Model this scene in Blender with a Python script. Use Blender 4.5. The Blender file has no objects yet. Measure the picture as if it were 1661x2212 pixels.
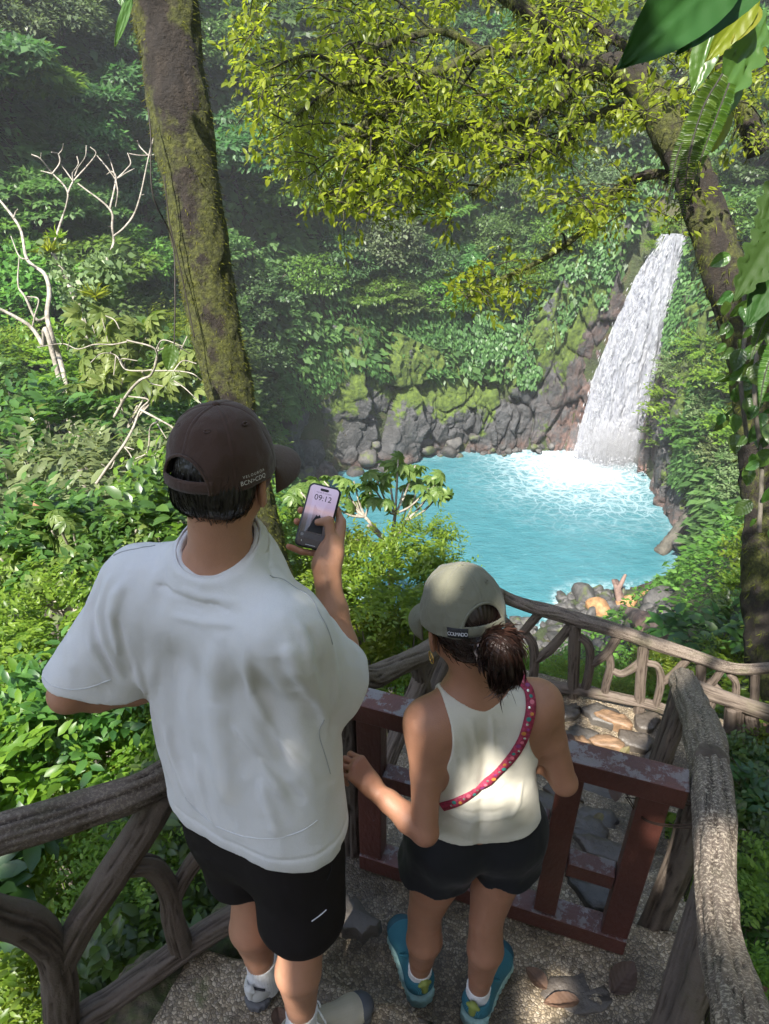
import bpy, math, random
import numpy as np
from mathutils import Vector, Matrix
random.seed(7)
RNG = np.random.default_rng(11)
C = bpy.context.scene.collection
S = bpy.context.scene
R_ = math.radians

# ---------------------------------------------------------------- camera
CAM_Z, PITCH, FOC = 2.4, R_(31.0), 1540.0          # metres, tilt below the horizon, focal length in 1661x2212 units
cd = bpy.data.cameras.new('camera')
cam = bpy.data.objects.new('camera', cd); C.objects.link(cam)
cam.location = (0, 0, CAM_Z); cam.rotation_euler = (R_(90) - PITCH, 0, 0)
cd.sensor_fit = 'VERTICAL'; cd.sensor_height = 36.0; cd.lens = 36.0 * FOC / 2212.0
cd.clip_start = 0.05; cd.clip_end = 1000
S.camera = cam
# ---------------------------------------------------------------- daylight
SUN_AZ, SUN_EL = R_(-154.0), R_(51.0)               # azimuth from +Y towards +X, elevation
sun_dir = Vector((math.sin(SUN_AZ) * math.cos(SUN_EL), math.cos(SUN_AZ) * math.cos(SUN_EL), math.sin(SUN_EL)))
w = bpy.data.worlds.new('World'); S.world = w; w.use_nodes = True
nt = w.node_tree
sky = nt.nodes.new('ShaderNodeTexSky'); sky.sky_type = 'NISHITA'; sky.sun_disc = False
sky.sun_elevation = SUN_EL; sky.sun_rotation = SUN_AZ; sky.altitude = 700
sky.dust_density = 2.0
bg = nt.nodes['Background']; bg.inputs['Strength'].default_value = 0.15
nt.links.new(sky.outputs['Color'], bg.inputs['Color'])
sl = bpy.data.lights.new('sun', 'SUN'); sl.energy = 5.0; sl.angle = R_(0.53); sl.color = (1.0, 0.95, 0.86)
so = bpy.data.objects.new('sun', sl); C.objects.link(so)
so.rotation_euler = (-sun_dir).to_track_quat('-Z', 'Y').to_euler(); so.location = (-20, 20, 60)
S.view_settings.view_transform = 'Standard'; S.view_settings.look = 'None'
S.view_settings.exposure = 1.75; S.view_settings.gamma = 1.0
S.view_settings.use_curve_mapping = False
S.render.engine = 'CYCLES'
S.cycles.use_denoising = True
S.cycles.max_bounces = 7; S.cycles.diffuse_bounces = 4; S.cycles.glossy_bounces = 2
S.cycles.transmission_bounces = 4; S.cycles.transparent_max_bounces = 12; S.cycles.volume_bounces = 0
S.cycles.sample_clamp_indirect = 6.0

# ---------------------------------------------------------------- measuring helpers
CP, SP = math.cos(PITCH), math.sin(PITCH)
def ray(px, py):
    u, v = (px - 830.5) / FOC, -(py - 1106.0) / FOC
    return np.array([u, CP + v * SP, -SP + v * CP])
CAMP = np.array([0, 0, CAM_Z])
def P(px, py, t):                                   # world point at camera depth t
    return CAMP + ray(px, py) * t
def Pz(px, py, z):                                  # world point at height z
    d = ray(px, py); return CAMP + d * ((z - CAM_Z) / d[2])
def Py(px, py, y):
    d = ray(px, py); return CAMP + d * (y / d[1])
def Pv(px, py, a, b):                               # world point on the vertical plane over plan points a, b
    d = ray(px, py); n = np.array([-(b[1] - a[1]), b[0] - a[0]])
    t = (n[0] * a[0] + n[1] * a[1]) / (n[0] * d[0] + n[1] * d[1]); return CAMP + d * t
def proj(p):
    p = np.asarray(p, float); q = p - CAMP
    t = q[..., 1] * CP - q[..., 2] * SP
    up = q[..., 1] * SP + q[..., 2] * CP
    return 830.5 + q[..., 0] / t * FOC, 1106.0 - up / t * FOC, t
# ---------------------------------------------------------------- mesh helpers
def link(o, parent=None):
    C.objects.link(o)
    if parent is not None: o.parent = parent
    return o
def tag(o, label=None, cat=None, group=None, kind=None):
    if label: o['label'] = label
    if cat: o['category'] = cat
    if group: o['group'] = group
    if kind: o['kind'] = kind
    return o
def empty(name, loc=(0, 0, 0), rz=0.0, label=None, cat=None, group=None):
    o = bpy.data.objects.new(name, None); o.location = loc; o.rotation_euler = (0, 0, rz)
    o.empty_display_size = 0.1
    link(o); return tag(o, label, cat, group)
def mesh_np(name, V, F, smooth=True):
    """F: an (n,k) array or a list of such arrays"""
    if not isinstance(F, list): F = [F]
    F = [np.asarray(f, np.int32) for f in F if len(f)]
    V = np.asarray(V, np.float32)
    me = bpy.data.meshes.new(name)
    me.vertices.add(len(V)); me.vertices.foreach_set('co', V.ravel())
    tot = np.concatenate([np.full(len(f), f.shape[1], np.int32) for f in F])
    idx = np.concatenate([f.ravel() for f in F])
    me.loops.add(len(idx)); me.loops.foreach_set('vertex_index', idx)
    me.polygons.add(len(tot))
    st = np.concatenate([[0], np.cumsum(tot)[:-1]]).astype(np.int32)
    me.polygons.foreach_set('loop_start', st); me.polygons.foreach_set('loop_total', tot)
    me.update(calc_edges=True)
    if smooth: me.polygons.foreach_set('use_smooth', np.ones(len(tot), bool))
    me.validate()
    return me
def obj(name, me, mat=None, parent=None, loc=None):
    o = bpy.data.objects.new(name, me)
    if mat is not None:
        me.materials.clear()
        for m in (mat if isinstance(mat, (list, tuple)) else [mat]): me.materials.append(m)
    link(o, parent)
    if loc is not None: o.location = loc
    return o
def set_attr(me, name, vals, kind='FLOAT'):
    a = me.attributes.new(name, kind, 'POINT')
    vals = np.asarray(vals, np.float32)
    a.data.foreach_set('value' if kind == 'FLOAT' else 'color', vals.ravel())
class Acc:
    """collects vertex / face arrays into one mesh"""
    def __init__(s): s.V, s.F, s.n = [], {}, 0
    def add(s, V, F):
        V = np.asarray(V, float).reshape(-1, 3)
        for f in (F if isinstance(F, list) else [F]):
            f = np.asarray(f, int)
            if len(f): s.F.setdefault(f.shape[1], []).append(f + s.n)
        s.V.append(V); s.n += len(V)
    def mesh(s, name, smooth=True):
        return mesh_np(name, np.concatenate(s.V), [np.concatenate(v) for v in s.F.values()], smooth)

# ---- noise (vectorised)
def _h(ix, iy, iz, s):
    n = (ix * 374761393 + iy * 668265263 + iz * 2147483647 + s * 974634777) & 0xffffffff
    n = ((n ^ (n >> 13)) * 1274126177) & 0xffffffff
    n = ((n ^ (n >> 16)) * 2246822519) & 0xffffffff
    return ((n ^ (n >> 15)) & 0xffffff) / float(0xffffff)
def vnoise(p, s=0):
    p = np.asarray(p, float); i = np.floor(p).astype(np.int64); f = p - i; f = f * f * (3 - 2 * f)
    o = 0
    for dx in (0, 1):
        wx = f[..., 0] if dx else 1 - f[..., 0]
        for dy in (0, 1):
            wy = f[..., 1] if dy else 1 - f[..., 1]
            for dz in (0, 1):
                wz = f[..., 2] if dz else 1 - f[..., 2]
                o = o + wx * wy * wz * _h(i[..., 0] + dx, i[..., 1] + dy, i[..., 2] + dz, s)
    return o * 2 - 1
def fbm(p, oct=4, s=0, gain=.5):
    p = np.asarray(p, float); a, o = 1.0, 0
    for k in range(oct):
        o = o + a * vnoise(p * 2 ** k + 17.3 * k, s + k); a *= gain
    return o
def worley(p, s=0):
    """F1, F2-F1 and the id of the nearest cell"""
    p = np.asarray(p, float); i = np.floor(p).astype(np.int64)
    f1 = np.full(p.shape[:-1], 9.0); f2 = f1.copy(); cid = f1 * 0
    for dx in (-1, 0, 1):
        for dy in (-1, 0, 1):
            for dz in (-1, 0, 1):
                c = i + np.array([dx, dy, dz])
                q = np.stack([c[..., 0] + _h(c[..., 0], c[..., 1], c[..., 2], s), c[..., 1] + _h(c[..., 0], c[..., 1], c[..., 2], s + 1),
                              c[..., 2] + _h(c[..., 0], c[..., 1], c[..., 2], s + 2)], -1)
                d = np.linalg.norm(q - p, axis=-1)
                n = d < f1
                f2 = np.where(n, f1, np.minimum(f2, d)); cid = np.where(n, _h(c[..., 0], c[..., 1], c[..., 2], s + 3), cid); f1 = np.where(n, d, f1)
    return f1, f2 - f1, cid
def nrm(v): v = np.asarray(v, float); return v / (np.linalg.norm(v, axis=-1, keepdims=True) + 1e-12)
def smoothstep(a, b, x): t = np.clip((x - a) / (b - a), 0, 1); return t * t * (3 - 2 * t)

# ---- curves swept to tubes
def spline(pts, n):
    """Catmull-Rom through pts (columns may include the radius), n samples evenly by length"""
    p = np.asarray(pts, float)
    if len(p) == 2: p = np.stack([p[0], p[0] * .5 + p[1] * .5, p[1]])
    q = np.concatenate([[2 * p[0] - p[1]], p, [2 * p[-1] - p[-2]]])
    out = []
    for k in range(len(p) - 1):
        a, b, c, d = q[k:k + 4]; t = np.linspace(0, 1, 24, endpoint=False)[:, None]
        out.append(.5 * (2 * b + (c - a) * t + (2 * a - 5 * b + 4 * c - d) * t ** 2 + (3 * b - a - 3 * c + d) * t ** 3))
    out.append(p[-1:]); o = np.concatenate(out)
    L = np.concatenate([[0], np.cumsum(np.linalg.norm(np.diff(o[:, :3], axis=0), axis=1))])
    s = np.linspace(0, L[-1], n)
    return np.stack([np.interp(s, L, o[:, k]) for k in range(o.shape[1])], 1)
def frames(c):
    T = nrm(np.gradient(c, axis=0)); N = np.zeros_like(T)
    a = np.array([0, 0, 1.0]) if abs(T[0, 2]) < .9 else np.array([1.0, 0, 0])
    v = nrm(np.cross(T[0], a)); N[0] = v
    for k in range(1, len(c)):
        v = N[k - 1] - T[k] * np.dot(N[k - 1], T[k]); N[k] = nrm(v)
    return T, N, np.cross(T, N)
def tube(pts, rad=None, n=24, m=12, disp=None, cap=True):
    """pts (k,3) or (k,4 with radius). disp(points, s along, angle, radius) -> radial offset. returns V, F"""
    p = np.asarray(pts, float)
    if p.shape[1] == 3: p = np.concatenate([p, np.full((len(p), 1), rad)], 1)
    c = spline(p, n); r = np.maximum(c[:, 3], 1e-4); c = c[:, :3]
    T, N, B = frames(c); a = np.linspace(0, 2 * np.pi, m, endpoint=False)
    D = N[:, None] * np.cos(a)[None, :, None] + B[:, None] * np.sin(a)[None, :, None]
    rr = np.repeat(r[:, None], m, 1)
    if disp is not None:
        L = np.concatenate([[0], np.cumsum(np.linalg.norm(np.diff(c, axis=0), axis=1))])
        rr = rr + disp(c[:, None] + D * rr[..., None], L[:, None] + 0 * rr, a[None] + 0 * rr, rr)
    V = (c[:, None] + D * rr[..., None]).reshape(-1, 3)
    i = np.arange(n - 1)[:, None] * m; j = np.arange(m)[None]; k = (j + 1) % m
    F = [np.stack([i + j, i + k, i + m + k, i + m + j], -1).reshape(-1, 4)]
    if cap:
        V = np.concatenate([V, c[:1] - T[:1] * r[0] * .25, c[-1:] + T[-1:] * r[-1] * .25]); e = n * m
        j = np.arange(m)
        F.append(np.concatenate([np.stack([0 * j + e, (j + 1) % m, j], 1), np.stack([0 * j + e + 1, (n - 1) * m + j, (n - 1) * m + (j + 1) % m], 1)]))
    return V, F
def box_mesh(name, sx, sy, sz, bev=.006, seg=2):
    import bmesh
    bm = bmesh.new(); bmesh.ops.create_cube(bm, size=1)
    for v in bm.verts: v.co = Vector((v.co.x * sx, v.co.y * sy, v.co.z * sz))
    if bev: bmesh.ops.bevel(bm, geom=bm.edges[:], offset=bev, segments=seg, affect='EDGES', profile=.6)
    me = bpy.data.meshes.new(name); bm.to_mesh(me); bm.free()
    me.polygons.foreach_set('use_smooth', np.zeros(len(me.polygons), bool)); return me

# ---- leaves: a template repeated with its own axis, normal and size
LEAF4 = (np.array([[0, 0, 0], [.42, -.23, .03], [1, 0, -.06], [.42, .23, .03]]), [np.array([[0, 1, 2, 3]])])
LEAF8 = (np.array([[0, 0, 0], [.3, .2, .05], [.32, 0, .0], [.3, -.2, .05], [.68, .17, .02], [.7, 0, -.03], [.68, -.17, .02], [1, 0, -.14]]),
         [np.array([[0, 2, 1], [0, 3, 2], [4, 5, 7], [5, 6, 7]]), np.array([[1, 2, 5, 4], [2, 3, 6, 5]])])
def leaves(acc, pos, axis, normal, size, tmpl=LEAF4, wid=1.0):
    T, F = tmpl; pos = np.asarray(pos, float); n = len(pos)
    if n == 0: return
    X = nrm(axis); Z = normal - X * np.sum(X * normal, -1, keepdims=True); Z = nrm(Z); Y = np.cross(Z, X)
    s = (np.zeros(n) + size)[:, None, None]
    wd = (np.zeros(n) + wid)[:, None, None]
    V = pos[:, None] + s * (T[None, :, :1] * X[:, None] + T[None, :, 1:2] * Y[:, None] * wd + T[None, :, 2:3] * Z[:, None])
    k = len(T); off = (np.arange(n) * k)[:, None, None]
    acc.add(V.reshape(-1, 3), [(f[None] + off).reshape(-1, f.shape[1]) for f in F])
def rand_unit(n, rng=None):
    return nrm((rng or RNG).normal(size=(n, 3)))

# ---- signed distance fields meshed by surface nets
def sd_cone(p, a, b, r1, r2):
    a = np.asarray(a, float); b = np.asarray(b, float); ba = b - a; pa = p - a
    t = np.clip(pa @ ba / (ba @ ba + 1e-12), 0, 1)
    return np.linalg.norm(pa - t[:, None] * ba, axis=1) - (r1 + (r2 - r1) * t)
def sd_ell(p, c, r, M=None):
    q = p - np.asarray(c, float)
    if M is not None: q = q @ np.asarray(M)          # columns of M = local axes
    r = np.asarray(r, float)
    k0 = np.linalg.norm(q / r, axis=1); k1 = np.linalg.norm(q / (r * r), axis=1)
    return np.where(k1 < 1e-9, -r.min(), k0 * (k0 - 1) / np.maximum(k1, 1e-9))
def smin(a, b, k):
    if k <= 0: return np.minimum(a, b)
    h = np.maximum(k - np.abs(a - b), 0) / k
    return np.minimum(a, b) - h * h * k * .25
def smax(a, b, k): return -smin(-a, -b, k)
def union(p, prims, k):
    d = None
    for f in prims:
        kk = k
        if isinstance(f, tuple): f, kk = f
        e = f(p); d = e if d is None else smin(d, e, kk)
    return d
def cone(a, b, r1, r2): return lambda p: sd_cone(p, a, b, r1, r2)
def ell(c, r, M=None): return lambda p: sd_ell(p, c, r, M)
def chain(pts):                                     # (x,y,z,r) rows
    return [cone(pts[i][:3], pts[i + 1][:3], pts[i][3], pts[i + 1][3]) for i in range(len(pts) - 1)]
def sdf_mesh(name, f, lo, hi, h, smooth_it=1):
    lo = np.asarray(lo, float); hi = np.asarray(hi, float); B = 8; bs = B * h
    nb = np.ceil((hi - lo) / bs).astype(int)
    g = np.stack(np.meshgrid(*[np.arange(k) for k in nb], indexing='ij'), -1).reshape(-1, 3)
    keep = []
    for s in range(0, len(g), 60000):
        c = lo + (g[s:s + 60000] + .5) * bs; keep.append(np.abs(f(c)) < bs * 1.0 + .012)
    g = g[np.concatenate(keep)]
    loc = np.stack(np.meshgrid(*[np.arange(B + 1)] * 3, indexing='ij'), -1).reshape(-1, 3)
    gi = (g[:, None] * B + loc[None]).reshape(-1, 3); NX = int((nb.max() + 1) * B + 2)
    key = (gi[:, 0] * NX + gi[:, 1]) * NX + gi[:, 2]
    uk, inv = np.unique(key, return_inverse=True)
    ui = np.stack([uk // (NX * NX), (uk // NX) % NX, uk % NX], 1); up = lo + ui * h
    d = np.concatenate([f(up[s:s + 200000]) for s in range(0, len(up), 200000)])
    D = d[inv].reshape(len(g), B + 1, B + 1, B + 1)
    # cell vertices
    off = np.array([[0, 0, 0], [1, 0, 0], [0, 1, 0], [1, 1, 0], [0, 0, 1], [1, 0, 1], [0, 1, 1], [1, 1, 1]])
    cv = np.stack([D[:, o[0]:o[0] + B, o[1]:o[1] + B, o[2]:o[2] + B] for o in off], -1)
    neg = (cv < 0).sum(-1); m = (neg > 0) & (neg < 8)
    bi, ci, cj, ck = np.nonzero(m); cells = g[bi] * B + np.stack([ci, cj, ck], 1); v8 = cv[m]
    ckey = (cells[:, 0] * NX + cells[:, 1]) * NX + cells[:, 2]
    acc = np.zeros((len(cells), 3)); cnt = np.zeros(len(cells))
    for a, b in ((0, 1), (2, 3), (4, 5), (6, 7), (0, 2), (1, 3), (4, 6), (5, 7), (0, 4), (1, 5), (2, 6), (3, 7)):
        va, vb = v8[:, a], v8[:, b]; x = (va < 0) != (vb < 0)
        t = np.where(x, va / np.where(x, va - vb, 1), 0)
        acc += np.where(x[:, None], off[a] + (off[b] - off[a]) * t[:, None], 0); cnt += x
    V = lo + (cells + acc / cnt[:, None]) * h
    o = np.argsort(ckey); ck_s = ckey[o]; V = V[o]
    # faces from grid edges
    quads = []
    for ax in range(3):
        e = np.zeros(3, int); e[ax] = 1
        sl0 = [slice(None)] * 4; sl0[ax + 1] = slice(0, B); sl1 = [slice(None)] * 4; sl1[ax + 1] = slice(1, B + 1)
        A, Bv = D[tuple(sl0)], D[tuple(sl1)]; x = (A < 0) != (Bv < 0)
        b_, i_, j_, k_ = np.nonzero(x); pt = g[b_] * B + np.stack([i_, j_, k_], 1); inside = A[x] < 0
        ek = (pt[:, 0] * NX + pt[:, 1]) * NX + pt[:, 2]; _, u = np.unique(ek, return_index=True); pt, inside = pt[u], inside[u]
        b1 = np.zeros(3, int); b1[(ax + 1) % 3] = 1; b2 = np.zeros(3, int); b2[(ax + 2) % 3] = 1
        cs = [pt - b1 - b2, pt - b2, pt, pt - b1]
        ids = []
        ok = np.ones(len(pt), bool)
        for c in cs:
            kk = (c[:, 0] * NX + c[:, 1]) * NX + c[:, 2]; q = np.clip(np.searchsorted(ck_s, kk), 0, len(ck_s) - 1)
            ok &= ck_s[q] == kk; ids.append(q)
        q = np.stack(ids, 1); q = np.where(inside[:, None], q, q[:, ::-1]); quads.append(q[ok])
    F = np.concatenate(quads)
    for _ in range(smooth_it):
        s = np.zeros_like(V); n = np.zeros(len(V))
        for a, b in ((0, 1), (1, 2), (2, 3), (3, 0)):
            np.add.at(s, F[:, a], V[F[:, b]]); np.add.at(n, F[:, a], 1)
        V = V * .5 + .5 * s / np.maximum(n, 1)[:, None]
    return V, F

# ---------------------------------------------------------------- material helpers
class NT:
    def __init__(s, name):
        s.m = bpy.data.materials.new(name); s.m.use_nodes = True; s.t = s.m.node_tree; s.t.nodes.clear()
        s.out = s.n('ShaderNodeOutputMaterial')
    def n(s, typ, **kw):
        x = s.t.nodes.new(typ)
        for k, v in kw.items():
            if k.startswith('i_'):
                key = k[2:]; key = int(key) if key.isdigit() else key.replace('_', ' ')
                s.put(x.inputs[key], v)
            else: setattr(x, k, v)
        return x
    def put(s, sock, v):
        if isinstance(v, bpy.types.NodeSocket): s.t.links.new(v, sock)
        elif isinstance(v, bpy.types.Node): s.t.links.new(v.outputs[0], sock)
        elif isinstance(v, (tuple, list)) and sock.type == 'RGBA' and len(v) == 3: sock.default_value = (*v, 1)
        else: sock.default_value = v
    def co(s, obj=True): return s.n('ShaderNodeTexCoord').outputs['Object' if obj else 'Generated']
    def pos(s): return s.n('ShaderNodeNewGeometry').outputs['Position']
    def map(s, v, sc=(1, 1, 1), rot=(0, 0, 0)): return s.n('ShaderNodeMapping', i_Vector=v, i_Scale=sc, i_Rotation=rot).outputs[0]
    def noise(s, v, scale, det=4, rough=.55, dist=0): return s.n('ShaderNodeTexNoise', i_Vector=v, i_Scale=scale, i_Detail=det, i_Roughness=rough, i_Distortion=dist).outputs['Fac']
    def voro(s, v, scale, feature='F1', out='Distance', rnd=1.0): return s.n('ShaderNodeTexVoronoi', feature=feature, i_Vector=v, i_Scale=scale, i_Randomness=rnd).outputs[out]
    def ramp(s, f, stops, interp='LINEAR'):
        r = s.n('ShaderNodeValToRGB', i_Fac=f); r.color_ramp.interpolation = interp; e = r.color_ramp.elements
        while len(e) < len(stops): e.new(.5)
        for k, (p, c) in enumerate(stops):
            e[k].position = p; e[k].color = (*c, 1) if isinstance(c, (tuple, list)) else (c, c, c, 1)
        return r.outputs['Color']
    def mix(s, f, a, b, mode='MIX'):
        x = s.n('ShaderNodeMix', data_type='RGBA', blend_type=mode)
        s.put(x.inputs['Factor'], f); s.put(x.inputs['A'], a); s.put(x.inputs['B'], b); return x.outputs['Result']
    def math(s, op, a, b=0.0, clamp=False):
        x = s.n('ShaderNodeMath', operation=op); x.use_clamp = clamp
        s.put(x.inputs[0], a); s.put(x.inputs[1], b); return x.outputs[0]
    def bump(s, h, dist=.01, strength=1.0, normal=None):
        b = s.n('ShaderNodeBump', i_Height=h, i_Distance=dist, i_Strength=strength)
        if normal is not None: s.put(b.inputs['Normal'], normal)
        return b.outputs[0]
    def attr(s, name, out='Fac'): return s.n('ShaderNodeAttribute', attribute_name=name).outputs[out]
    def hsv(s, c, h=.5, sa=1.0, v=1.0): return s.n('ShaderNodeHueSaturation', i_Color=c, i_Hue=h, i_Saturation=sa, i_Value=v).outputs[0]
    def bsdf(s, color, rough=.6, normal=None, **kw):
        b = s.n('ShaderNodeBsdfPrincipled'); s.put(b.inputs['Base Color'], color); s.put(b.inputs['Roughness'], rough)
        if normal is not None: s.put(b.inputs['Normal'], normal)
        for k, v in kw.items(): s.put(b.inputs[k.replace('_', ' ')], v)
        return b.outputs[0]
    def done(s, sh): s.t.links.new(sh, s.out.inputs['Surface']); return s.m
def simple(name, color, rough=.6, **kw):
    n = NT(name); return n.done(n.bsdf(color, rough, **kw))
def leaf_mat(name, c1, c2, trans, tf=.4, rough=.45, spread=.35, obj_var=.25, spec=.35):
    """leaf: two base greens mixed per leaf, light passing through, slight change from plant to plant"""
    n = NT(name); geo = n.n('ShaderNodeNewGeometry').outputs['Random Per Island']
    oi = n.n('ShaderNodeObjectInfo').outputs['Random']
    c = n.mix(geo, c1, c2)
    v = n.math('ADD', n.math('MULTIPLY', geo, spread), 1.0 - spread * .5)
    v = n.math('MULTIPLY', v, n.math('ADD', n.math('MULTIPLY', oi, obj_var * 2), 1.0 - obj_var))
    hue = n.math('ADD', n.math('MULTIPLY', oi, .05), .475)
    c = n.hsv(c, hue, 1.0, v)
    tcol = n.hsv(n.mix(geo, trans, tuple(x * .7 for x in trans)), hue, 1.0, v)
    p = n.bsdf(c, rough, Specular_IOR_Level=spec)
    t = n.n('ShaderNodeBsdfTranslucent', i_Color=tcol).outputs[0]
    return n.done(n.n('ShaderNodeMixShader', i_0=tf, i_1=p, i_2=t).outputs[0])
# ================================================================ THE GORGE: pool, cliff, slopes, waterfall
PC = np.array([12.2, 53.5]); ZP = -30.0             # pool centre and water level
_RA = np.array([[-180, 21], [-150, 19], [-120, 18.5], [-100, 17.5], [-88, 12.5], [-75, 11.6], [-60, 13], [-44, 14.6], [-20, 13.5], [0, 13.1],
                [25, 14.5], [40, 16.2], [52, 16.0], [70, 13.6], [90, 12.7], [122, 13.7], [146, 16.0], [163, 21.3], [180, 21]], float)
_HA = np.array([[-180, 4], [-160, .8], [-140, .5], [-60, .5], [-40, 2], [-20, 5], [0, 9], [18, 16], [32, 20], [62, 20], [76, 14], [90, 9.5], [120, 9.5], [140, 12], [158, 13], [172, 10], [180, 4]], float)
def R_of(a): return np.interp(a, _RA[:, 0], _RA[:, 1])
def H_of(a): return np.interp(a, _HA[:, 0], _HA[:, 1])
def near_w(a):                                      # 1 on the visitors' side of the pool
    return smoothstep(-172, -140, a) * (1 - smoothstep(-62, -28, a))
def hill_z(x, y):
    x = np.asarray(x, float); y = np.asarray(y, float)
    dx, dy = x - PC[0], y - PC[1]; r = np.hypot(dx, dy); a = np.degrees(np.arctan2(dy, dx))
    q = np.maximum(r - R_of(a), 0); H = H_of(a); q0 = .6 + H * .09
    side = smoothstep(60, 20, np.abs(a))            # the right hand slope
    s1 = 1.9 - .6 * side
    far = H + s1 * np.minimum(np.maximum(q - q0, 0), 17) + .95 * np.maximum(q - q0 - 17, 0)
    far = np.where(q < q0, H * np.clip(q / q0, 0, 1), far)
    qn = np.clip(q, 0, 60)
    nz = .5 + .25 * np.minimum(qn, 6) + .825 * np.clip(qn - 6, 0, 31.5) - 1.5 * np.exp(-((np.hypot(x, y) - 15) / 8) ** 2) * smoothstep(8, 2, np.abs(x - 4) - 3) + .25 * np.maximum(qn - 37.5, 0) + np.clip(.42 * (x + 1.0), -9, 12) * smoothstep(3, 34, q)
    nz = nz + np.clip((x - 3.5), 0, 30) * .55 * smoothstep(8, 30, q)
    nz = nz + .85 * np.clip(-y - 1.8, 0, 14)
    w = near_w(a)
    z = ZP + far * (1 - w) + nz * w
    p = np.stack([x, y, 0 * x], -1)
    near_cam = smoothstep(4, 14, np.hypot(x, y))
    return z + (fbm(p * .16, 3, 5) * 1.3 + fbm(p * .6, 2, 9) * .35) * smoothstep(1, 6, q) * (.12 + .88 * near_cam)
# the visitors' path: centre line (plan), height, half width
PATH_U = nrm([.35, .937]); PATH_V = np.array([PATH_U[1], -PATH_U[0]])
def path_z(s):
    """walking height along the path (s metres along PATH_U)"""
    s = np.asarray(s, float)
    st = np.zeros_like(s)
    for s0, dz in STEPS: st = st + dz * smoothstep(s0 - .02, s0 + .035, s)
    return st
STEPS = [(-.75, -.17), (-.3, -.17), (.16, -.17), (1.02, -.15)] + [(1.66 + .215 * k, -.161) for k in range(9)]
_z0 = .51
def walk_z(x, y):
    s = x * PATH_U[0] + y * PATH_U[1]
    return path_z(s) + _z0
def path_mask(x, y, grow=0.0):
    s = x * PATH_U[0] + y * PATH_U[1]; v = x * PATH_V[0] + y * PATH_V[1]
    m = (s > -1.6) & (s < 4.4 + grow) & (v > -1.0 - grow) & (v < .55 + grow)
    return m | ((s > 3.25) & (s < 4.4 + grow) & (v > -1.0) & (v < 4.6 + grow))
def hill_near(x, y):
    """terrain lowered under the path"""
    z = hill_z(x, y); m = path_mask(x, y, .25)
    return np.where(m, np.minimum(z, walk_z(x, y) - .30), z)

# ---- the slopes, one sheet from the water's edge outwards
n = NT('forest_floor'); co = n.pos()
c = n.ramp(n.noise(co, .9, 6), [(.3, (.018, .022, .008)), (.5, (.035, .05, .014)), (.7, (.05, .035, .018))])
forest_floor = n.done(n.bsdf(c, .9, n.bump(n.noise(co, 5, 5), .15)))
def build_hills():
    aa = np.linspace(-180, 180, 361)[:-1]
    qq = np.concatenate([np.arange(0, 4, .5), np.arange(4, 30, 1.0), np.arange(30, 75, 1.4), np.arange(75, 170, 6)])
    A, Q = np.meshgrid(aa, qq, indexing='ij'); r = R_of(A) + Q - .3
    x = PC[0] + r * np.cos(np.radians(A)); y = PC[1] + r * np.sin(np.radians(A))
    z = hill_near(x, y)
    z = np.where(Q < .1, ZP - 1.5, z)
    m, k = A.shape; V = np.stack([x, y, z], -1).reshape(-1, 3)
    i = np.arange(m)[:, None]; j = np.arange(k - 1)[None]; i2 = (i + 1) % m
    F = np.stack([i * k + j, i * k + j + 1, i2 * k + j + 1, i2 * k + j], -1).reshape(-1, 4)
    o = obj('hillside', mesh_np('hillside', V, F[:, ::-1]), forest_floor); tag(o, kind='structure'); return o
hills = build_hills()

# ---- the rock wall round the pool
n = NT('wet_rock'); co = n.pos()
base = n.ramp(n.noise(co, .8, 8, .65), [(.3, (.018, .018, .019)), (.5, (.05, .05, .053)), (.72, (.10, .10, .105))])
base = n.mix(n.math('MULTIPLY', n.noise(n.map(co, (1.5, 1.5, .15)), 1.2, 3), .5), base, (.03, .033, .03))
rust = n.math('MULTIPLY', n.attr('rust'), n.ramp(n.noise(co, 1.1, 5), [(.35, 0.0), (.55, 1.0)]))
base = n.mix(rust, base, n.ramp(n.noise(co, 2.2, 4), [(.3, (.09, .04, .028)), (.7, (.26, .13, .09))]))
mo = n.math('ADD', n.attr('moss'), n.math('MULTIPLY', n.math('SUBTRACT', n.noise(co, 1.3, 6, .7), .5), 1.5))
mo = n.ramp(mo, [(.46, 0.0), (.56, 1.0)])
mcol = n.ramp(n.noise(co, 2.5, 5), [(.3, (.03, .052, .010)), (.55, (.075, .115, .014)), (.75, (.125, .175, .022))])
col = n.mix(mo, base, mcol)
rg = n.math('ADD', n.math('MULTIPLY', mo, .5), .42)
wet_rock = n.done(n.bsdf(col, rg, n.bump(n.noise(co, 3.5, 7, .7), .25)))
FALL_BASE = np.array([22.4, 65.0]); FALL_TOP = np.array([26.8, 67.0])
def cliff_point(A, h):
    """A degrees, h metres above the water -> position before relief, outward normal"""
    H = H_of(A); f = np.clip(h / np.maximum(H, .1), -1, 1.3)
    r = R_of(A) + .1 + .09 * H * np.clip(f, 0, 1.2) ** 1.3 + 1.8 * np.exp(-((A - 45) / 8) ** 2)
    ca, sa = np.cos(np.radians(A)), np.sin(np.radians(A))
    return np.stack([PC[0] + r * ca, PC[1] + r * sa, ZP + h], -1), np.stack([-ca, -sa, 0 * ca], -1)
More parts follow.
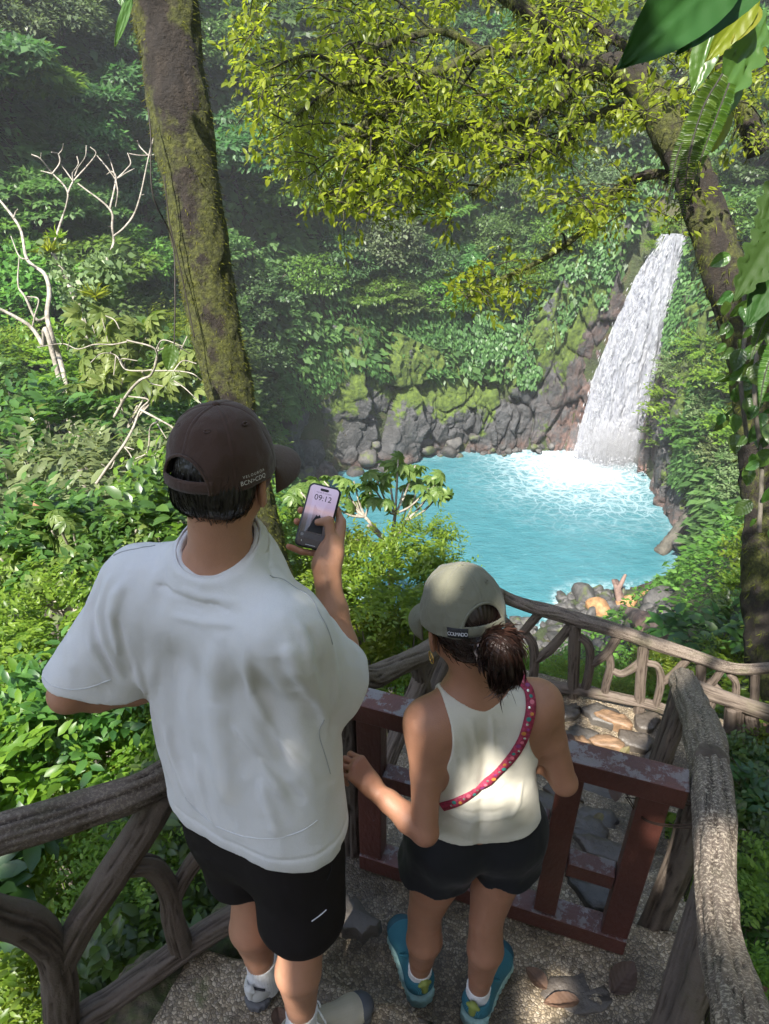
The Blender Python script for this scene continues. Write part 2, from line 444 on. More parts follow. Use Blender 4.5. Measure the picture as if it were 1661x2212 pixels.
def build_cliff():
    aa = np.linspace(-62, 190, 620); ff = np.linspace(-.12, 1.12, 84)
    A, Fr = np.meshgrid(aa, ff, indexing='ij'); Aw = (A + 180) % 360 - 180
    h = Fr * H_of(Aw) + np.where(Fr < 0, -.6, 0); p, nn = cliff_point(Aw, h)
    q = p * np.array([.36, .36, .17]); q = q + .22 * fbm(p * .35, 2, 40)[..., None]
    f1, e, cid = worley(q, 3); g1, e2, cid2 = worley(p * np.array([.9, .9, .5]) + 5, 13)
    rel = smoothstep(0, .09, e) * .45 + (cid - .5) * 1.9 + smoothstep(0, .09, e2) * .18 + (cid2 - .5) * .55 + fbm(p * .12, 2, 8) * .9 + fbm(p * 1.6, 3, 21) * .10
    rel = rel * np.clip(H_of(Aw) / 5, .25, 1)
    V = p + nn * rel[..., None]
    m, k = A.shape; i = np.arange(m - 1)[:, None] * k; j = np.arange(k - 1)[None]
    F = np.stack([i + j, i + k + j, i + k + j + 1, i + j + 1], -1).reshape(-1, 4)
    me = mesh_np('cliff', V.reshape(-1, 3), F[:, ::-1])
    hh = h / np.maximum(H_of(Aw), .1); d = np.hypot(V[..., 0] - FALL_BASE[0] - hh * 3.2, V[..., 1] - FALL_BASE[1] - hh * 1.8)
    rust = np.exp(-(d / 5.0) ** 2) * 1.15 * np.clip(1 - .95 * hh, .08, 1) + .35 * np.exp(-((h - .4) / .7) ** 2)
    prof = np.interp(Aw, [-60, 0, 60, 68, 76, 84, 100, 120, 140, 160, 190], [0, .1, -.1, .05, .12, -.22, -.05, .16, .02, -.06, -.1])
    moss = .18 + prof + .55 * smoothstep(.3, .85, hh) + .4 * fbm(p * np.array([.5, .5, .22]), 3, 77) - rust * .8
    moss = np.where(h < 2.2, moss - (2.2 - h) * .35, moss)
    set_attr(me, 'rust', np.clip(rust, 0, 1).reshape(-1)); set_attr(me, 'moss', moss.reshape(-1))
    o = obj('cliff', me, wet_rock); tag(o, kind='structure'); return o
cliff = build_cliff()
# ---- loose rocks (five shapes)
def rock_mesh(seed, sub=3, name='rock'):
    import bmesh
    bm = bmesh.new(); bmesh.ops.create_icosphere(bm, subdivisions=sub, radius=1)
    v = np.array([x.co for x in bm.verts]); f = np.array([[y.index for y in x.verts] for x in bm.faces]); bm.free()
    rg = np.random.default_rng(seed)
    for _ in range(9):                              # cut flats, as broken stone has
        d = rand_unit(1, rg)[0]; c = rg.uniform(.55, .85); ex = np.maximum(v @ d - c, 0); v = v - ex[:, None] * d * .92
    v = v * (1 + .10 * fbm(v * 1.6 + seed, 3, seed))[:, None] * rg.uniform(.75, 1.15, 3)
    return mesh_np(name, v, f)
ROCKS = [rock_mesh(s) for s in range(31, 37)]
n = NT('loose_rock'); co = n.pos(); oi = n.n('ShaderNodeObjectInfo').outputs['Random']
c = n.ramp(n.noise(co, 3, 7, .65), [(.3, (.018, .018, .018)), (.7, (.085, .08, .075))])
c = n.hsv(c, .5, 1, n.math('ADD', .55, n.math('MULTIPLY', oi, .8)))
c = n.mix(n.math('MULTIPLY', n.ramp(n.noise(co, 1.0, 4), [(.55, 0.0), (.65, 1.0)]), .8), c, (.07, .09, .02))
loose_rock = n.done(n.bsdf(c, .7, n.bump(n.noise(co, 9, 5), .04)))
n = NT('ochre_rock'); co = n.pos()
ochre_rock = n.done(n.bsdf(n.ramp(n.noise(co, 3, 6), [(.3, (.18, .09, .04)), (.7, (.42, .23, .10))]), .7, n.bump(n.noise(co, 9, 5), .04)))
for m_ in ROCKS: m_.materials.append(loose_rock)
def put_rock(name, loc, size, k=None, parent=None, mat=None, rz=None):
    o = bpy.data.objects.new(name, ROCKS[random.randrange(len(ROCKS)) if k is None else k]); link(o, parent)
    o.location = loc; o.scale = (size * random.uniform(.8, 1.2), size * random.uniform(.8, 1.2), size * random.uniform(.65, 1.0))
    o.rotation_euler = (random.uniform(-.5, .5), random.uniform(-.5, .5), random.uniform(0, 6.28) if rz is None else rz)
    if mat:
        o.material_slots[0].link = 'OBJECT'; o.material_slots[0].material = mat
    return o
for k in range(42):                                # fallen blocks along the foot of the wall
    a = random.uniform(66, 172); h = abs(random.gauss(0, 1.3)) if a > 96 else abs(random.gauss(0, .5))
    p, nn = cliff_point(np.array(float(a)), np.array(h)); p = p + nn * (random.uniform(.1, 1.5) - .35 * h)
    put_rock('rock', p, random.uniform(.3, 1.0) * (1.25 if a > 110 else .8), parent=cliff)

def ground_hit(px, py, t0=3.0, t1=110.0):
    d = ray(px, py); t = np.geomspace(t0, t1, 420); p = CAMP + d * t[:, None]; h = p[:, 2] - hill_near(p[:, 0], p[:, 1]); k = np.nonzero(h < 0)[0]
    if not len(k): return CAMP + d * t1, t1
    k = max(int(k[0]), 1); f = h[k - 1] / (h[k - 1] - h[k]); tt = float(t[k - 1] + (t[k] - t[k - 1]) * f); return CAMP + d * tt, tt
# ---- turquoise water
n = NT('turquoise_water'); co = n.pos()
dv = n.n('ShaderNodeVectorMath', operation='DISTANCE'); n.put(dv.inputs[0], n.map(co, (1, 1, 0))); dv.inputs[1].default_value = (20.0, 63.0, 0)
d = dv.outputs['Value']
wob = n.noise(co, .16, 4, .6)
big = n.math('SUBTRACT', n.math('ADD', d, n.math('MULTIPLY', wob, 10.0)), 5.5)
near = n.ramp(n.math('DIVIDE', big, 14.0, True), [(.08, 1.0), (.30, .62), (.62, .22), (1.0, .0)])
warp = n.n('ShaderNodeVectorMath', operation='ADD'); n.put(warp.inputs[0], co)
nz = n.n('ShaderNodeTexNoise', i_Vector=co, i_Scale=.35, i_Detail=3); n.put(warp.inputs[1], n.n('ShaderNodeVectorMath', operation='SCALE', i_0=nz.outputs['Color'], i_Scale=3.2).outputs[0])
lace = n.voro(n.map(warp.outputs[0], (1, 1.5, 1)), .75, 'DISTANCE_TO_EDGE')
lace = n.ramp(lace, [(.0, 1.0), (.10, .25), (.25, 0.0)])
lace2 = n.ramp(n.voro(n.map(warp.outputs[0], (1, 1.8, 1)), 1.9, 'DISTANCE_TO_EDGE'), [(.0, 1.0), (.12, 0.0)])
lace = n.math('MAXIMUM', lace, n.math('MULTIPLY', lace2, .7))
foam = n.math('MULTIPLY', near, n.math('ADD', n.math('MULTIPLY', lace, 1.1), n.math('SUBTRACT', near, .25)), True)
shore = n.attr('shore')
foam = n.math('MAXIMUM', foam, n.math('MULTIPLY', shore, n.ramp(n.noise(co, 1.3, 6, .7), [(.42, 0.0), (.62, .75)])))
painted_glint = n.ramp(n.noise(n.map(co, (.7, 1.6, 1)), 1.5, 6, .72), [(.60, 0.0), (.72, .22)])  # bright glints on the ripples, painted into the water colour
wave = n.noise(n.map(co, (.6, 1.5, 1)), 1.1, 5, .6)
body = n.mix(n.noise(co, .12, 3), (.022, .100, .124), (.038, .135, .160))
body = n.mix(n.ramp(wave, [(.35, 0.0), (.65, .38)]), body, (.060, .175, .20))
body = n.mix(painted_glint, body, (.28, .48, .52))
body = n.mix(n.math('MULTIPLY', shore, .35), body, (.11, .22, .21))
col = n.mix(foam, body, (.44, .51, .55))
bmp = n.bump(n.math('ADD', wave, n.math('MULTIPLY', n.noise(n.map(co, (.8, 1.4, 1)), 4, 4), .4)), .22, .7)
water_m = n.done(n.bsdf(col, n.math('ADD', .18, n.math('MULTIPLY', foam, .5)), bmp, Specular_IOR_Level=.4))
def build_water():
    aa = np.linspace(-180, 180, 361)[:-1]; rr = np.concatenate([np.linspace(0.0005, .9, 40), np.linspace(.91, 1.0, 14)])
    A, Q = np.meshgrid(aa, rr, indexing='ij'); Rr = R_of(A) + 1.2; r = Rr * Q
    x = PC[0] + r * np.cos(np.radians(A)); y = PC[1] + r * np.sin(np.radians(A))
    p = np.stack([x, y, 0 * x], -1)
    fd = np.hypot(x - 22.2, y - 64.2)
    z = ZP + .05 * fbm(p * .5, 3, 3) + .22 * np.exp(-(fd / 5) ** 2) * (fbm(p * 1.1, 3, 6) + .6)
    m, k = A.shape; i = np.arange(m)[:, None]; j = np.arange(k - 1)[None]; i2 = (i + 1) % m
    F = np.stack([i * k + j, i * k + j + 1, i2 * k + j + 1, i2 * k + j], -1).reshape(-1, 4)
    me = mesh_np('pool_water', np.stack([x, y, z], -1).reshape(-1, 3), F)
    near_side = smoothstep(-165, -140, A) * (1 - smoothstep(-30, 0, A))
    set_attr(me, 'shore', (smoothstep(3.6, .9, Rr - r) * (.35 + .65 * near_side)).reshape(-1))
    return tag(obj('pool_water', me, water_m), kind='structure')
pool = build_water()

# ---- the waterfall: a thick uneven sheet, and loose strands of water before it
n = NT('falling_water'); co = n.pos(); uv = n.n('ShaderNodeAttribute', attribute_name='edge').outputs['Fac']
st = n.noise(n.map(co, (2.6, 2.6, .42)), 1.6, 7, .72)
fine = n.noise(n.map(co, (1.3, 1.3, .5)), 5.5, 5, .7)
c = n.mix(n.ramp(n.math('ADD', n.math('MULTIPLY', st, .6), n.math('MULTIPLY', fine, .4)), [(.36, 0.0), (.60, 1.0)]), (.24, .255, .32), (.58, .59, .63))
p = n.bsdf(c, .55, n.bump(n.math('ADD', st, n.math('MULTIPLY', fine, .6)), .35), Specular_IOR_Level=.3)
tr = n.n('ShaderNodeBsdfTranslucent', i_Color=(.5, .52, .57)).outputs[0]
sh = n.n('ShaderNodeMixShader', i_0=.3, i_1=p, i_2=tr).outputs[0]
al = n.math('SUBTRACT', n.math('ADD', n.math('MULTIPLY', st, .9), n.math('MULTIPLY', fine, .7)), n.math('MULTIPLY', uv, 1.15))
al = n.ramp(al, [(.22, 0.0), (.42, 1.0)])
falling_water = n.done(n.n('ShaderNodeMixShader', i_0=al, i_1=n.n('ShaderNodeBsdfTransparent').outputs[0], i_2=sh).outputs[0])
_fy = np.array([505, 545, 600, 700, 800, 900, 985, 1010]); _fl = np.array([1424, 1404, 1372, 1326, 1286, 1260, 1238, 1230]); _fr = np.array([1520, 1516, 1508, 1486, 1456, 1428, 1406, 1402])
def fall_pt(v, u):
    """v 0..1 from lip to pool, u -1..1 across; arrays"""
    py = 505 + v * 505; l = np.interp(py, _fy, _fl); r = np.interp(py, _fy, _fr); px = (l + r) / 2 + u * (r - l) / 2
    Y = 66.3 - 2.0 * v ** 1.5 - .8 * (1 - u * u)
    uu = (px - 830.5) / FOC; vv = -(py - 1106) / FOC; dy = CP + vv * SP; dz = -SP + vv * CP; t = Y / dy
    return np.stack([uu * t, Y, CAM_Z + dz * t], -1)
def build_fall():
    acc_e = []; A = Acc()
    for L, (off, spread, amp) in enumerate([(0, 1.0, .22), (-.35, 1.06, .35), (-.7, .92, .4)]):
        nu, nv = 60, 200
        v, u = np.meshgrid(np.linspace(0, 1, nv), np.linspace(-1, 1, nu), indexing='ij')
        p = fall_pt(v, u * spread); q = p * np.array([1.6, 1.6, .16]) + L * 9.1
        p[..., 1] += off + amp * fbm(q, 4, 50 + L) + .12 * fbm(p * np.array([3, 3, .8]), 2, 60)
        p[..., 0] += .10 * fbm(p * np.array([2, 2, .5]) + 31, 3, 61)
        i = np.arange(nv - 1)[:, None] * nu; j = np.arange(nu - 1)[None]
        A.add(p.reshape(-1, 3), np.stack([i + j, i + nu + j, i + nu + j + 1, i + j + 1], -1).reshape(-1, 4))
        acc_e.append((np.abs(u) ** 4 * (.42 if L == 0 else .6) + (-.1 if L == 0 else .22) + .06 * (1 - v) * (L > 0)).reshape(-1))
    me = A.mesh('waterfall'); set_attr(me, 'edge', np.concatenate(acc_e))
    o = tag(obj('waterfall', me, falling_water), kind='structure')
    # strands and drops
    D = Acc(); rg = np.random.default_rng(5)
    k = 1100; v = rg.uniform(.02, .97, k); u = np.clip(rg.normal(0, .62, k), -1.12, 1.12); p = fall_pt(v, u); p[:, 1] -= rg.uniform(.2, 1.3, k)
    nx = fall_pt(np.minimum(v + .03, 1), u); ax = nrm(nx - fall_pt(v, u)); ln = rg.uniform(.15, .6, k)
    leaves(D, p, ax, np.tile([0, -1.0, .2], (k, 1)), ln, wid=rg.uniform(.10, .3, k))
    # splash where it lands
    k = 4200; ang = rg.uniform(0, 6.28, k); rad = np.abs(rg.normal(0, 1, k)) * np.array([3.1]); hh = np.abs(rg.normal(0, 1.1, k)) * np.exp(-rad / 4.0) * 2.0
    cb = fall_pt(np.array([1.0]), np.array([0.0]))[0]
    p = np.stack([cb[0] + rad * np.cos(ang) * 1.1, cb[1] - .6 + rad * np.sin(ang) * .5, ZP + .1 + hh], -1)
    leaves(D, p, rand_unit(k, rg), rand_unit(k, rg), rg.uniform(.04, .15, k), wid=1.6)
    w_ = tag(obj('water_spray', D.mesh('water_spray'), simple('spray_water', (.55, .56, .6), .6)), kind='stuff')
    w_.parent = o
build_fall()

# mist drifting where the water lands
def build_mist():
    import bmesh
    bm = bmesh.new(); bmesh.ops.create_icosphere(bm, subdivisions=3, radius=1); me = bpy.data.meshes.new('mist'); bm.to_mesh(me); bm.free()
    o = bpy.data.objects.new('mist', me); link(o); cb = fall_pt(np.array([1.0]), np.array([0.0]))[0]; o.location = (cb[0] - .3, cb[1] - 1.6, ZP + 2.6); o.scale = (6.5, 3.2, 3.6); tag(o, kind='stuff')
    n = NT('mist'); v = n.n('ShaderNodeVolumePrincipled'); co = n.co(); r = n.n('ShaderNodeVectorMath', operation='LENGTH', i_0=co).outputs['Value']
    f = n.math('SUBTRACT', 1.0, r, True); n.put(v.inputs['Density'], n.math('MULTIPLY', n.math('MULTIPLY', f, f), .55)); v.inputs['Color'].default_value = (.95, .97, 1, 1)
    n.t.links.new(v.outputs[0], n.out.inputs['Volume']); me.materials.append(n.m)
build_mist()
# ================================================================ THE FOREST beyond the pool
M_broad = leaf_mat('broad_leaves', (.052, .105, .032), (.10, .17, .05), (.15, .33, .06), .46, .42)
M_dark = leaf_mat('dark_leaves', (.036, .075, .026), (.07, .125, .042), (.10, .24, .05), .40, .45)
M_pale = leaf_mat('pale_leaves', (.075, .115, .052), (.13, .17, .085), (.17, .28, .07), .42, .38)
M_fresh = leaf_mat('fresh_leaves', (.05, .115, .018), (.10, .18, .03), (.22, .40, .04), .40, .42)
n = NT('grey_bark'); co = n.co()
bark_g = n.done(n.bsdf(n.ramp(n.noise(n.map(co, (3, 3, .6)), 3, 6), [(.3, (.035, .03, .022)), (.7, (.13, .115, .09))]), .85, n.bump(n.noise(n.map(co, (4, 4, .8)), 4, 5), .03)))
def crown_mesh(seed, R, flat, n_cl, per, ls, layered):
    rg = np.random.default_rng(seed); A = Acc()
    d = rand_unit(n_cl, rg); d[:, 2] = np.abs(d[:, 2]) * 1.1 - .25; d = nrm(d)
    rad = R * rg.uniform(.55, 1.0, n_cl); cc = d * rad[:, None]; cc[:, 2] *= flat
    cr = R * rg.uniform(.18, .40, n_cl)
    for c, r in zip(cc, cr):
        k = int(per * (r / (.32 * R)) ** 2)
        e = rand_unit(k, rg); e[:, 2] = np.abs(e[:, 2]) * (1.0 if not layered else .7) - (.25 if not layered else .05)
        sh = rg.uniform(.55, 1.05, k)[:, None]; p = c + e * r * sh * np.array([1, 1, .75 if not layered else .42])
        out = nrm(e * np.array([1, 1, .4])); ax = nrm(out + rand_unit(k, rg) * .75 + np.array([0, 0, -.35]))
        nn = nrm(e * .5 + np.array([0, 0, .9]) + rand_unit(k, rg) * .45)
        leaves(A, p, ax, nn, ls * rg.uniform(.6, 1.25, k), wid=rg.uniform(.9, 1.5, k))
    return A.mesh('crown')
def trunk_mesh(seed, R, H):
    rg = np.random.default_rng(seed); A = Acc()
    top = np.array([rg.uniform(-.1, .1) * R, rg.uniform(-.1, .1) * R, 0])
    V, F = tube([(0, 0, -H, R * .075), (rg.uniform(-.1, .1) * R, 0, -H * .5, R * .055), (*top, R * .04)], n=10, m=8); A.add(V, F)
    for k in range(6):
        a = k * 1.05 + rg.uniform(-.4, .4); e = np.array([math.cos(a) * R * .7, math.sin(a) * R * .7, R * rg.uniform(.1, .45)])
        b = np.array([0, 0, -H * rg.uniform(.05, .3)])
        V, F = tube([(*b, R * .03), (*(b * .5 + e * .5 + [0, 0, R * .08]), R * .022), (*e, R * .010)], n=8, m=6); A.add(V, F)
    return A.mesh('trunk')
KINDS = [  # (word, crown args, material)
    ('broad-leaved', (101, 1.0, .62, 46, 120, .125, True), M_broad), ('bushy', (102, 1.0, .80, 54, 120, .105, False), M_broad),
    ('dark dense', (103, 1.0, .85, 54, 120, .11, False), M_dark), ('dark spreading', (104, 1.0, .55, 46, 120, .125, True), M_dark),
    ('pale fine-leaved', (105, 1.0, .70, 60, 130, .088, False), M_pale), ('fresh green', (106, 1.0, .60, 46, 120, .13, True), M_fresh),
    ('bright bushy', (107, 1.0, .78, 54, 120, .10, False), M_fresh)]
KM = []
for w_, a_, m_ in KINDS:
    me = crown_mesh(*a_); me.materials.append(m_); KM.append(me)
TM = [trunk_mesh(s, 1.0, 1.9) for s in (1, 2, 3)]
for t_ in TM: t_.materials.append(bark_g)

def region_of(px, py):
    if py < 330: v = 'high on the far slope'
    elif py < 700: v = 'midway up the slope'
    elif py < 1000: v = 'low on the slope'
    else: v = 'down in the valley'
    if px < 170: h = 'at the left edge'
    elif px < 400: h = 'left of the leaning trunk'
    elif px < 620: h = 'by the leaning trunk'
    elif px < 900: h = 'right of the leaning trunk'
    elif px < 1250: h = 'above the mossy cliff'
    else: h = 'near the waterfall'
    return v + ' ' + h
TREES = []
def forest_tree(x, y, R, k, lift=.55, z=None):
    z = hill_z(x, y) if z is None else z
    p = np.array([x, y, float(z)])
    root = empty('forest_tree', p, random.uniform(0, 6.28)); root.scale = (R, R, R)
    c = obj('crown', KM[k], None, root); c.location = (0, 0, lift + .35)
    t = obj('trunk', TM[random.randrange(3)], None, root); t.location = (0, 0, lift + .45)
    TREES.append((root, k, p + [0, 0, R * .8], R)); return root
def plant_far():
    rg = np.random.default_rng(21); got = []; tries = 0
    while tries < 30000 and len(got) < 270:
        tries += 1
        a = rg.uniform(20, 255); a = a - 360 if a > 180 else a; q = rg.uniform(1.0, 95) ** 1.0
        r = R_of(a) + q; x = PC[0] + r * math.cos(math.radians(a)); y = PC[1] + r * math.sin(math.radians(a))
        if y < 22: continue
        H = H_of(a)
        if q < .6 + H * .09 + .8: continue
        if near_w(a) > .6 and x > -8: continue
        if abs(a - 45) < 13 and q < 9: continue     # the river above the fall
        z = float(hill_z(x, y)); px, py, t = proj((x, y, z + 2.5))
        if t < 20 or px < -220 or px > 1850 or py < -330 or py > 1500: continue
        R = rg.uniform(2.9, 5.4) * (1.0 if q < 12 else 1.25) * (.72 if t < 50 else 1)
        if q < 4: R = min(R, 3.0)
        if any((x - g[0]) ** 2 + (y - g[1]) ** 2 + .5 * (z - g[2]) ** 2 < (.45 * (R + g[3])) ** 2 for g in got): continue
        got.append((x, y, z, R))
        hi = py < 420
        wts = [.22, .2, .16, .14, .2, .04, .04] if hi else [.22, .2, .18, .14, .06, .1, .1]
        if px < 350 and py > 600: wts = [.16, .2, .08, .08, .12, .16, .2]
        forest_tree(x, y, R, int(rg.choice(7, p=wts)), z=z - .1 * R)
plant_far()
for a_, q_, R_t in ((50, 4.6, 2.0), (53.5, 5.6, 2.2), (35.5, 3.6, 2.2), (38, 5.4, 2.0), (45, 9.8, 3.0), (41, 9.0, 2.6), (49, 9.4, 2.6)):   # growth round the lip of the fall
    r_ = R_of(a_) + q_; forest_tree(PC[0] + r_ * math.cos(math.radians(a_)), PC[1] + r_ * math.sin(math.radians(a_)), R_t, random.choice((0, 1, 5, 6)), .3)
def label_trees():
    names = ['leftmost', 'second from left', 'third from left', 'fourth from left', 'fifth from left', 'sixth from left']
    groups = {}
    for root, k, p, R in TREES:
        px, py, t = proj(p); groups.setdefault((k, region_of(px, py)), []).append((px, root, R))
    for (k, reg), L in groups.items():
        L.sort(key=lambda e: e[0])
        for i, (px, root, R) in enumerate(L):
            base = f"{KINDS[k][0]} tree {reg}"
            if len(L) > 1: base += ', ' + ('rightmost' if i == len(L) - 1 else names[min(i, 5)]) + ('')
            tag(root, base, 'tree', 'forest trees on the slopes of the gorge')
label_trees()
# ---- undergrowth that hides the soil: leaves by the ten thousand
def undergrowth(name, count, sel, size, mat, lift, seed, hang=0.0):
    rg = np.random.default_rng(seed); P_, got = [], 0
    while got < count:
        a = rg.uniform(-180, 180, 40000); q = rg.uniform(.3, 80, 40000) ** 1.0
        r = R_of(a) + q; x = PC[0] + r * np.cos(np.radians(a)); y = PC[1] + r * np.sin(np.radians(a))
        m = sel(a, q, x, y); x, y = x[m], y[m]; z = hill_z(x, y)
        px, py, t = proj(np.stack([x, y, z], -1)); m = (t > 5) & (px > -120) & (px < 1780) & (py > -200) & (py < 2300)
        den = fbm(np.stack([x, y, z], -1) * .35, 2, seed); m &= den > -.35
        P_.append(np.stack([x, y, z], -1)[m]); got += m.sum()
    p = np.concatenate(P_)[:count]; k = len(p)
    e = .8; gx = hill_z(p[:, 0] + e, p[:, 1]) - p[:, 2]; gy = hill_z(p[:, 0], p[:, 1] + e) - p[:, 2]
    nn = nrm(np.stack([-gx / e, -gy / e, np.ones(k)], -1)); t = proj(p)[2]
    p = p + nn * (rg.uniform(0, 1, k) ** 2 * lift)[:, None] + rand_unit(k, rg) * .1
    down = nn * np.array([1, 1, 0]); ax = nrm(down * 1.2 + rand_unit(k, rg) * .8 + np.array([0, 0, -.5])); n2 = nrm(nn * .4 + np.array([0, 0, .8]) + rand_unit(k, rg) * .5)
    A = Acc(); leaves(A, p, ax, n2, size * rg.uniform(.6, 1.3, k) * np.clip(t / 45, .3, 1.25), wid=rg.uniform(.9, 1.5, k))
    return tag(obj(name, A.mesh(name), mat), kind='stuff')
undergrowth('undergrowth', 90000, lambda a, q, x, y: (q > H_of(a) * .09 + .3) & (near_w(a) < .5) & ~((np.abs(a - 46) < 9) & (q < 7)), .75, M_broad, 1.6, 301)
undergrowth('undergrowth', 50000, lambda a, q, x, y: (q > .8) & (near_w(a) > .35) & (y > 9) & ~((a > -112) & (a < -58) & (q < 9)), .45, M_fresh, 1.0, 302)
# leaves that hang down over the top of the rock wall
def cliff_curtain():
    rg = np.random.default_rng(77); k = 26000
    a = rg.uniform(-15, 185, k); a = np.where(a > 180, a - 360, a); H = H_of(a)
    low = np.interp(a, [-20, 0, 30, 62, 70, 80, 92, 110, 130, 150, 175], [.5, .5, .6, .8, .62, .62, .9, .98, .82, .70, .45])
    f = low + np.abs(rg.normal(0, .28, k)); f = f + .12 * fbm(np.stack([a * .12, a * 0, a * 0], -1), 2, 4)
    m = (f < 1.5) & ~((a > 39) & (a < 57) & (f < 1.2)); a, f, H = a[m], f[m], H[m]; k = len(a)
    p, nn = cliff_point(a, f * H); p = p + nn * rg.uniform(.3, 1.5, k)[:, None] - nn * (np.clip(f - 1, 0, 1) * H * .2)[:, None]
    den = fbm(p * .5, 2, 9); m = den > -.25; p, nn = p[m], nn[m]; k = len(p)
    ax = nrm(nn * .5 + np.array([0, 0, -1.0]) + rand_unit(k, rg) * .6); n2 = nrm(nn * .8 + np.array([0, 0, .7]) + rand_unit(k, rg) * .4)
    A = Acc(); leaves(A, p, ax, n2, .46 * rg.uniform(.55, 1.3, k), wid=rg.uniform(.9, 1.4, k))
    return tag(obj('hanging_plants', A.mesh('hanging_plants'), M_broad), kind='stuff')
cliff_curtain()
# ================================================================ THE PATH, its stones and fallen leaves
n = NT('pebble_concrete'); co = n.pos()
cell = n.voro(co, 95, out='Color'); d1 = n.voro(co, 95, out='Distance'); d2 = n.voro(co, 95, 'DISTANCE_TO_EDGE')
peb = n.ramp(n.n('ShaderNodeSeparateColor', i_Color=cell).outputs[0], [(.0, (.12, .09, .055)), (.45, (.30, .235, .15)), (.8, (.46, .38, .27)), (1, (.20, .16, .12))])
dirt = n.ramp(n.noise(co, 3.2, 6, .65), [(.40, 0.0), (.58, 1.0)])
mort = n.mix(dirt, (.05, .038, .026), (.13, .10, .065))
pm = n.ramp(d2, [(.03, 0.0), (.12, 1.0)])
c = n.mix(pm, mort, peb)
c = n.mix(n.math('MULTIPLY', n.math('SUBTRACT', 1.0, dirt), .75), c, (.045, .033, .022))
ms = n.ramp(n.noise(co, 2.3, 5, .7), [(.60, 0.0), (.68, .8)])
c = n.mix(n.math('MULTIPLY', ms, n.attr('edge')), c, (.05, .075, .012))
pebble_m = n.done(n.bsdf(c, n.math('ADD', .5, n.math('MULTIPLY', dirt, .25)), n.bump(n.math('MINIMUM', d2, .3), .006, 1.0, n.bump(n.noise(co, 16, 5), .02))))
def build_path():
    s = np.concatenate([np.arange(-1.6, .3, .03), np.arange(.3, 2.0, .014), np.arange(2.0, 4.4, .02)]); v = np.concatenate([np.arange(-1.05, .58, .016), np.arange(.58, 4.7, .06)])
    Sg, Vg = np.meshgrid(s, v, indexing='ij')
    x = Sg * PATH_U[0] + Vg * PATH_V[0]; y = Sg * PATH_U[1] + Vg * PATH_V[1]; p = np.stack([x, y, 0 * x], -1)
    sw = Sg + .05 * fbm(p * 2.2, 3, 3) + .035 * np.sin(Vg * 3.1)
    sw = np.where(sw > 1.5, Sg + .03 * fbm(p * 2.2, 3, 3), sw)
    z = path_z(np.minimum(sw, 3.9)) + _z0 + .012 * fbm(p * 3.0, 3, 5) + .004 * fbm(p * 22, 2, 7)
    side = smoothstep(.34, .56, Vg) * (Sg < 3.25)
    z = z + side * .05
    # lowered rim so the sheet closes down into the slope; beyond the turn the steps go down to the right
    z = z - smoothstep(1.6, 4.4, Vg) * 1.3
    cut = (Vg > .56) & (Sg < 3.2); z = np.where(cut, z - 1.2, z)
    z = np.where((Vg < -1.03) | (Sg > 4.36), z - .8, z)
    m, k = x.shape; i = np.arange(m - 1)[:, None] * k; j = np.arange(k - 1)[None]
    F = np.stack([i + j, i + k + j, i + k + j + 1, i + j + 1], -1).reshape(-1, 4)
    cf = cut[:-1, :-1].reshape(-1); F = F[~cf]
    me = mesh_np('path', np.stack([x, y, z], -1).reshape(-1, 3), F[:, ::-1])
    set_attr(me, 'edge', (np.clip(smoothstep(-.6, -.9, Vg) + smoothstep(.2, .4, Vg) + smoothstep(1.6, 3.5, Sg) * .7, 0, 1)).reshape(-1))
    return tag(obj('path', me, pebble_m), kind='structure')
path = build_path()
def ground(s, v): return float(path_z(np.array(s)) + _z0 - smoothstep(1.6, 4.4, v) * 1.3)
def SV(s, v, z=0.0): return np.array([s * PATH_U[0] + v * PATH_V[0], s * PATH_U[1] + v * PATH_V[1], z])
# flat dark stones set into the treads
n = NT('slate_stone'); co = n.pos(); oi = n.n('ShaderNodeObjectInfo').outputs['Random']
c = n.ramp(n.noise(co, 7, 7, .65), [(.3, (.026, .024, .022)), (.7, (.085, .076, .066))])
c = n.mix(n.math('MULTIPLY', oi, .45), c, (.10, .075, .055))
slate = n.done(n.bsdf(c, .5, n.bump(n.noise(co, 22, 6), .012)))
n = NT('tan_stone'); co = n.pos()
tanst = n.done(n.bsdf(n.ramp(n.noise(n.map(co, (3, 12, 3), (0, 0, .5)), 3, 6), [(.3, (.085, .052, .03)), (.7, (.24, .145, .08))]), .6, n.bump(n.noise(co, 18, 5), .01)))
def slab(name, c, rx, ry, rz, h, mat, parent, seed, tilt=(0, 0)):
    rg = np.random.default_rng(seed); k = rg.integers(6, 9); a = np.linspace(0, 2 * np.pi, k, endpoint=False) + rg.uniform(-.25, .25, k)
    r = rg.uniform(.78, 1.12, k); base = np.stack([np.cos(a) * r * rx, np.sin(a) * r * ry], 1)
    pts = []
    for i in range(k):
        for t in (0, .33, .67): pts.append(base[i] * (1 - t) + base[(i + 1) % k] * t + rg.normal(0, .006, 2))
    pts = np.array(pts); m = len(pts); z = rg.normal(0, .002, m)
    rings = [np.c_[pts * 1.03, z * 0 - .06], np.c_[pts, z + h * .6], np.c_[pts * .95, z + h], np.c_[pts * .55, rg.normal(0, .003, m) + h * 1.1]]
    V = np.concatenate(rings + [np.array([[0, 0, h * 1.1]])]); F = []
    j = np.arange(m)
    for q in range(3): F.append(np.stack([q * m + j, q * m + (j + 1) % m, (q + 1) * m + (j + 1) % m, (q + 1) * m + j], 1))
    top = np.stack([3 * m + j, 3 * m + (j + 1) % m, 0 * j + 4 * m], 1)
    o = obj(name, mesh_np(name, V, [np.concatenate(F), top], smooth=False), mat, parent, c)
    o.rotation_euler = (tilt[0], tilt[1], rz); return o
rg = random.Random(4)
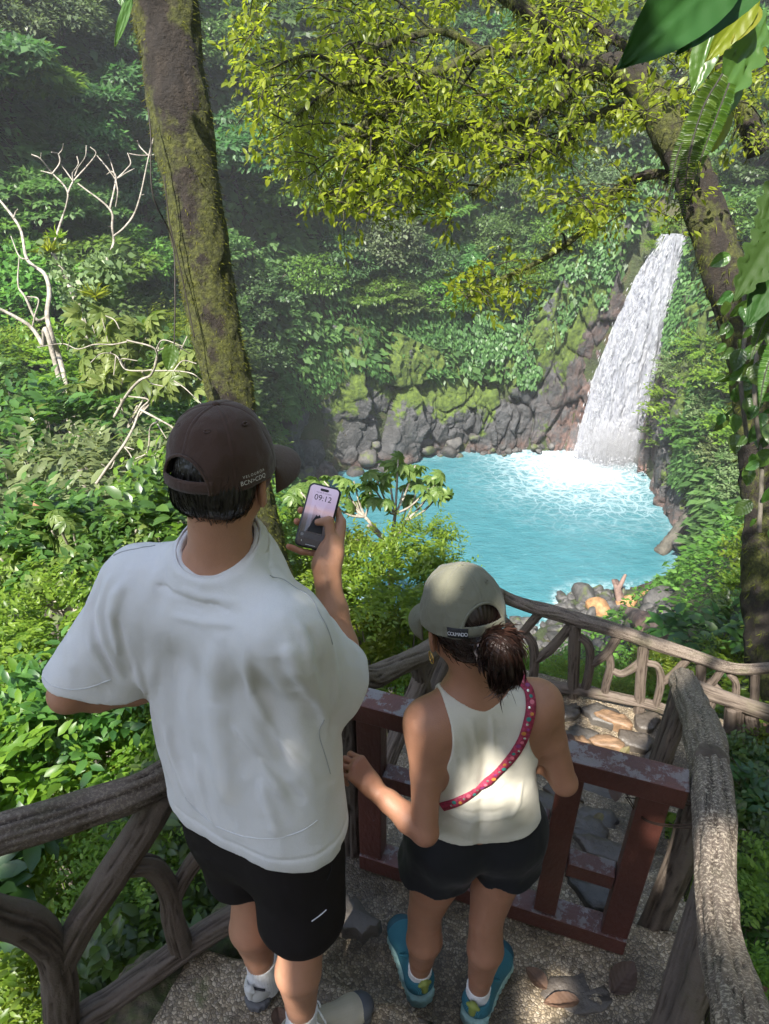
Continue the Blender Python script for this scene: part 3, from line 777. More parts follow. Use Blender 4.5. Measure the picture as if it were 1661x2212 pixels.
for k in range(9):                                  # the flight below the gate: two or three stones a tread
    s0 = 1.66 + .215 * k + .13
    vs = [-.55 + rg.uniform(-.1, .1), -.10 + rg.uniform(-.12, .12), .24 + rg.uniform(-.08, .08)]
    for v_ in vs:
        if rg.random() < .16: continue
        slab('stone', SV(s0 + rg.uniform(-.02, .02), v_, ground(s0, v_) + .006), rg.uniform(.10, .17), rg.uniform(.065, .095), -.36 + rg.uniform(-.3, .3), .022, slate, path, 100 + k * 7 + int(v_ * 50))
for k, (px, py, rx, ry) in enumerate([(1300, 1545, .17, .10), (1375, 1600, .16, .09), (1250, 1590, .13, .08), (1340, 1665, .17, .09), (1230, 1540, .12, .08), (1420, 1640, .12, .08), (1400, 1560, .14, .08)]):
    p = Pz(px, py, -1.58); slab('stone', p, rx, ry, -.4 + k * .2, .03, slate, path, 300 + k)
for k, (px, py, rx, ry) in enumerate([(1330, 1555, .15, .06), (1255, 1610, .10, .07), (1310, 1605, .12, .06)]):
    p = Pz(px, py, -1.555); o = slab('stone', p, rx, ry, -.45 + .1 * k, .03, tanst, path, 340 + k); o['label'] = 'flat orange brown stone'
for k, (px, py, z, rx, ry) in enumerate([(740, 1965, -.01, .13, .07), (1250, 2150, -.15, .13, .07), (870, 2240, 0, .13, .07)]):
    p = Pz(px, py, z); slab('stone', p, rx, ry, -.35 + .2 * k, .005, slate, path, 360 + k)
# mossy kerb of rough concrete under the left railing
n = NT('mossy_concrete'); co = n.pos()
c = n.mix(n.ramp(n.noise(co, 3.2, 6, .7), [(.42, 0.0), (.55, 1.0)]), n.ramp(n.noise(co, 30, 4), [(.3, (.035, .026, .018)), (.7, (.16, .12, .08))]), n.ramp(n.noise(co, 25, 4), [(.3, (.025, .035, .008)), (.7, (.08, .11, .025))]))
kerb_m = n.done(n.bsdf(c, .85, n.bump(n.noise(co, 34, 6, .7), .02)))
def build_kerb():
    pts = [Pz(250, 2350, -.18), Pz(345, 2200, -.17), Pz(432, 2095, -.17), Pz(500, 2035, -.17), Pz(640, 1975, -.2), Pz(760, 1910, -.4)]
    rr = [.17, .16, .14, .12, .11, .09]
    f = lambda p, L, a, r: .035 * fbm(p * 6, 4, 3) + .012 * fbm(p * 30, 2, 6)
    V, F = tube(np.c_[np.array(pts), rr], n=150, m=60, disp=f); return tag(obj('kerb', mesh_np('kerb', V, F), kerb_m), kind='structure')
build_kerb()

# ================================================================ RAILINGS of branches cast in concrete
n = NT('branch_wood'); co = n.pos(); gr = n.attr('groove'); oi = n.n('ShaderNodeObjectInfo').outputs['Random']
c = n.ramp(n.math('ADD', n.math('MULTIPLY', gr, .75), n.math('MULTIPLY', n.noise(co, 22, 6, .7), .4)), [(.22, (.011, .0085, .007)), (.48, (.034, .025, .019)), (.74, (.075, .056, .043)), (.95, (.125, .098, .078))])
spk = n.ramp(n.noise(co, 120, 3, .8), [(.50, 0.0), (.60, 1.0)])
spk = n.math('MULTIPLY', spk, n.attr('worn'))
c = n.mix(n.math('MULTIPLY', spk, .75), c, (.42, .36, .28))
c = n.mix(n.math('MULTIPLY', n.ramp(n.noise(co, 5, 5, .7), [(.55, 0.0), (.68, .55)]), n.attr('mossy')), c, (.055, .068, .018))
branch_m = n.done(n.bsdf(c, .72, n.bump(n.noise(co, 70, 5, .75), .006), Specular_IOR_Level=.3))
def bark_disp(seed, amp=.0075, knots=()):
    def f(p, L, a, r):
        q = np.stack([np.cos(a) * 3.1, np.sin(a) * 3.1, L * 2.6 + seed * 3.7], -1)
        q[..., :2] += .55 * vnoise(np.stack([L * 5, a, a * 0 + seed], -1), 4)[..., None]
        n1 = 1 - np.abs(vnoise(q, seed)); n2 = 1 - np.abs(vnoise(q * np.array([2.2, 2.2, 2.8]) + 7, seed + 3))
        g = .6 * n1 + .4 * n2; f.g = np.clip(1.55 - 1.25 * g ** 3, 0, 1)
        return -amp * (g ** 4) * 1.6 * np.clip(r / .05, .35, 1.2) + amp * .5 * fbm(np.stack([np.cos(a), np.sin(a), L * 4 + seed], -1), 2, seed + 9) * 1.3
    return f
_sd = [0]
def branch(name, pts, parent, res=.011, worn=0.0, mossy=.4, m=None, mat=None):
    p = np.asarray(pts, float); L = np.linalg.norm(np.diff(p[:, :3], axis=0), axis=1).sum()
    _sd[0] += 1; f = bark_disp(_sd[0]); mm = m or 52; nn = max(8, int(L / res))
    V, F = tube(p, n=nn, m=mm, disp=f); me = mesh_np(name, V, F)
    set_attr(me, 'groove', np.concatenate([f.g.reshape(-1), [.5, .5]]))
    set_attr(me, 'worn', np.full(len(V), worn)); set_attr(me, 'mossy', np.full(len(V), mossy))
    return obj(name, me, mat or branch_m, parent)
def W(pl, px, py, r):                               # a branch point on a railing's own upright plane
    return (*Pv(px, py, *pl), r)
GRP = 'rustic railings along the path'
# --- left, nearest
PL = ((-.92, 1.06), (-.59, 1.26))
t = empty('branch_railing', Pv(300, 2000, *PL), label='thick dark branch railing beside the man in the white shirt', cat='railing', group=GRP)
def rel(root):                                      # parts keep world coordinates under a moved Empty
    bpy.context.view_layer.update()
    for c_ in root.children: c_.matrix_parent_inverse = root.matrix_world.inverted()
branch('rail', [W(PL, -420, 1930, .050), W(PL, -150, 1852, .051), W(PL, 0, 1803, .053), W(PL, 170, 1752, .051), W(PL, 345, 1685, .052), (-.36, 1.58, .72, .050), (-.16, 2.05, .45, .05)], t, worn=.35)
branch('brace', [W(PL, 352, 1700, .050), W(PL, 318, 1775, .047), W(PL, 250, 1880, .045), W(PL, 190, 1970, .045), W(PL, 150, 2040, .044), W(PL, 128, 2090, .04)], t)
branch('arch', [W(PL, -260, 2010, .045), W(PL, -90, 1965, .047), W(PL, 0, 1982, .050), W(PL, 62, 1998, .051), W(PL, 108, 2042, .050), W(PL, 126, 2110, .050), W(PL, 132, 2190, .050), W(PL, 150, 2290, .052)], t)
branch('branch', [W(PL, 285, 1868, .034), W(PL, 330, 1872, .034), W(PL, 362, 1925, .034), W(PL, 372, 1985, .035), W(PL, 392, 2050, .040)], t)
branch('branch', [W(PL, 520, 1755, .028), W(PL, 436, 1840, .028), W(PL, 395, 1900, .027), W(PL, 372, 1945, .026)], t)
branch('bottom_rail', [W(PL, 60, 2330, .046), W(PL, 175, 2205, .046), W(PL, 240, 2162, .045), W(PL, 330, 2098, .044), W(PL, 420, 2035, .045), W(PL, 500, 1985, .046), W(PL, 640, 1905, .046)], t)
rel(t)
# --- left, below the gate
PL2 = ((-.10, 2.15), (.26, 2.70))
t = empty('branch_railing', Pv(880, 1640, *PL2), label='dark branch railing between the red gate and the corner by the pool', cat='railing', group=GRP)
branch('rail', [(-.16, 2.05, .45, .050), W(PL2, 800, 1462, .055), W(PL2, 870, 1432, .053), W(PL2, 940, 1397, .052), (.45, 3.1, -.16, .05), (.72, 3.75, -.55, .05), (.83, 4.13, -.78, .05)], t, worn=.2)
branch('brace', [W(PL2, 935, 1405, .05), W(PL2, 905, 1475, .048), W(PL2, 862, 1580, .046), W(PL2, 832, 1660, .046), W(PL2, 815, 1760, .046)], t)
branch('post', [W(PL2, 900, 1420, .04), W(PL2, 915, 1500, .045), W(PL2, 925, 1620, .045), W(PL2, 930, 1760, .045)], t)
branch('branch', [W(PL2, 975, 1385, .04), W(PL2, 955, 1440, .04), W(PL2, 938, 1500, .04), W(PL2, 960, 1560, .038)], t)
branch('post', [W(PL2, 985, 1395, .042), W(PL2, 990, 1480, .042), W(PL2, 992, 1640, .042)], t)
branch('bottom_rail', [(-.26, 1.95, -.42, .045), W(PL2, 800, 1740, .05), W(PL2, 900, 1690, .05), (.45, 3.1, -.98, .045), (.83, 4.13, -1.5, .045)], t)
branch('gate_post', [(-.13, 1.72, -.4, .05), (-.12, 1.71, .1, .052), (-.13, 1.70, .66, .05)], t)
rel(t)
# --- far side of the landing
PF = (tuple(SV(4.18, -.75)[:2]), tuple(SV(4.18, 3.0)[:2]))
t = empty('branch_railing', Pv(1300, 1520, *PF), label='weathered brown branch railing across the lower landing before the pool', cat='railing', group=GRP)
branch('rail', [W(PF, 1050, 1268, .045), W(PF, 1110, 1298, .048), W(PF, 1240, 1336, .055), W(PF, 1320, 1358, .054), W(PF, 1420, 1392, .052), W(PF, 1500, 1418, .048), W(PF, 1560, 1438, .045), W(PF, 1610, 1446, .042), W(PF, 1700, 1440, .04)], t, worn=.3, mossy=.6)
branch('post', [W(PF, 1243, 1345, .045), W(PF, 1240, 1430, .043), W(PF, 1237, 1545, .046)], t)
branch('post', [W(PF, 1393, 1385, .042), W(PF, 1385, 1460, .040), W(PF, 1380, 1560, .042)], t)
branch('post', [W(PF, 1515, 1425, .036), W(PF, 1512, 1480, .034), W(PF, 1505, 1590, .036)], t)
branch('bottom_rail', [W(PF, 1060, 1455, .04), W(PF, 1120, 1468, .048), W(PF, 1190, 1482, .048), W(PF, 1260, 1492, .045), W(PF, 1350, 1510, .042), W(PF, 1420, 1527, .042), W(PF, 1500, 1560, .04), W(PF, 1640, 1600, .04)], t, mossy=.7)
branch('arch', [W(PF, 1072, 1330, .03), W(PF, 1100, 1350, .032), W(PF, 1113, 1385, .032), W(PF, 1100, 1430, .032), W(PF, 1085, 1460, .032)], t)
branch('brace', [W(PF, 1168, 1322, .035), W(PF, 1140, 1355, .034), W(PF, 1110, 1390, .032)], t)
branch('branch', [W(PF, 1132, 1365, .03), W(PF, 1152, 1395, .035), W(PF, 1155, 1435, .036), W(PF, 1150, 1475, .036)], t)
branch('brace', [W(PF, 1232, 1352, .036), W(PF, 1195, 1395, .037), W(PF, 1160, 1425, .035)], t)
branch('branch', [W(PF, 1252, 1375, .03), W(PF, 1272, 1395, .032), W(PF, 1275, 1440, .033), W(PF, 1262, 1495, .034)], t)
branch('brace', [W(PF, 1335, 1372, .034), W(PF, 1310, 1410, .034), W(PF, 1280, 1432, .032)], t)
branch('branch', [W(PF, 1313, 1405, .028), W(PF, 1318, 1440, .030), W(PF, 1308, 1480, .032), W(PF, 1306, 1510, .032)], t)
branch('branch', [W(PF, 1322, 1448, .026), W(PF, 1345, 1455, .028), W(PF, 1375, 1438, .030), W(PF, 1388, 1425, .028)], t)
branch('arch', [W(PF, 1398, 1432, .026), W(PF, 1420, 1440, .028), W(PF, 1428, 1475, .030), W(PF, 1415, 1530, .030)], t)
branch('brace', [W(PF, 1490, 1420, .028), W(PF, 1462, 1450, .028), W(PF, 1432, 1475, .026)], t)
branch('brace', [W(PF, 1560, 1445, .028), W(PF, 1535, 1480, .028), W(PF, 1512, 1510, .026)], t)
branch('branch', [W(PF, 1575, 1455, .026), W(PF, 1590, 1480, .028), W(PF, 1585, 1540, .028), W(PF, 1572, 1590, .028)], t)
branch('post', [W(PF, 1632, 1452, .03), W(PF, 1628, 1510, .03), W(PF, 1615, 1610, .03)], t)
branch('brace', [W(PF, 1600, 1530, .026), W(PF, 1560, 1500, .028), W(PF, 1530, 1470, .026)], t)
rel(t)
# --- right, nearest
t = empty('branch_railing', SV(1.5, .42, ground(1.5, .42)), label='sunlit speckled log handrail at the right end of the red gate', cat='railing', group=GRP)
R0 = [(*P(1640, 2420, .95), .050), (*P(1606, 2230, 1.10), .050), (*P(1562, 2050, 1.42), .049), (*P(1543, 1890, 1.66), .050), (*P(1541, 1740, 1.90), .056), (*P(1528, 1620, 2.25), .066), (*P(1500, 1530, 2.80), .067), (*P(1478, 1478, 3.30), .065), (*P(1476, 1466, 3.42), .055)]
branch('rail', R0, t, worn=1.0, m=72, mossy=.3)
zb = lambda s: ground(s, .42) - .3
branch('post', [(*SV(1.66, .40, .72), .05), (*SV(1.66, .41, .3), .048), (*SV(1.68, .40, zb(1.66)), .055)], t)
branch('brace', [(*SV(1.25, .385, .74), .035), (*SV(1.12, .37, .35), .036), (*SV(.90, .34, -.35), .042)], t)
branch('post', [(*SV(1.10, .385, .78), .038), (*SV(1.06, .39, .4), .036), (*SV(1.04, .37, -.45), .045)], t)
branch('post', [(*SV(2.82, .47, -.02), .062), (*SV(2.80, .46, -.5), .058), (*SV(2.80, .47, -1.45), .07)], t)
branch('post', [(*SV(2.62, .44, .1), .045), (*SV(2.60, .42, -.4), .045), (*SV(2.62, .41, -1.3), .05)], t)
branch('branch', [(*SV(2.45, .43, .22), .035), (*SV(2.40, .40, -.25), .034), (*SV(2.5, .40, -.7), .036), (*SV(2.45, .41, -1.2), .04)], t)
rel(t)
# --- right, running away along the landing
PB = (tuple(SV(3.3, .5)[:2]), tuple(SV(3.3, 3.0)[:2]))
t = empty('branch_railing', Pv(1600, 1640, *PB), label='dark branch railing in the shade at the right edge above leaf litter', cat='railing', group=GRP)
branch('rail', [W(PB, 1480, 1472, .045), W(PB, 1520, 1492, .047), W(PB, 1600, 1520, .046), W(PB, 1680, 1548, .045), W(PB, 1800, 1590, .045)], t)
branch('post', [W(PB, 1586, 1525, .05), W(PB, 1582, 1600, .05), W(PB, 1575, 1720, .052)], t)
branch('arch', [W(PB, 1500, 1590, .036), W(PB, 1530, 1598, .038), W(PB, 1538, 1640, .04), W(PB, 1522, 1710, .042)], t)
branch('brace', [W(PB, 1592, 1580, .034), W(PB, 1562, 1606, .034), W(PB, 1538, 1640, .034)], t)
branch('brace', [W(PB, 1540, 1500, .034), W(PB, 1515, 1560, .034), W(PB, 1498, 1590, .034)], t)
branch('branch', [W(PB, 1622, 1545, .036), W(PB, 1628, 1600, .038), W(PB, 1618, 1660, .038), W(PB, 1610, 1730, .04)], t)
branch('brace', [W(PB, 1690, 1560, .04), W(PB, 1660, 1600, .04), W(PB, 1632, 1650, .04)], t)
rel(t)

# ================================================================ THE RED GATE
n = NT('red_paint'); co = n.co(); wp = n.pos()
nrmz = n.n('ShaderNodeSeparateXYZ', i_0=n.n('ShaderNodeNewGeometry').outputs['Normal']).outputs[2]
c = n.ramp(n.noise(wp, 4, 6, .6), [(.3, (.070, .023, .017)), (.7, (.125, .042, .031))])
chip = n.math('ADD', n.noise(n.map(wp, (7, 7, 7)), 2.2, 9, .78), n.math('MULTIPLY', nrmz, .17))
c = n.mix(n.ramp(chip, [(.67, 0.0), (.71, .9)]), c, (.21, .20, .20))
dk = n.ramp(n.noise(wp, 2.3, 5), [(.4, 0.0), (.65, .5)])
c = n.mix(dk, c, (.05, .02, .016))
red_m = n.done(n.bsdf(c, .42, n.bump(n.noise(n.map(wp, (9, 9, 3)), 9, 5), .004)))
GA, GB = np.array([-.054, 1.643]), np.array([.823, 1.337])
def build_gate():
    d = GB - GA; L = float(np.linalg.norm(d)); yaw = math.atan2(d[1], d[0])
    root = empty('wooden_gate', (*GA, -.12), yaw, 'chipped dark red wooden gate across the path in front of the woman', 'gate')
    def part(name, u0, u1, z0, z1, th=.07, dy=0.0):
        o = obj(name, box_mesh(name, u1 - u0, th, z1 - z0, .005), red_m, root); o.location = ((u0 + u1) / 2, dy, (z0 + z1) / 2); return o
    H = .845
    part('top_rail', -.05, L + .035, H - .075, H, .085)
    part('bottom_rail', -.03, L + .0, -.02, .06, .082)
    part('stile', -.03, .055, .063, H - .078, .066); part('stile', L - .085, L + .0, .063, H - .078, .066)
    part('stile', .31, .385, .063, H - .078, .064); part('stile', .615, .69, .063, H - .078, .064)
    part('middle_rail', .058, .307, .46, .525, .062); part('middle_rail', .388, .612, .46, .525, .062); part('middle_rail', .693, L - .088, .30, .365, .062)
    # iron wire tying the gate to the handrail
    wm = simple('rusty_wire', (.05, .03, .022), .6, Metallic=.6)
    for k, (h, r) in enumerate(((.70, .0022), (.685, .0018))):
        pts = [(L - .11, .045, h - .03), (L - .05, -.045, h - .01 + .01 * k), (L + .06, -.06, h + .04), (L + .16, -.02, h + .05), (L + .155, .075, h + .0), (L + .03, .06, h - .02), (L - .11, .045, h - .03)]
        V, F = tube(np.c_[np.array(pts), np.full(len(pts), r)], n=60, m=6); obj('wire', mesh_np('wire', V, F), wm, root)
build_gate()
# ================================================================ NEAR TREES AND PLANTS
M_canopy = leaf_mat('sunny_canopy_leaves', (.085, .135, .010), (.165, .215, .018), (.44, .60, .035), .5, .4, .5, .1)
M_lime = leaf_mat('lime_leaves', (.065, .125, .012), (.13, .19, .022), (.34, .48, .04), .45, .40, .4, .2)
M_mid = leaf_mat('glossy_leaves', (.03, .075, .014), (.065, .12, .024), (.18, .32, .03), .38, .35, .4, .2, .5)
M_deep = leaf_mat('deep_green_leaves', (.018, .05, .012), (.04, .085, .02), (.10, .22, .02), .32, .38, .35, .2, .5)
M_gap = leaf_mat('silvery_leaves', (.085, .13, .05), (.15, .20, .085), (.25, .36, .08), .4, .42, .35, .15)
n = NT('mossy_bark'); co = n.pos(); mz = n.attr('moss')
bk = n.ramp(n.noise(n.map(co, (2, 2, .7)), 7, 7, .7), [(.3, (.006, .004, .003)), (.6, (.020, .014, .009)), (.8, (.055, .040, .028))])
mm_ = n.ramp(n.math('ADD', mz, n.math('MULTIPLY', n.math('SUBTRACT', n.noise(co, 6, 6, .7), .5), 1.4)), [(.42, 0.0), (.6, 1.0)])
mc_ = n.ramp(n.noise(co, 30, 4), [(.3, (.018, .020, .004)), (.6, (.060, .066, .010)), (.8, (.12, .125, .02))])
mossy_bark = n.done(n.bsdf(n.mix(mm_, bk, mc_), .9, n.bump(n.noise(co, 36, 6, .7), .03)))
M_moss = leaf_mat('moss_tufts', (.045, .050, .008), (.12, .125, .018), (.2, .22, .03), .35, .8, .5, .1, .1)
M_fern = leaf_mat('fern_green', (.03, .075, .010), (.06, .12, .015), (.16, .30, .02), .4, .4)
pale_bark = None
n = NT('pale_bark'); co = n.pos()
pale_bark = n.done(n.bsdf(n.ramp(n.noise(co, 6, 5), [(.3, (.13, .11, .085)), (.7, (.33, .30, .25))]), .8, n.bump(n.noise(co, 18, 4), .02)))
def bark_tube(acc, pts, n_=60, m=18, amp=.25, seed=0, moss=None, mz=None):
    f = lambda p, L, a, r: r * (amp * fbm(np.stack([np.cos(a) * 1.6, np.sin(a) * 1.6, L * 1.5 + seed], -1), 3, seed) + amp * .4 * fbm(p * 14, 3, seed + 4))
    V, F = tube(np.asarray(pts, float), n=n_, m=m, disp=f); acc.add(V, F)
    if mz is not None: mz.append(np.full(len(V), moss))
    return V
# ---- the leaning trunk behind the man
def build_leaning():
    root = empty('leaning_tree', (-.86, 4.85, -4.2), 0, 'tall moss covered tree trunk leaning behind the man in the brown cap', 'tree'); bpy.context.view_layer.update()
    pts = [(-.55, 4.75, -4.4, .22), (-.80, 4.84, -2.2, .185), (*P(590, 1245, 6.0), .155), (*P(545, 1080, 5.6), .160), (*P(502, 880, 5.2), .165), (*P(462, 690, 4.9), .166), (*P(430, 500, 4.65), .168), (*P(398, 300, 4.45), .178), (*P(372, 130, 4.3), .180), (*P(350, 0, 4.2), .185), (-1.42, 5.2, 3.6, .18), (-1.7, 5.3, 5.5, .17)]
    f = lambda p, L, a, r: .020 * fbm(p * A3_(5, 5, 2.2), 4, 3) + .010 * fbm(p * A3_(18, 18, 9), 3, 8)
    V, F = tube(np.array(pts), n=420, m=64, disp=f); me = mesh_np('trunk', V, F)
    side = nrm(np.array([1.0, -.0, 0])); c = spline(np.array(pts), 420)[:, :3]; cc = np.repeat(c, 64, 0); d = np.zeros(len(V)); d[:len(cc)] = nrm(V[:len(cc)] - cc)[:, 0]
    mo = .36 + .55 * np.abs(d) ** 1.5 + .30 * fbm(V * 1.6, 3, 5); set_attr(me, 'moss', mo)
    adopt_(obj('trunk', me, mossy_bark), root)
    rg = np.random.default_rng(8); k = 15000; i = rg.choice(len(cc), k * 3); sel = i[(mo[i] + rg.normal(0, .15, k * 3)) > .55][:k]
    p = V[sel]; nn = nrm(p - cc[sel]); ax = nrm(nn * .7 + rand_unit(len(p), rg) * .6 + np.array([0, 0, -.75])); A = Acc()
    leaves(A, p - nn * .004, ax, rand_unit(len(p), rg), rg.uniform(.012, .042, len(p)), LEAF4, .28)
    tag(adopt_(obj('moss', A.mesh('moss'), M_moss), root), kind='stuff')
    return root
def A3_(*v): return np.array(v, float)
def adopt_(o, parent):
    o.parent = parent; o.matrix_parent_inverse = parent.matrix_world.inverted(); return o
build_leaning()
def vine(name, pts, r, label, mat, lv=0):
    t = empty(name, pts[len(pts) // 2], 0, label, 'vine', 'thin vines hanging in the air'); bpy.context.view_layer.update()
    V, F = tube(np.c_[np.array(pts), np.full(len(pts), r)], n=60, m=6); adopt_(obj('stem', mesh_np('stem', V, F), mat), t)
    return t
dark_vine = simple('dark_vine', (.02, .016, .012), .8)
vine('vine', [P(320, 235, 4.2), P(326, 300, 4.2), P(330, 420, 4.25), P(372, 520, 4.5), P(378, 640, 4.5), P(376, 760, 4.55)], .0045, 'thin dark vine hanging left of the leaning trunk', dark_vine)
vine('vine', [P(355, 380, 4.3), P(366, 480, 4.4), P(385, 560, 4.5), P(402, 640, 4.6), P(420, 730, 4.7)], .004, 'thin dark vine close along the left side of the leaning trunk', dark_vine)

# ---- the big mossy tree on the right that reaches over the pool
POLY = np.array([(528, -40), (535, 110), (560, 170), (592, 210), (560, 250), (575, 300), (640, 330), (640, 400), (700, 420), (760, 470), (800, 470), (900, 425), (960, 470), (1000, 500), (1060, 520), (1100, 510), (1060, 560), (985, 590), (1000, 655), (1040, 650), (1110, 640), (1190, 575), (1260, 610), (1330, 560), (1400, 520), (1450, 480), (1500, 420), (1680, 330), (1680, -40)], float)
def inside(poly, x, y):
    r = np.zeros(len(x), bool); j = len(poly) - 1
    for i in range(len(poly)):
        xi, yi = poly[i]; xj, yj = poly[j]
        c = ((yi > y) != (yj > y)) & (x < (xj - xi) * (y - yi) / (yj - yi + 1e-9) + xi); r ^= c; j = i
    return r
def build_canopy():
    base = P(1668, 1330, 7.6); root = empty('canopy_tree', base, 0, 'mossy tree at the right whose sunlit yellow green crown reaches over the pool', 'tree'); bpy.context.view_layer.update()
    Q = lambda px, py, t, r: (*P(px, py, t), r)
    limbs = [
        ('trunk', [Q(1690, 1500, 7.6, .30), Q(1665, 1150, 7.6, .27), Q(1640, 900, 7.5, .24), Q(1610, 720, 7.4, .22), Q(1560, 590, 7.3, .205), Q(1525, 480, 7.2, .19), Q(1495, 380, 7.1, .175), Q(1440, 270, 7.0, .165), Q(1390, 190, 7.0, .15), Q(1330, 150, 7.0, .13), Q(1275, 152, 7.0, .115)]),
        ('limb', [Q(1290, 150, 7.0, .11), Q(1240, 145, 6.9, .12), Q(1205, 110, 6.9, .085), Q(1170, 50, 6.8, .075), Q(1090, -10, 6.7, .06), Q(1000, -80, 6.6, .05)]),
        ('limb', [Q(1235, 150, 6.9, .08), Q(1150, 105, 6.8, .055), Q(1050, 118, 6.6, .05), Q(960, 150, 6.5, .045), Q(880, 200, 6.4, .04), Q(800, 260, 6.3, .03), Q(720, 310, 6.2, .02)]),
        ('limb', [Q(960, 150, 6.5, .04), Q(880, 170, 6.3, .035), Q(800, 175, 6.2, .03), Q(720, 190, 6.1, .02), Q(640, 250, 6.0, .014)]),
        ('limb', [Q(1050, 118, 6.6, .035), Q(960, 70, 6.5, .032), Q(850, 90, 6.4, .03), Q(760, 130, 6.3, .022), Q(660, 120, 6.2, .015), Q(580, 150, 6.1, .01)]),
        ('limb', [Q(840, 225, 6.35, .03), Q(800, 330, 6.4, .024), Q(760, 400, 6.4, .018), Q(700, 420, 6.4, .01)]),
        ('limb', [Q(1260, 165, 7.0, .06), Q(1190, 230, 7.1, .05), Q(1090, 275, 7.1, .045), Q(1000, 270, 7.1, .04), Q(910, 305, 7.0, .03), Q(850, 360, 7.0, .02)]),
        ('limb', [Q(1430, 260, 7.0, .07), Q(1370, 230, 7.2, .055), Q(1290, 250, 7.4, .05), Q(1200, 320, 7.5, .045), Q(1100, 350, 7.6, .035), Q(1020, 420, 7.6, .02)]),
        ('limb', [Q(1510, 420, 7.1, .06), Q(1420, 375, 7.3, .05), Q(1330, 410, 7.5, .04), Q(1280, 480, 7.6, .035), Q(1190, 550, 7.6, .028), Q(1090, 600, 7.5, .02), Q(1010, 640, 7.4, .012)]),
        ('limb', [Q(1395, 190, 7.0, .06), Q(1380, 120, 7.0, .05), Q(1250, 40, 7.0, .05), Q(1200, 10, 7.0, .045), Q(1150, -60, 7.0, .04)]),
        ('limb', [Q(1480, 350, 7.05, .06), Q(1530, 260, 6.9, .06), Q(1560, 150, 6.8, .05), Q(1580, 0, 6.7, .045)]),
        ('limb', [Q(1640, 330, 7.6, .12), Q(1600, 230, 7.5, .10), Q(1560, 180, 7.4, .08), Q(1500, 100, 7.3, .06), Q(1450, -20, 7.3, .05)])]
    rg = np.random.default_rng(17); twig = Acc(); tips = []; moss_p, moss_n = [], []
    for nm, pts in limbs:
        A = Acc(); V = bark_tube(A, pts, 90 if nm == 'trunk' else 70, 24, .22, int(rg.integers(0, 90))); me = A.mesh(nm)
        set_attr(me, 'moss', .55 + .3 * fbm(V * 3, 2, 5) + (V[:, 2] > -99) * 0); adopt_(obj(nm, me, mossy_bark), root)
        s = spline(np.array(pts), 50); T = frames(s[:, :3])[0]
        k = 260 if nm == 'limb' else 500; i = rg.integers(0, len(V) - 2, k); mm2 = 24; ci = np.clip(i // mm2, 0, (90 if nm == 'trunk' else 70) - 1); cs = spline(np.array(pts), 90 if nm == 'trunk' else 70)[:, :3]
        moss_p.append(V[i]); moss_n.append(nrm(V[i] - cs[ci]))
        if nm == 'limb':
            for _ in range(11):
                j = rg.integers(8, 50); d = nrm(T[j] * .4 + rand_unit(1, rg)[0] * np.array([1, 1, .55])); L = rg.uniform(.35, 1.0); q = s[j, :3]
                e = q + d * L + np.array([0, 0, -.10 * L]); m = q + d * L * .5 + rand_unit(1, rg)[0] * .06 + np.array([0, 0, .04])
                px, py, t = proj(e)
                if not inside(POLY, np.array([px]), np.array([py]))[0]: continue
                V2, F2 = tube(np.array([(*q, .014), (*m, .009), (*e, .004)]), n=10, m=5); twig.add(V2, F2)
                for w in (.45, .6, .75, .9, 1.0): tips.append((q + (e - q) * w + rand_unit(1, rg)[0] * .05, d))
    # twigs through the rest of the crown
    k = 1050; px = rg.uniform(520, 1680, k * 3); py = rg.uniform(-40, 660, k * 3); dn = fbm(np.stack([px / 130, py / 110, px * 0], -1), 2, 15)
    thr = np.where(px > 1250, .22, np.where(px < 900, -.06, .06)); m = inside(POLY, px, py) & (dn > thr); px, py = px[m][:k], py[m][:k]
    for x, y in zip(px, py):
        q = P(x, y, rg.uniform(5.9, 8.6)); d = nrm(rand_unit(1, rg)[0] * np.array([1, 1, .5]) + np.array([-.3, 0, -.1])); e = q + d * rg.uniform(.2, .5)
        V2, F2 = tube(np.array([(*q, .006), (*(q * .5 + e * .5 + np.array([0, 0, .02])), .005), (*e, .003)]), n=6, m=4); twig.add(V2, F2)
        for w in (.3, .65, 1.0): tips.append((q + (e - q) * w, d))
    adopt_(obj('twigs', twig.mesh('twigs'), mossy_bark), root)
    set_attr(root.children[-1].data, 'moss', np.full(len(root.children[-1].data.vertices), .5))
    A = Acc(); tp = np.array([t[0] for t in tips]); td = np.array([t[1] for t in tips]); per = 5
    p = np.repeat(tp, per, 0); d = np.repeat(td, per, 0); k = len(p); p = p + rand_unit(k, rg) * .06
    ax = nrm(d * .7 + rand_unit(k, rg) * .9 + np.array([0, 0, -.25])); nn = nrm(np.array([0, 0, 1.0]) + rand_unit(k, rg) * .55)
    leaves(A, p, ax, nn, rg.uniform(.045, .108, k), LEAF8, rg.uniform(.85, 1.35, k))
    tag(adopt_(obj('foliage', A.mesh('foliage'), M_canopy), root), kind='stuff')
    A = Acc(); p = np.concatenate(moss_p); nn = np.concatenate(moss_n); p = np.repeat(p, 4, 0); nn = np.repeat(nn, 4, 0); k = len(p)
    ax = nrm(nn * .6 + rand_unit(k, rg) * .6 + np.array([0, 0, -.8])); leaves(A, p + rand_unit(k, rg) * .02, ax, rand_unit(k, rg), rg.uniform(.03, .11, k), LEAF4, .22)
    tag(adopt_(obj('moss', A.mesh('moss'), M_moss), root), kind='stuff')
build_canopy()
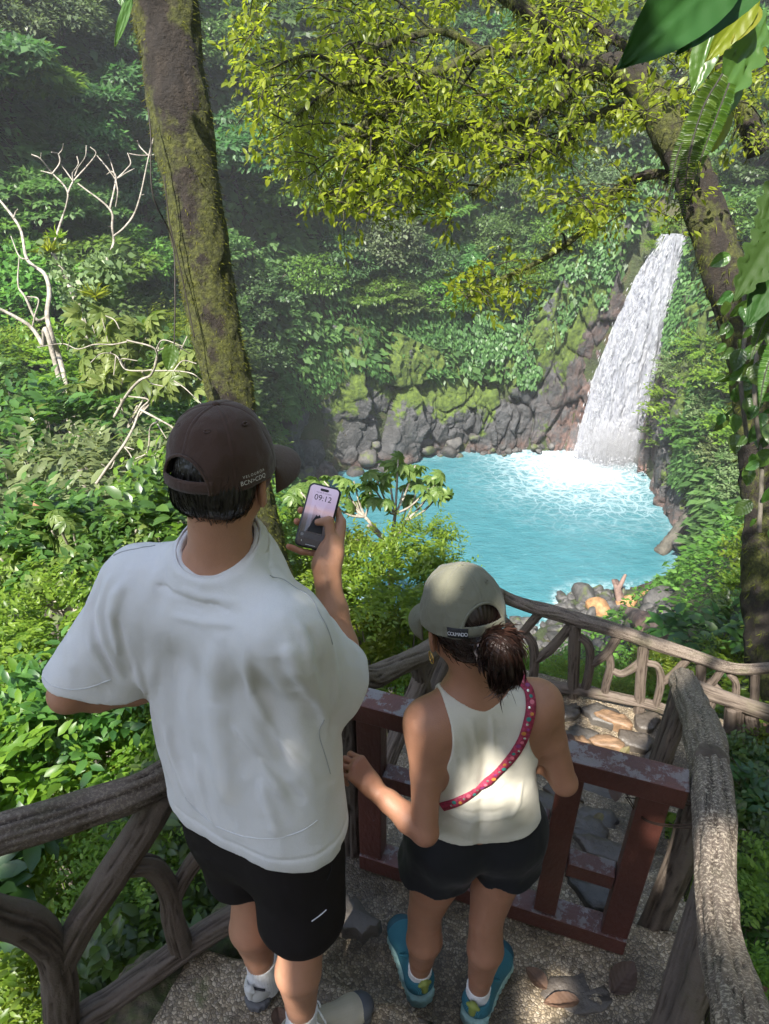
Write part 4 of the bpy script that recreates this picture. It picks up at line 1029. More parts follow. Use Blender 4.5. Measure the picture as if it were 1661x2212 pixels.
# ---- an unseen tree added behind the viewpoint, its crown shaped to shade the path
SUNV = np.array(sun_dir)
def build_shade():
    c0 = np.array([.45, 1.30, .6]) + SUNV * 7.0
    root = empty('added_shade_tree', (-3.0, -3.6, -.6), 0, 'unseen leafy tree added beside the viewpoint to shade the path below', 'tree'); bpy.context.view_layer.update()
    e1 = nrm(np.cross(SUNV, [0, 0, 1])); e2 = np.cross(SUNV, e1); rg = np.random.default_rng(91); k = 36000
    rr = np.sqrt(rg.uniform(0, 1, k)); th = rg.uniform(0, 6.283, k); u = rr * np.cos(th) * 2.3; v = rr * np.sin(th) * 2.2; p = c0 + u[:, None] * e1 + v[:, None] * e2 + rg.uniform(-.9, .9, k)[:, None] * SUNV
    edge = rr + .22 * fbm(np.stack([u, v, 0 * u], -1) * 1.6, 2, 3); keep = edge < .93
    for tgt, r in SUNSPOTS:
        w_ = p - np.array(tgt); s = w_ @ SUNV; dd = np.linalg.norm(w_ - s[:, None] * SUNV, axis=1); keep &= dd > r + .07
    p = p[keep]; k = len(p); A = Acc(); ax = rand_unit(k, rg); nn = nrm(SUNV + rand_unit(k, rg) * .7); leaves(A, p, ax, nn, rg.uniform(.10, .17, k), LEAF4, 1.1)
    tag(adopt_(obj('foliage', A.mesh('foliage'), M_mid), root), kind='stuff')
    A = Acc(); mz = []; bark_tube(A, [(-3.0, -3.6, -1.5, .24), (-2.9, -3.4, 2, .2), (-2.5, -3.0, 5, .17), (*(c0 - [.4, .4, .6]), .1)], 60, 20, .2, 3, .4, mz)
    for q in range(9):
        a = q * .7; b = c0 + e1 * math.cos(a) * 1.9 + e2 * math.sin(a) * 2.2; bark_tube(A, [(*(c0 - [.6, .6, 1.2]), .07), (*(c0 * .5 + b * .5), .045), (*b, .015)], 24, 8, .2, q, .4, mz)
    me = A.mesh('trunk'); set_attr(me, 'moss', np.concatenate(mz)); adopt_(obj('trunk', me, mossy_bark), root)
SUNSPOTS = [(P(1572, 1895, 1.62), .10), (P(1580, 1960, 1.53), .10), (P(596, 2095, 2.03), .05), (P(600, 2130, 2.03), .04), (P(890, 1625, 1.62), .05), (P(893, 1690, 1.65), .05), (P(850, 1745, 1.75), .05), (P(722, 1260, 1.63), .03),  # points the sun should reach; gaps are cut in the added crown for them
            (Pz(1170, 2185, -.15), .06), (Pz(1230, 2200, -.15), .04), (Pz(740, 2070, 0), .09), (Pz(1290, 1555, -1.56), .16), (Pz(1330, 1605, -1.56), .15), (Pz(1240, 1600, -1.56), .12), (Pz(1400, 1420, -.6), .25), (Pz(1560, 1440, -.6), .3), (P(1130, 1700, 1.75), .05), (P(1470, 1450, 3.3), .09)]
build_shade()
def unseen_crown(owner, c0, ru, rv, count, seed, mat, thick=1.2, size=(.10, .18)):
    rg = np.random.default_rng(seed); e1 = nrm(np.cross(SUNV, [0, 0, 1])); e2 = np.cross(SUNV, e1); rr = np.sqrt(rg.uniform(0, 1, count)); th = rg.uniform(0, 6.283, count)
    u = rr * np.cos(th) * ru; v = rr * np.sin(th) * rv; p = c0 + u[:, None] * e1 + v[:, None] * e2 + rg.uniform(-thick, thick, count)[:, None] * SUNV
    den = fbm(p * .8, 2, seed); p = p[den > -.3]; k = len(p); A = Acc(); leaves(A, p, rand_unit(k, rg), nrm(SUNV + rand_unit(k, rg) * .7), rg.uniform(*size, k), LEAF4, 1.1)
    tag(adopt_(obj('foliage', A.mesh('foliage'), mat), owner), kind='stuff')
unseen_crown(bpy.data.objects['leaning_tree'], np.array([-1.9, 5.3, 8.4]), 1.7, 1.3, 6000, 71, M_mid)
unseen_crown(bpy.data.objects['canopy_tree'], np.array([4.2, 6.0, .2]) + SUNV * 7.0, 1.2, 3.0, 9000, 72, M_canopy)  # unseen leaves added sunward of this tree to shade its trunk

# ---- shrubs: leafy twigs from a common root; every shrub stands on the slope
def shrub_mesh(seed, n_tw, per, ls, tmpl=LEAF8, wid=1.0, droop=.2, up=.25):
    rg = np.random.default_rng(seed); A = Acc()
    d = rand_unit(n_tw, rg); d[:, 2] = np.abs(d[:, 2]) * .9 - .25; d = nrm(d); L = rg.uniform(.55, 1.05, n_tw)
    for dd, l in zip(d, L):
        w_ = np.linspace(.35, 1.0, per) + rg.uniform(-.03, .03, per); side = nrm(np.cross(dd, [0, 0, 1.0]) + 1e-3); sgn = np.where(np.arange(per) % 2, 1, -1)[:, None]
        p = dd * (w_ * l)[:, None] * np.array([1, 1, .8]); p[:, 2] -= droop * (w_ * l) ** 2 * .5
        ax = nrm(side * sgn * .9 + dd * .7 + rand_unit(per, rg) * .45); nn = nrm(np.array([0, 0, 1.0]) + dd * .3 + rand_unit(per, rg) * .4)
        leaves(A, p, ax, nn, ls * rg.uniform(.6, 1.2, per), tmpl, wid)
    return A.mesh('foliage')
def stem_set(seed, n_=7):
    rg = np.random.default_rng(seed); A = Acc()
    for k in range(n_):
        e = rand_unit(1, rg)[0] * np.array([.6, .6, 0]) + np.array([0, 0, -.05 - .2 * rg.random()]); V, F = tube(np.array([(rg.uniform(-.1, .1), rg.uniform(-.1, .1), -1.6, .03), (e[0] * .3, e[1] * .3, -.7, .022), (*e, .008)]), n=10, m=5); A.add(V, F)
    return A.mesh('stem')
SHR = {'lime': [shrub_mesh(s, 100, 14, .13) for s in (1, 2)], 'glossy': [shrub_mesh(s, 80, 10, .19, wid=1.15) for s in (3, 4)], 'fine': [shrub_mesh(s, 150, 16, .085) for s in (5, 6)], 'broad': [shrub_mesh(s, 26, 5, .46, wid=1.25, droop=.5) for s in (7, 8)], 'silver': [shrub_mesh(s, 110, 14, .12) for s in (9, 10)]}
SM = {'lime': M_lime, 'glossy': M_mid, 'fine': M_lime, 'broad': M_deep, 'silver': M_gap}
for k_, L_ in SHR.items():
    for m_ in L_: m_.materials.append(SM[k_])
STM = [stem_set(s) for s in (1, 2)]
for m_ in STM: m_.materials.append(bark_g)
ALLSHR = []
def shrub(kind, px, py, t, size, desc):
    p = P(px, py, t); g = float(hill_near(p[0], p[1]))
    root = empty('shrub', (p[0], p[1], min(g, p[2] - .1)), random.uniform(0, 6.28)); o = obj('foliage', SHR[kind][random.randrange(2)], None, root); h = p[2] - root.location.z
    o.location = (0, 0, h); o.scale = (size,) * 3; s = obj('stem', STM[random.randrange(2)], None, root); s.location = (0, 0, h); s.scale = (size, size, max(size * .5, h / 1.6))
    ALLSHR.append((root, kind, px, py, desc)); return root
rs = random.Random(12)
def fill(kinds, poly, t_fn, count, size, desc, sp=.8, on_ground=False):
    poly = np.array(poly, float); lo, hi = poly.min(0), poly.max(0); got = []; tries = 0
    while len(got) < count and tries < 6000:
        tries += 1; x, y = rs.uniform(lo[0], hi[0]), rs.uniform(lo[1], hi[1])
        if not inside(poly, np.array([x]), np.array([y]))[0]: continue
        if on_ground:
            _, t = ground_hit(x, y); s = size * t * rs.uniform(.75, 1.25); t -= s * .5; rpx = s / t * FOC
        else: t = t_fn(x, y) * rs.uniform(.92, 1.1); s = size * rs.uniform(.75, 1.25); rpx = s / t * FOC
        if any(math.hypot(x - a, y - b) < sp * (rpx + c) * .5 for a, b, c in got): continue
        got.append((x, y, rpx)); shrub(rs.choice(kinds), x, y, t, s, desc)
# left of the man, down the bank beyond the railing
fill(['lime', 'glossy', 'lime', 'fine'], [(-60, 1150), (420, 1120), (330, 1300), (300, 1500), (340, 1640), (-60, 1760)], lambda x, y: 6.0 - (y - 1150) / 620 * 2.7, 26, .62, 'left of the person in the white t-shirt')
fill(['lime', 'glossy', 'fine', 'broad'], [(-60, 1500), (330, 1500), (420, 1760), (480, 1900), (470, 2010), (230, 2212), (-60, 2230)], lambda x, y: 3.9 - (y - 1500) / 700 * .9, 30, .40, 'seen through the branch railing at the left')
fill(['lime', 'lime', 'fine'], [(640, 1150), (930, 1150), (960, 1250), (900, 1400), (780, 1480), (700, 1420), (640, 1260)], lambda x, y: 6.5, 16, .55, 'between the phone and the olive cap', .7)
# the left slope below the bare trees
fill(['lime', 'fine', 'silver', 'glossy'], [(-60, 760), (420, 700), (420, 1120), (-60, 1150)], lambda x, y: 22 - (y - 760) / 390 * 12, 40, 1.9, 'on the left slope under the bare branches')
# right bank
fill(['lime', 'fine', 'silver', 'glossy'], [(1400, 880), (1480, 760), (1600, 700), (1690, 700), (1690, 1180), (1640, 1120), (1560, 980), (1430, 930)], None, 40, .050, 'on the right bank beside the waterfall', .8, True)
fill(['fine', 'lime', 'glossy', 'broad'], [(1580, 1290), (1625, 1190), (1690, 1180), (1690, 1440), (1560, 1430), (1470, 1400), (1480, 1350)], None, 30, .055, 'on the right bank above the lower landing', .8, True)
fill(['lime', 'fine'], [(1130, 1450), (1300, 1470), (1420, 1420), (1480, 1440), (1440, 1520), (1300, 1510), (1130, 1480)], lambda x, y: 8.5, 12, .45, 'behind the lower landing railing', .7)
fill(['glossy', 'lime', 'broad'], [(1600, 1600), (1690, 1580), (1690, 2212), (1640, 2212), (1590, 1900), (1570, 1760)], lambda x, y: 3.6 - (y - 1600) / 600 * 1.2, 14, .20, 'right of the sunlit handrail', .8)
for x_, y_, s_ in ((1425, 500, 1.0), (1452, 486, 1.3), (1485, 478, 1.4), (1518, 486, 1.3), (1405, 530, .9)): shrub(rs.choice(['lime', 'fine']), x_, y_, 63.0, s_, 'over the lip of the waterfall')
def label_shrubs():
    W_ = {'lime': 'bright green leafy shrub', 'glossy': 'glossy green shrub', 'fine': 'fine-leaved light green shrub', 'broad': 'large-leaved dark green plant', 'silver': 'pale silvery green shrub'}
    nm = ['upper', 'lower', 'leftmost', 'rightmost']; G = {}
    for r, k, x, y, d in ALLSHR: G.setdefault((k, d), []).append((y, x, r))
    ords = ['topmost', 'second from top', 'third from top', 'fourth from top', 'fifth from top', 'sixth from top', 'seventh from top', 'eighth from top', 'ninth from top', 'tenth from top']
    for (k, d), L in G.items():
        L.sort(key=lambda e: e[0])
        for i, (y, x, r) in enumerate(L):
            b = f"{W_[k]} {d}"
            if len(L) > 1: b += ', ' + ('lowest' if i == len(L) - 1 else ords[min(i, 9)])
            tag(r, ' '.join(b.split()[:16]), 'shrub', 'shrubs on the banks')
label_shrubs()
# low plants and leaves covering the near bank
def near_cover():
    rg = np.random.default_rng(55); k = 46000; x = rg.uniform(-7, 7, k); y = rg.uniform(.3, 16, k); m = ~path_mask(x, y, .12); x, y = x[m], y[m]
    z = hill_near(x, y); px, py, t = proj(np.stack([x, y, z], -1)); m = (t > .8) & (px > -250) & (px < 1900) & (py < 2500); x, y, z, t = x[m], y[m], z[m], t[m]; k = len(x)
    p = np.stack([x, y, z + rg.uniform(0, 1, k) ** 1.5 * .35], -1); ax = nrm(rand_unit(k, rg) * np.array([1, 1, .4]) + np.array([0, 0, -.1])); nn = nrm(np.array([0, 0, 1.0]) + rand_unit(k, rg) * .5)
    A = Acc(); leaves(A, p, ax, nn, rg.uniform(.05, .11, k) * np.clip(t / 5, .75, 2.0), LEAF8, rg.uniform(.9, 1.4, k)); tag(obj('ground_cover', A.mesh('ground_cover'), M_lime), kind='stuff')
near_cover()
# ================================================================ PEOPLE
def A3(*v): return np.array(v, float)
class Grp:
    """smooth union of primitives given with bounding spheres, evaluated only near them"""
    def __init__(s, k): s.k, s.pr, s.lo, s.hi = k, [], A3(9, 9, 9) * 9, -A3(9, 9, 9) * 9
    def _b(s, c, r): s.lo = np.minimum(s.lo, np.asarray(c) - r); s.hi = np.maximum(s.hi, np.asarray(c) + r)
    def cone(s, a, b, r1, r2, k=None): s.pr.append((cone(a, b, r1, r2), k)); s._b(a[:3], r1); s._b(b[:3], r2); return s
    def chain(s, pts, k=None):
        for i in range(len(pts) - 1): s.cone(pts[i][:3], pts[i + 1][:3], pts[i][3], pts[i + 1][3], k)
        return s
    def ell(s, c, r, M=None, k=None): s.pr.append((ell(c, r, M), k)); s._b(c, max(r)); return s
    def __call__(s, p):
        m = np.all((p > s.lo - .06) & (p < s.hi + .06), axis=1)
        out = np.full(len(p), .09)
        if not m.all():
            q = np.maximum(np.maximum(s.lo - p[~m], p[~m] - s.hi), 0); out[~m] = np.maximum(np.linalg.norm(q, axis=1) * .6, .055)
        if m.any():
            q = p[m]; d = None
            for f, k in s.pr:
                e = f(q); d = e if d is None else smin(d, e, s.k if k is None else k)
            out[m] = d
        return out
def hit(f, px, py, t0=.8, t1=3.2, off=0.0):
    """first surface point along a picture ray"""
    d = ray(px, py); L = np.linalg.norm(d); t = t0
    for _ in range(160):
        p = CAMP + d * t; v = float(f(p[None])[0]) - off
        if v < .0006: return p
        t += max(v, .0012) * .75 / L
        if t > t1: return None
    return p
def grad(f, p, e=.004):
    p = np.asarray(p); g = np.array([float(f((p + d)[None])[0] - f((p - d)[None])[0]) for d in np.eye(3) * e]); return nrm(g)
def frame(f, u):
    """columns: side(right), forward, up"""
    f = nrm(f); r = nrm(np.cross(f, u)); return np.stack([r, f, np.cross(r, f)], 1)
def hand(wrist, d, n, th, flex, thumb, sc=1.0, spread=.06):
    """generic hand. d wrist->knuckles, n palm normal, th towards the thumb; flex rows (mcp,pip,dip) in degrees"""
    d = nrm(d); n = nrm(n - d * np.dot(n, d)); th = nrm(th - d * np.dot(th, d) - n * np.dot(th, n)); w_ = np.asarray(wrist)
    g = Grp(.010); L4 = [(.044, .026, .021), (.048, .030, .022), (.044, .028, .022), (.035, .021, .019)]; R4 = [.0092, .0094, .0088, .0078]
    for i in range(4):
        y = (.030 - .0205 * i) * sc; kn = w_ + d * (.088 - .004 * abs(i - 1) - (.008 if i == 3 else 0)) * sc + th * y
        g.cone(w_ + th * y * .55 + d * .008, kn, .0165 * sc, .0118 * sc, .016)
        dirv = nrm(d + th * (spread * (1.5 - i))); p = kn; a = 0
        for s_, fl in zip(L4[i], flex[i]):
            a += math.radians(fl); v = dirv * math.cos(a) + n * math.sin(a); q = p + v * s_ * sc
            g.cone(p, q, R4[i] * sc, R4[i] * sc * .9, .004); p = q
    tp = [w_ + d * x * sc + th * y * sc + n * z * sc for x, y, z in thumb]
    g.cone(tp[0], tp[1], .017 * sc, .0125 * sc, .014); g.cone(tp[1], tp[2], .0115 * sc, .0105 * sc, .005); g.cone(tp[2], tp[3], .0105 * sc, .008 * sc, .004)
    g.cone(w_ - d * .02, w_ + d * .02, .025 * sc, .022 * sc, .015)
    return g
def head_sdf(c, M, sc=1.0):
    """skull, jaw, nose, brow, ears; M columns right, forward, up"""
    g = Grp(.02); W = lambda x, y, z: c + M @ (A3(x, y, z) * sc)
    g.ell(W(0, -.012, .025), A3(.077, .098, .094) * sc, M); g.ell(W(0, .030, -.035), A3(.063, .066, .075) * sc, M, .03)
    g.cone(W(-.045, .010, -.065), W(0, .075, -.100), .022 * sc, .018 * sc, .03); g.cone(W(.045, .010, -.065), W(0, .075, -.100), .022 * sc, .018 * sc, .03)
    g.cone(W(0, .094, .012), W(0, .116, -.028), .010 * sc, .0125 * sc, .012); g.ell(W(-.013, .103, -.032), A3(.009, .010, .008) * sc, M, .006); g.ell(W(.013, .103, -.032), A3(.009, .010, .008) * sc, M, .006)
    g.cone(W(-.045, .080, .022), W(.045, .080, .022), .013 * sc, .013 * sc, .02)
    g.ell(W(-.042, .062, -.028), A3(.024, .022, .02) * sc, M, .03); g.ell(W(.042, .062, -.028), A3(.024, .022, .02) * sc, M, .03)
    g.ell(W(0, .093, -.060), A3(.024, .010, .0055) * sc, M, .006); g.ell(W(0, .091, -.070), A3(.021, .010, .007) * sc, M, .006)
    for s in (-1, 1):
        e = W(s * .081, -.008, -.034)
        Me = M @ np.array(Matrix.Rotation(s * .42, 3, 'Z'))
        g.ell(e, A3(.009, .020, .034) * sc, Me, .004)
        g.cone(W(s * .077, .006, -.054), W(s * .078, .004, -.062), .007 * sc, .007 * sc, .006)
    return g
def carve_ears(d, p, c, M, sc):
    for s in (-1, 1):
        Me = M @ np.array(Matrix.Rotation(s * .42, 3, 'Z')); e = c + M @ (A3(s * .090, -.001, -.032) * sc)
        d = smax(d, -sd_ell(p, e, A3(.0065, .010, .018) * sc, Me), .004)
    for s in (-1, 1):                               # eye sockets
        d = smax(d, -sd_ell(p, c + M @ (A3(s * .032, .100, .003) * sc), A3(.017, .014, .011) * sc, M), .012)
    return d
# ---- skin, cloth, hair
def skin_mat(name, base, hair=0.0):
    n = NT(name); co = n.pos()
    c = n.mix(n.noise(co, 16, 5, .6), tuple(x * .86 for x in base), tuple(min(1, x * 1.14) for x in base))
    c = n.mix(n.math('MULTIPLY', n.attr('flush'), n.math('ADD', .4, n.math('MULTIPLY', n.noise(co, 24, 3), .5))), c, (base[0] * 1.12, base[1] * .72, base[2] * .68))
    st = n.math('MULTIPLY', n.attr('beard'), n.ramp(n.noise(co, 420, 2, .8), [(.35, .45), (.6, 1.0)]))
    c = n.mix(st, c, (.025, .018, .014))
    pore = n.bump(n.noise(co, 480, 3), .0012, .6, n.bump(n.noise(co, 60, 3), .002, .5))
    return n.done(n.bsdf(c, .48, pore, Specular_IOR_Level=.35, Subsurface_Weight=.12, Subsurface_Radius=(.012, .005, .003), Subsurface_Scale=1.0))
skin_m = skin_mat('tanned_skin', (.41, .21, .13)); skin_w = skin_mat('brown_skin', (.31, .152, .092))
def cloth(name, col, scale=900, rough=.85, bump=.0006, var=.06, sheen=.2):
    n = NT(name); co = n.co(); w1 = n.n('ShaderNodeTexWave', i_Vector=co, i_Scale=scale * .3); w1.bands_direction = 'X'
    c = n.mix(n.noise(co, 9, 5), tuple(x * (1 - var) for x in col), tuple(min(1, x * (1 + var)) for x in col))
    c = n.mix(n.noise(n.map(co, (1, 1, 5)), scale * .35, 2), c, tuple(x * .86 for x in col))
    b = n.bump(n.noise(co, scale * .6, 3, .7), bump, 1.0, n.bump(n.noise(co, 45, 5, .6), bump * 3, .6))
    return n.done(n.bsdf(c, rough, b, Specular_IOR_Level=.2, Sheen_Weight=sheen, Sheen_Roughness=.5))
white_tee = cloth('white_cotton', (.67, .655, .635)); cream_rib = cloth('cream_jersey', (.56, .525, .435)); black_short = cloth('black_nylon', (.010, .010, .012), 700, .6, .0003, .2, .05)
dark_short = cloth('dark_brown_nylon', (.013, .010, .010), 700, .75, .0003, .15, .0); brown_cap = cloth('brown_twill', (.062, .034, .024), 800, .8, .0008, .12)
olive_cap = cloth('olive_twill', (.155, .15, .105), 800, .85, .0008, .14); sock_w = cloth('white_rib', (.70, .69, .68), 500, .9, .001)
def hair_mat(name, c1, c2):
    n = NT(name); r = n.n('ShaderNodeNewGeometry').outputs['Random Per Island']
    c = n.mix(r, c1, c2)
    return n.done(n.bsdf(c, .36, n.bump(n.noise(n.map(n.pos(), (1, 1, 1)), 150, 3), .001), Specular_IOR_Level=.55, Anisotropic=.5))
hair_b = hair_mat('black_hair', (.006, .005, .005), (.020, .016, .014)); hair_d = hair_mat('dark_brown_hair', (.020, .011, .008), (.075, .036, .026))
# ---- caps
def cap_surface(c, M, az, ph, ax, ay, H, off=0.0, seams=True):
    """az from the front turning right, ph 0 rim .. pi/2 top; numpy arrays -> world points"""
    az = np.asarray(az, float); ph = np.asarray(ph, float); pc = np.clip(ph, 1e-4, np.pi / 2 - 1e-4); rho = np.cos(pc) ** .82; h = np.sin(pc) ** .92 + np.minimum(ph, 0)
    x = np.sin(az) * rho * ax; y = np.cos(az) * rho * ay; z = h * H
    if seams:
        k = np.abs(((az + np.pi / 6 * 0) / (np.pi / 3) + .5) % 1 - .5) * (np.pi / 3)
        d = k * rho * .1; g = np.exp(-(d / .0016) ** 2) * .0013 + np.exp(-((d - .0045) / .0012) ** 2) * -.0006 + np.exp(-(d / .016) ** 2) * -.0012
    else: g = 0
    nlen = np.sqrt((x / ax ** 2) ** 2 + (y / ay ** 2) ** 2 + (z / H ** 2) ** 2) + 1e-9; o = g + off
    x, y, z = x + x / ax ** 2 / nlen * o, y + y / ay ** 2 / nlen * o, z + z / H ** 2 / nlen * o
    return c + np.stack([x, y, z], -1) @ M.T
def solid(o, th, off=1.0):
    m = o.modifiers.new('solidify', 'SOLIDIFY'); m.thickness = th; m.offset = off; return o
def text_mesh(body, size, spacing=1.0):
    cu = bpy.data.curves.new('lettering', 'FONT'); cu.body = body; cu.size = size; cu.space_character = spacing; cu.align_x = 'CENTER'; cu.extrude = 0
    o = bpy.data.objects.new('lettering', cu); C.objects.link(o); bpy.context.view_layer.update()
    me = bpy.data.meshes.new_from_object(o.evaluated_get(bpy.context.evaluated_depsgraph_get())); C.objects.unlink(o); bpy.data.objects.remove(o)
    me.name = 'lettering'; return me
def cap(parent, c, M, ax, ay, H, mat, open_w, open_h, wr_seed, texts=(), brim_len=.072, brim_drop=.02, patch=None):
    root = empty('cap', c); root.parent = parent; root.matrix_parent_inverse = parent.matrix_world.inverted() if parent else Matrix()
    bpy.context.view_layer.update(); inv = root.matrix_world.inverted()
    def ch(name, me, m, th=None):
        o = obj(name, me, m, root); o.matrix_parent_inverse = inv
        if th: solid(o, th, 0)
        return o
    na, nh = 216, 60
    az, ph = np.meshgrid(np.linspace(-np.pi, np.pi, na + 1), np.linspace(-.02, np.pi / 2 * .985, nh), indexing='ij')
    V = cap_surface(c, M, az, ph, ax, ay, H)
    ctr = c + M @ A3(0, 0, H * .3); wr = .0035 * fbm((V - c) * 14 + wr_seed, 3, wr_seed) + .0016 * fbm((V - c) * 45 + wr_seed, 2, wr_seed + 2)
    wr = wr * (1 - .6 * smoothstep(.9, 1.5, ph)); V = V + nrm(V - ctr) * wr[..., None]
    i = np.arange(na)[:, None] * nh; j = np.arange(nh - 1)[None]
    F = np.stack([i + j, i + nh + j, i + nh + j + 1, i + j + 1], -1).reshape(-1, 4)
    am = np.abs(np.abs((az[:-1, :-1] + az[1:, 1:]) / 2) - np.pi); pm = ph[:-1, :-1]
    F = F[~(((am / open_w) ** 2 + (np.maximum(pm, 0) / open_h) ** 2) < 1).reshape(-1)]
    ch('cap_crown', mesh_np('cap_crown', V.reshape(-1, 3), F[:, ::-1]), mat, .0018)
    # binding round the opening and the rim
    t = np.linspace(-1, 1, 60); aa = np.pi + open_w * np.sin(t * np.pi / 2); pp = np.maximum(open_h * np.cos(t * np.pi / 2), 0)
    Vt, Ft = tube(np.c_[cap_surface(c, M, aa, pp, ax, ay, H, .001), np.full(60, .0032)], n=90, m=8); ch('binding', mesh_np('binding', Vt, Ft), mat)
    # strap across the opening
    a = np.linspace(-open_w * 1.12, open_w * 1.12, 40) + np.pi; rows = []
    for z in (0.002, .008, .016, .0225): rows.append(cap_surface(c, M, a, np.full(40, z / H * 1.0), ax, ay, H, .0016 + .0008 * math.sin(z * 140)))
    Vs = np.stack(rows, 1); k = 4; i = np.arange(39)[:, None] * k; j = np.arange(3)[None]
    ch('strap', mesh_np('strap', Vs.reshape(-1, 3), np.stack([i + j, i + j + 1, i + k + j + 1, i + k + j], -1).reshape(-1, 4)), mat, .002)
    # brim
    u, v = np.meshgrid(np.linspace(-1, 1, 49), np.linspace(0, 1, 16), indexing='ij'); a = u * 1.02
    base = np.stack([np.sin(a) * ax * 1.0, np.cos(a) * ay * 1.0, 0 * a + .002], -1)
    ext = np.sqrt(np.maximum(1 - np.abs(u) ** 2.6, 0)); fw = brim_len * ext * v
    b = base + np.stack([np.sin(a) * fw * .30, fw, -.028 * (np.abs(u) ** 2) * v * 1.2 - brim_drop * v ** 1.5 + .0006 * np.sin(v * 50) * ext], -1)
    i = np.arange(48)[:, None] * 16; j = np.arange(15)[None]
    ch('brim', mesh_np('brim', (c + b.reshape(-1, 3) @ M.T), np.stack([i + j, i + j + 1, i + 17 + j, i + 16 + j], -1).reshape(-1, 4)), mat, .0035)
    # button and eyelets
    g = Grp(.002); top = c + M @ A3(0, 0, H + .001); g.ell(top, (.0085, .0085, .0055), M)
    Vb, Fb = sdf_mesh('b', g, top - .015, top + .015, .0012); ch('button', mesh_np('button', Vb, Fb), mat)
    for k in range(6):
        a0 = (k + .5) * np.pi / 3; ring = np.linspace(0, 2 * np.pi, 13)
        pts = cap_surface(c, M, a0 + .0045 * np.cos(ring) / (.6 * ax), .92 + .0045 * np.sin(ring) / H * .9, ax, ay, H, .001, False)
        Vb, Fb = tube(np.c_[pts, np.full(13, .0012)], n=24, m=6); ch('eyelet', mesh_np('eyelet', Vb, Fb), mat)
    for body, a0, h0, size, sp, m in texts:
        me = text_mesh(body, size, sp); co = np.zeros(len(me.vertices) * 3, np.float32); me.vertices.foreach_get('co', co); co = co.reshape(-1, 3)
        rr = (ax + ay) / 2; P3 = cap_surface(c, M, a0 + co[:, 0] / rr * (-1), (h0 + co[:, 1]) / H, ax, ay, H, .0062, False)
        me.vertices.foreach_set('co', P3.astype(np.float32).ravel()); me.update(); ch('lettering', me, m)
    if patch:
        a0, w_, h0, h1, m = patch; a = np.linspace(a0 - w_, a0 + w_, 14); hh = np.linspace(h0, h1, 5); aa, hg = np.meshgrid(a, hh, indexing='ij')
        Vp = cap_surface(c, M, aa, hg / H, ax, ay, H, .0046, False); i = np.arange(13)[:, None] * 5; j = np.arange(4)[None]
        ch('label_patch', mesh_np('label_patch', Vp.reshape(-1, 3), np.stack([i + j, i + j + 1, i + 6 + j, i + 5 + j], -1).reshape(-1, 4)[:, ::-1]), m, .0012)
    return root
def adopt(o, parent):
    o.parent = parent; o.matrix_parent_inverse = parent.matrix_world.inverted(); return o
def sdf_obj(name, f, lo, hi, h, mat, parent, it=1, attrs=None):
    V, F = sdf_mesh(name, f, lo, hi, h, it); me = mesh_np(name, V, F)
    if attrs:
        for k, fn in attrs.items(): set_attr(me, k, fn(V))
    o = obj(name, me, mat); return adopt(o, parent)
def folds(lines):
    """lines: (points list, amplitude, width) -> displacement function"""
    L = [(np.array(p), a, w_ * .8) for p, a, w_ in lines if len(p) > 1]
    def f(p):
        d = np.zeros(len(p))
        for pts, a, w_ in L:
            lo, hi = pts.min(0) - 3 * w_, pts.max(0) + 3 * w_; m = np.all((p > lo) & (p < hi), axis=1)
            if not m.any(): continue
            q = p[m]; best = np.full(len(q), 9.0); tt = np.zeros(len(q)); n_ = len(pts) - 1
            for i in range(n_):
                ba = pts[i + 1] - pts[i]; pa = q - pts[i]; t = np.clip(pa @ ba / (ba @ ba + 1e-9), 0, 1)
                e = np.linalg.norm(pa - t[:, None] * ba, axis=1); b = e < best; best = np.where(b, e, best); tt = np.where(b, (i + t) / n_, tt)
            d[m] += a * np.exp(-(best / w_) ** 2) * np.clip(np.minimum(tt, 1 - tt) * 5 + .15, 0, 1)
        return d
    return f
def pick(f, pts, t0=.8):
    o = [hit(f, *p, t0) for p in pts]; return [x for x in o if x is not None]
def thin_line(name, f, pts, r, mat, parent, t0=.8, lift=0.0):
    q = pick(f, pts, t0)
    if len(q) < 2: return
    s = spline(np.array(q), 26)
    for _ in range(2): s = np.array([x - grad(f, x, .006) * float(f(x[None])[0]) for x in s])
    s = s + np.array([grad(f, x, .006) for x in s]) * r * .35
    s[1:-1] = s[1:-1] * .5 + (s[:-2] + s[2:]) * .25
    V, F = tube(np.c_[s, np.full(len(s), r)], n=80, m=6); return adopt(obj(name, mesh_np(name, V, F), mat), parent)
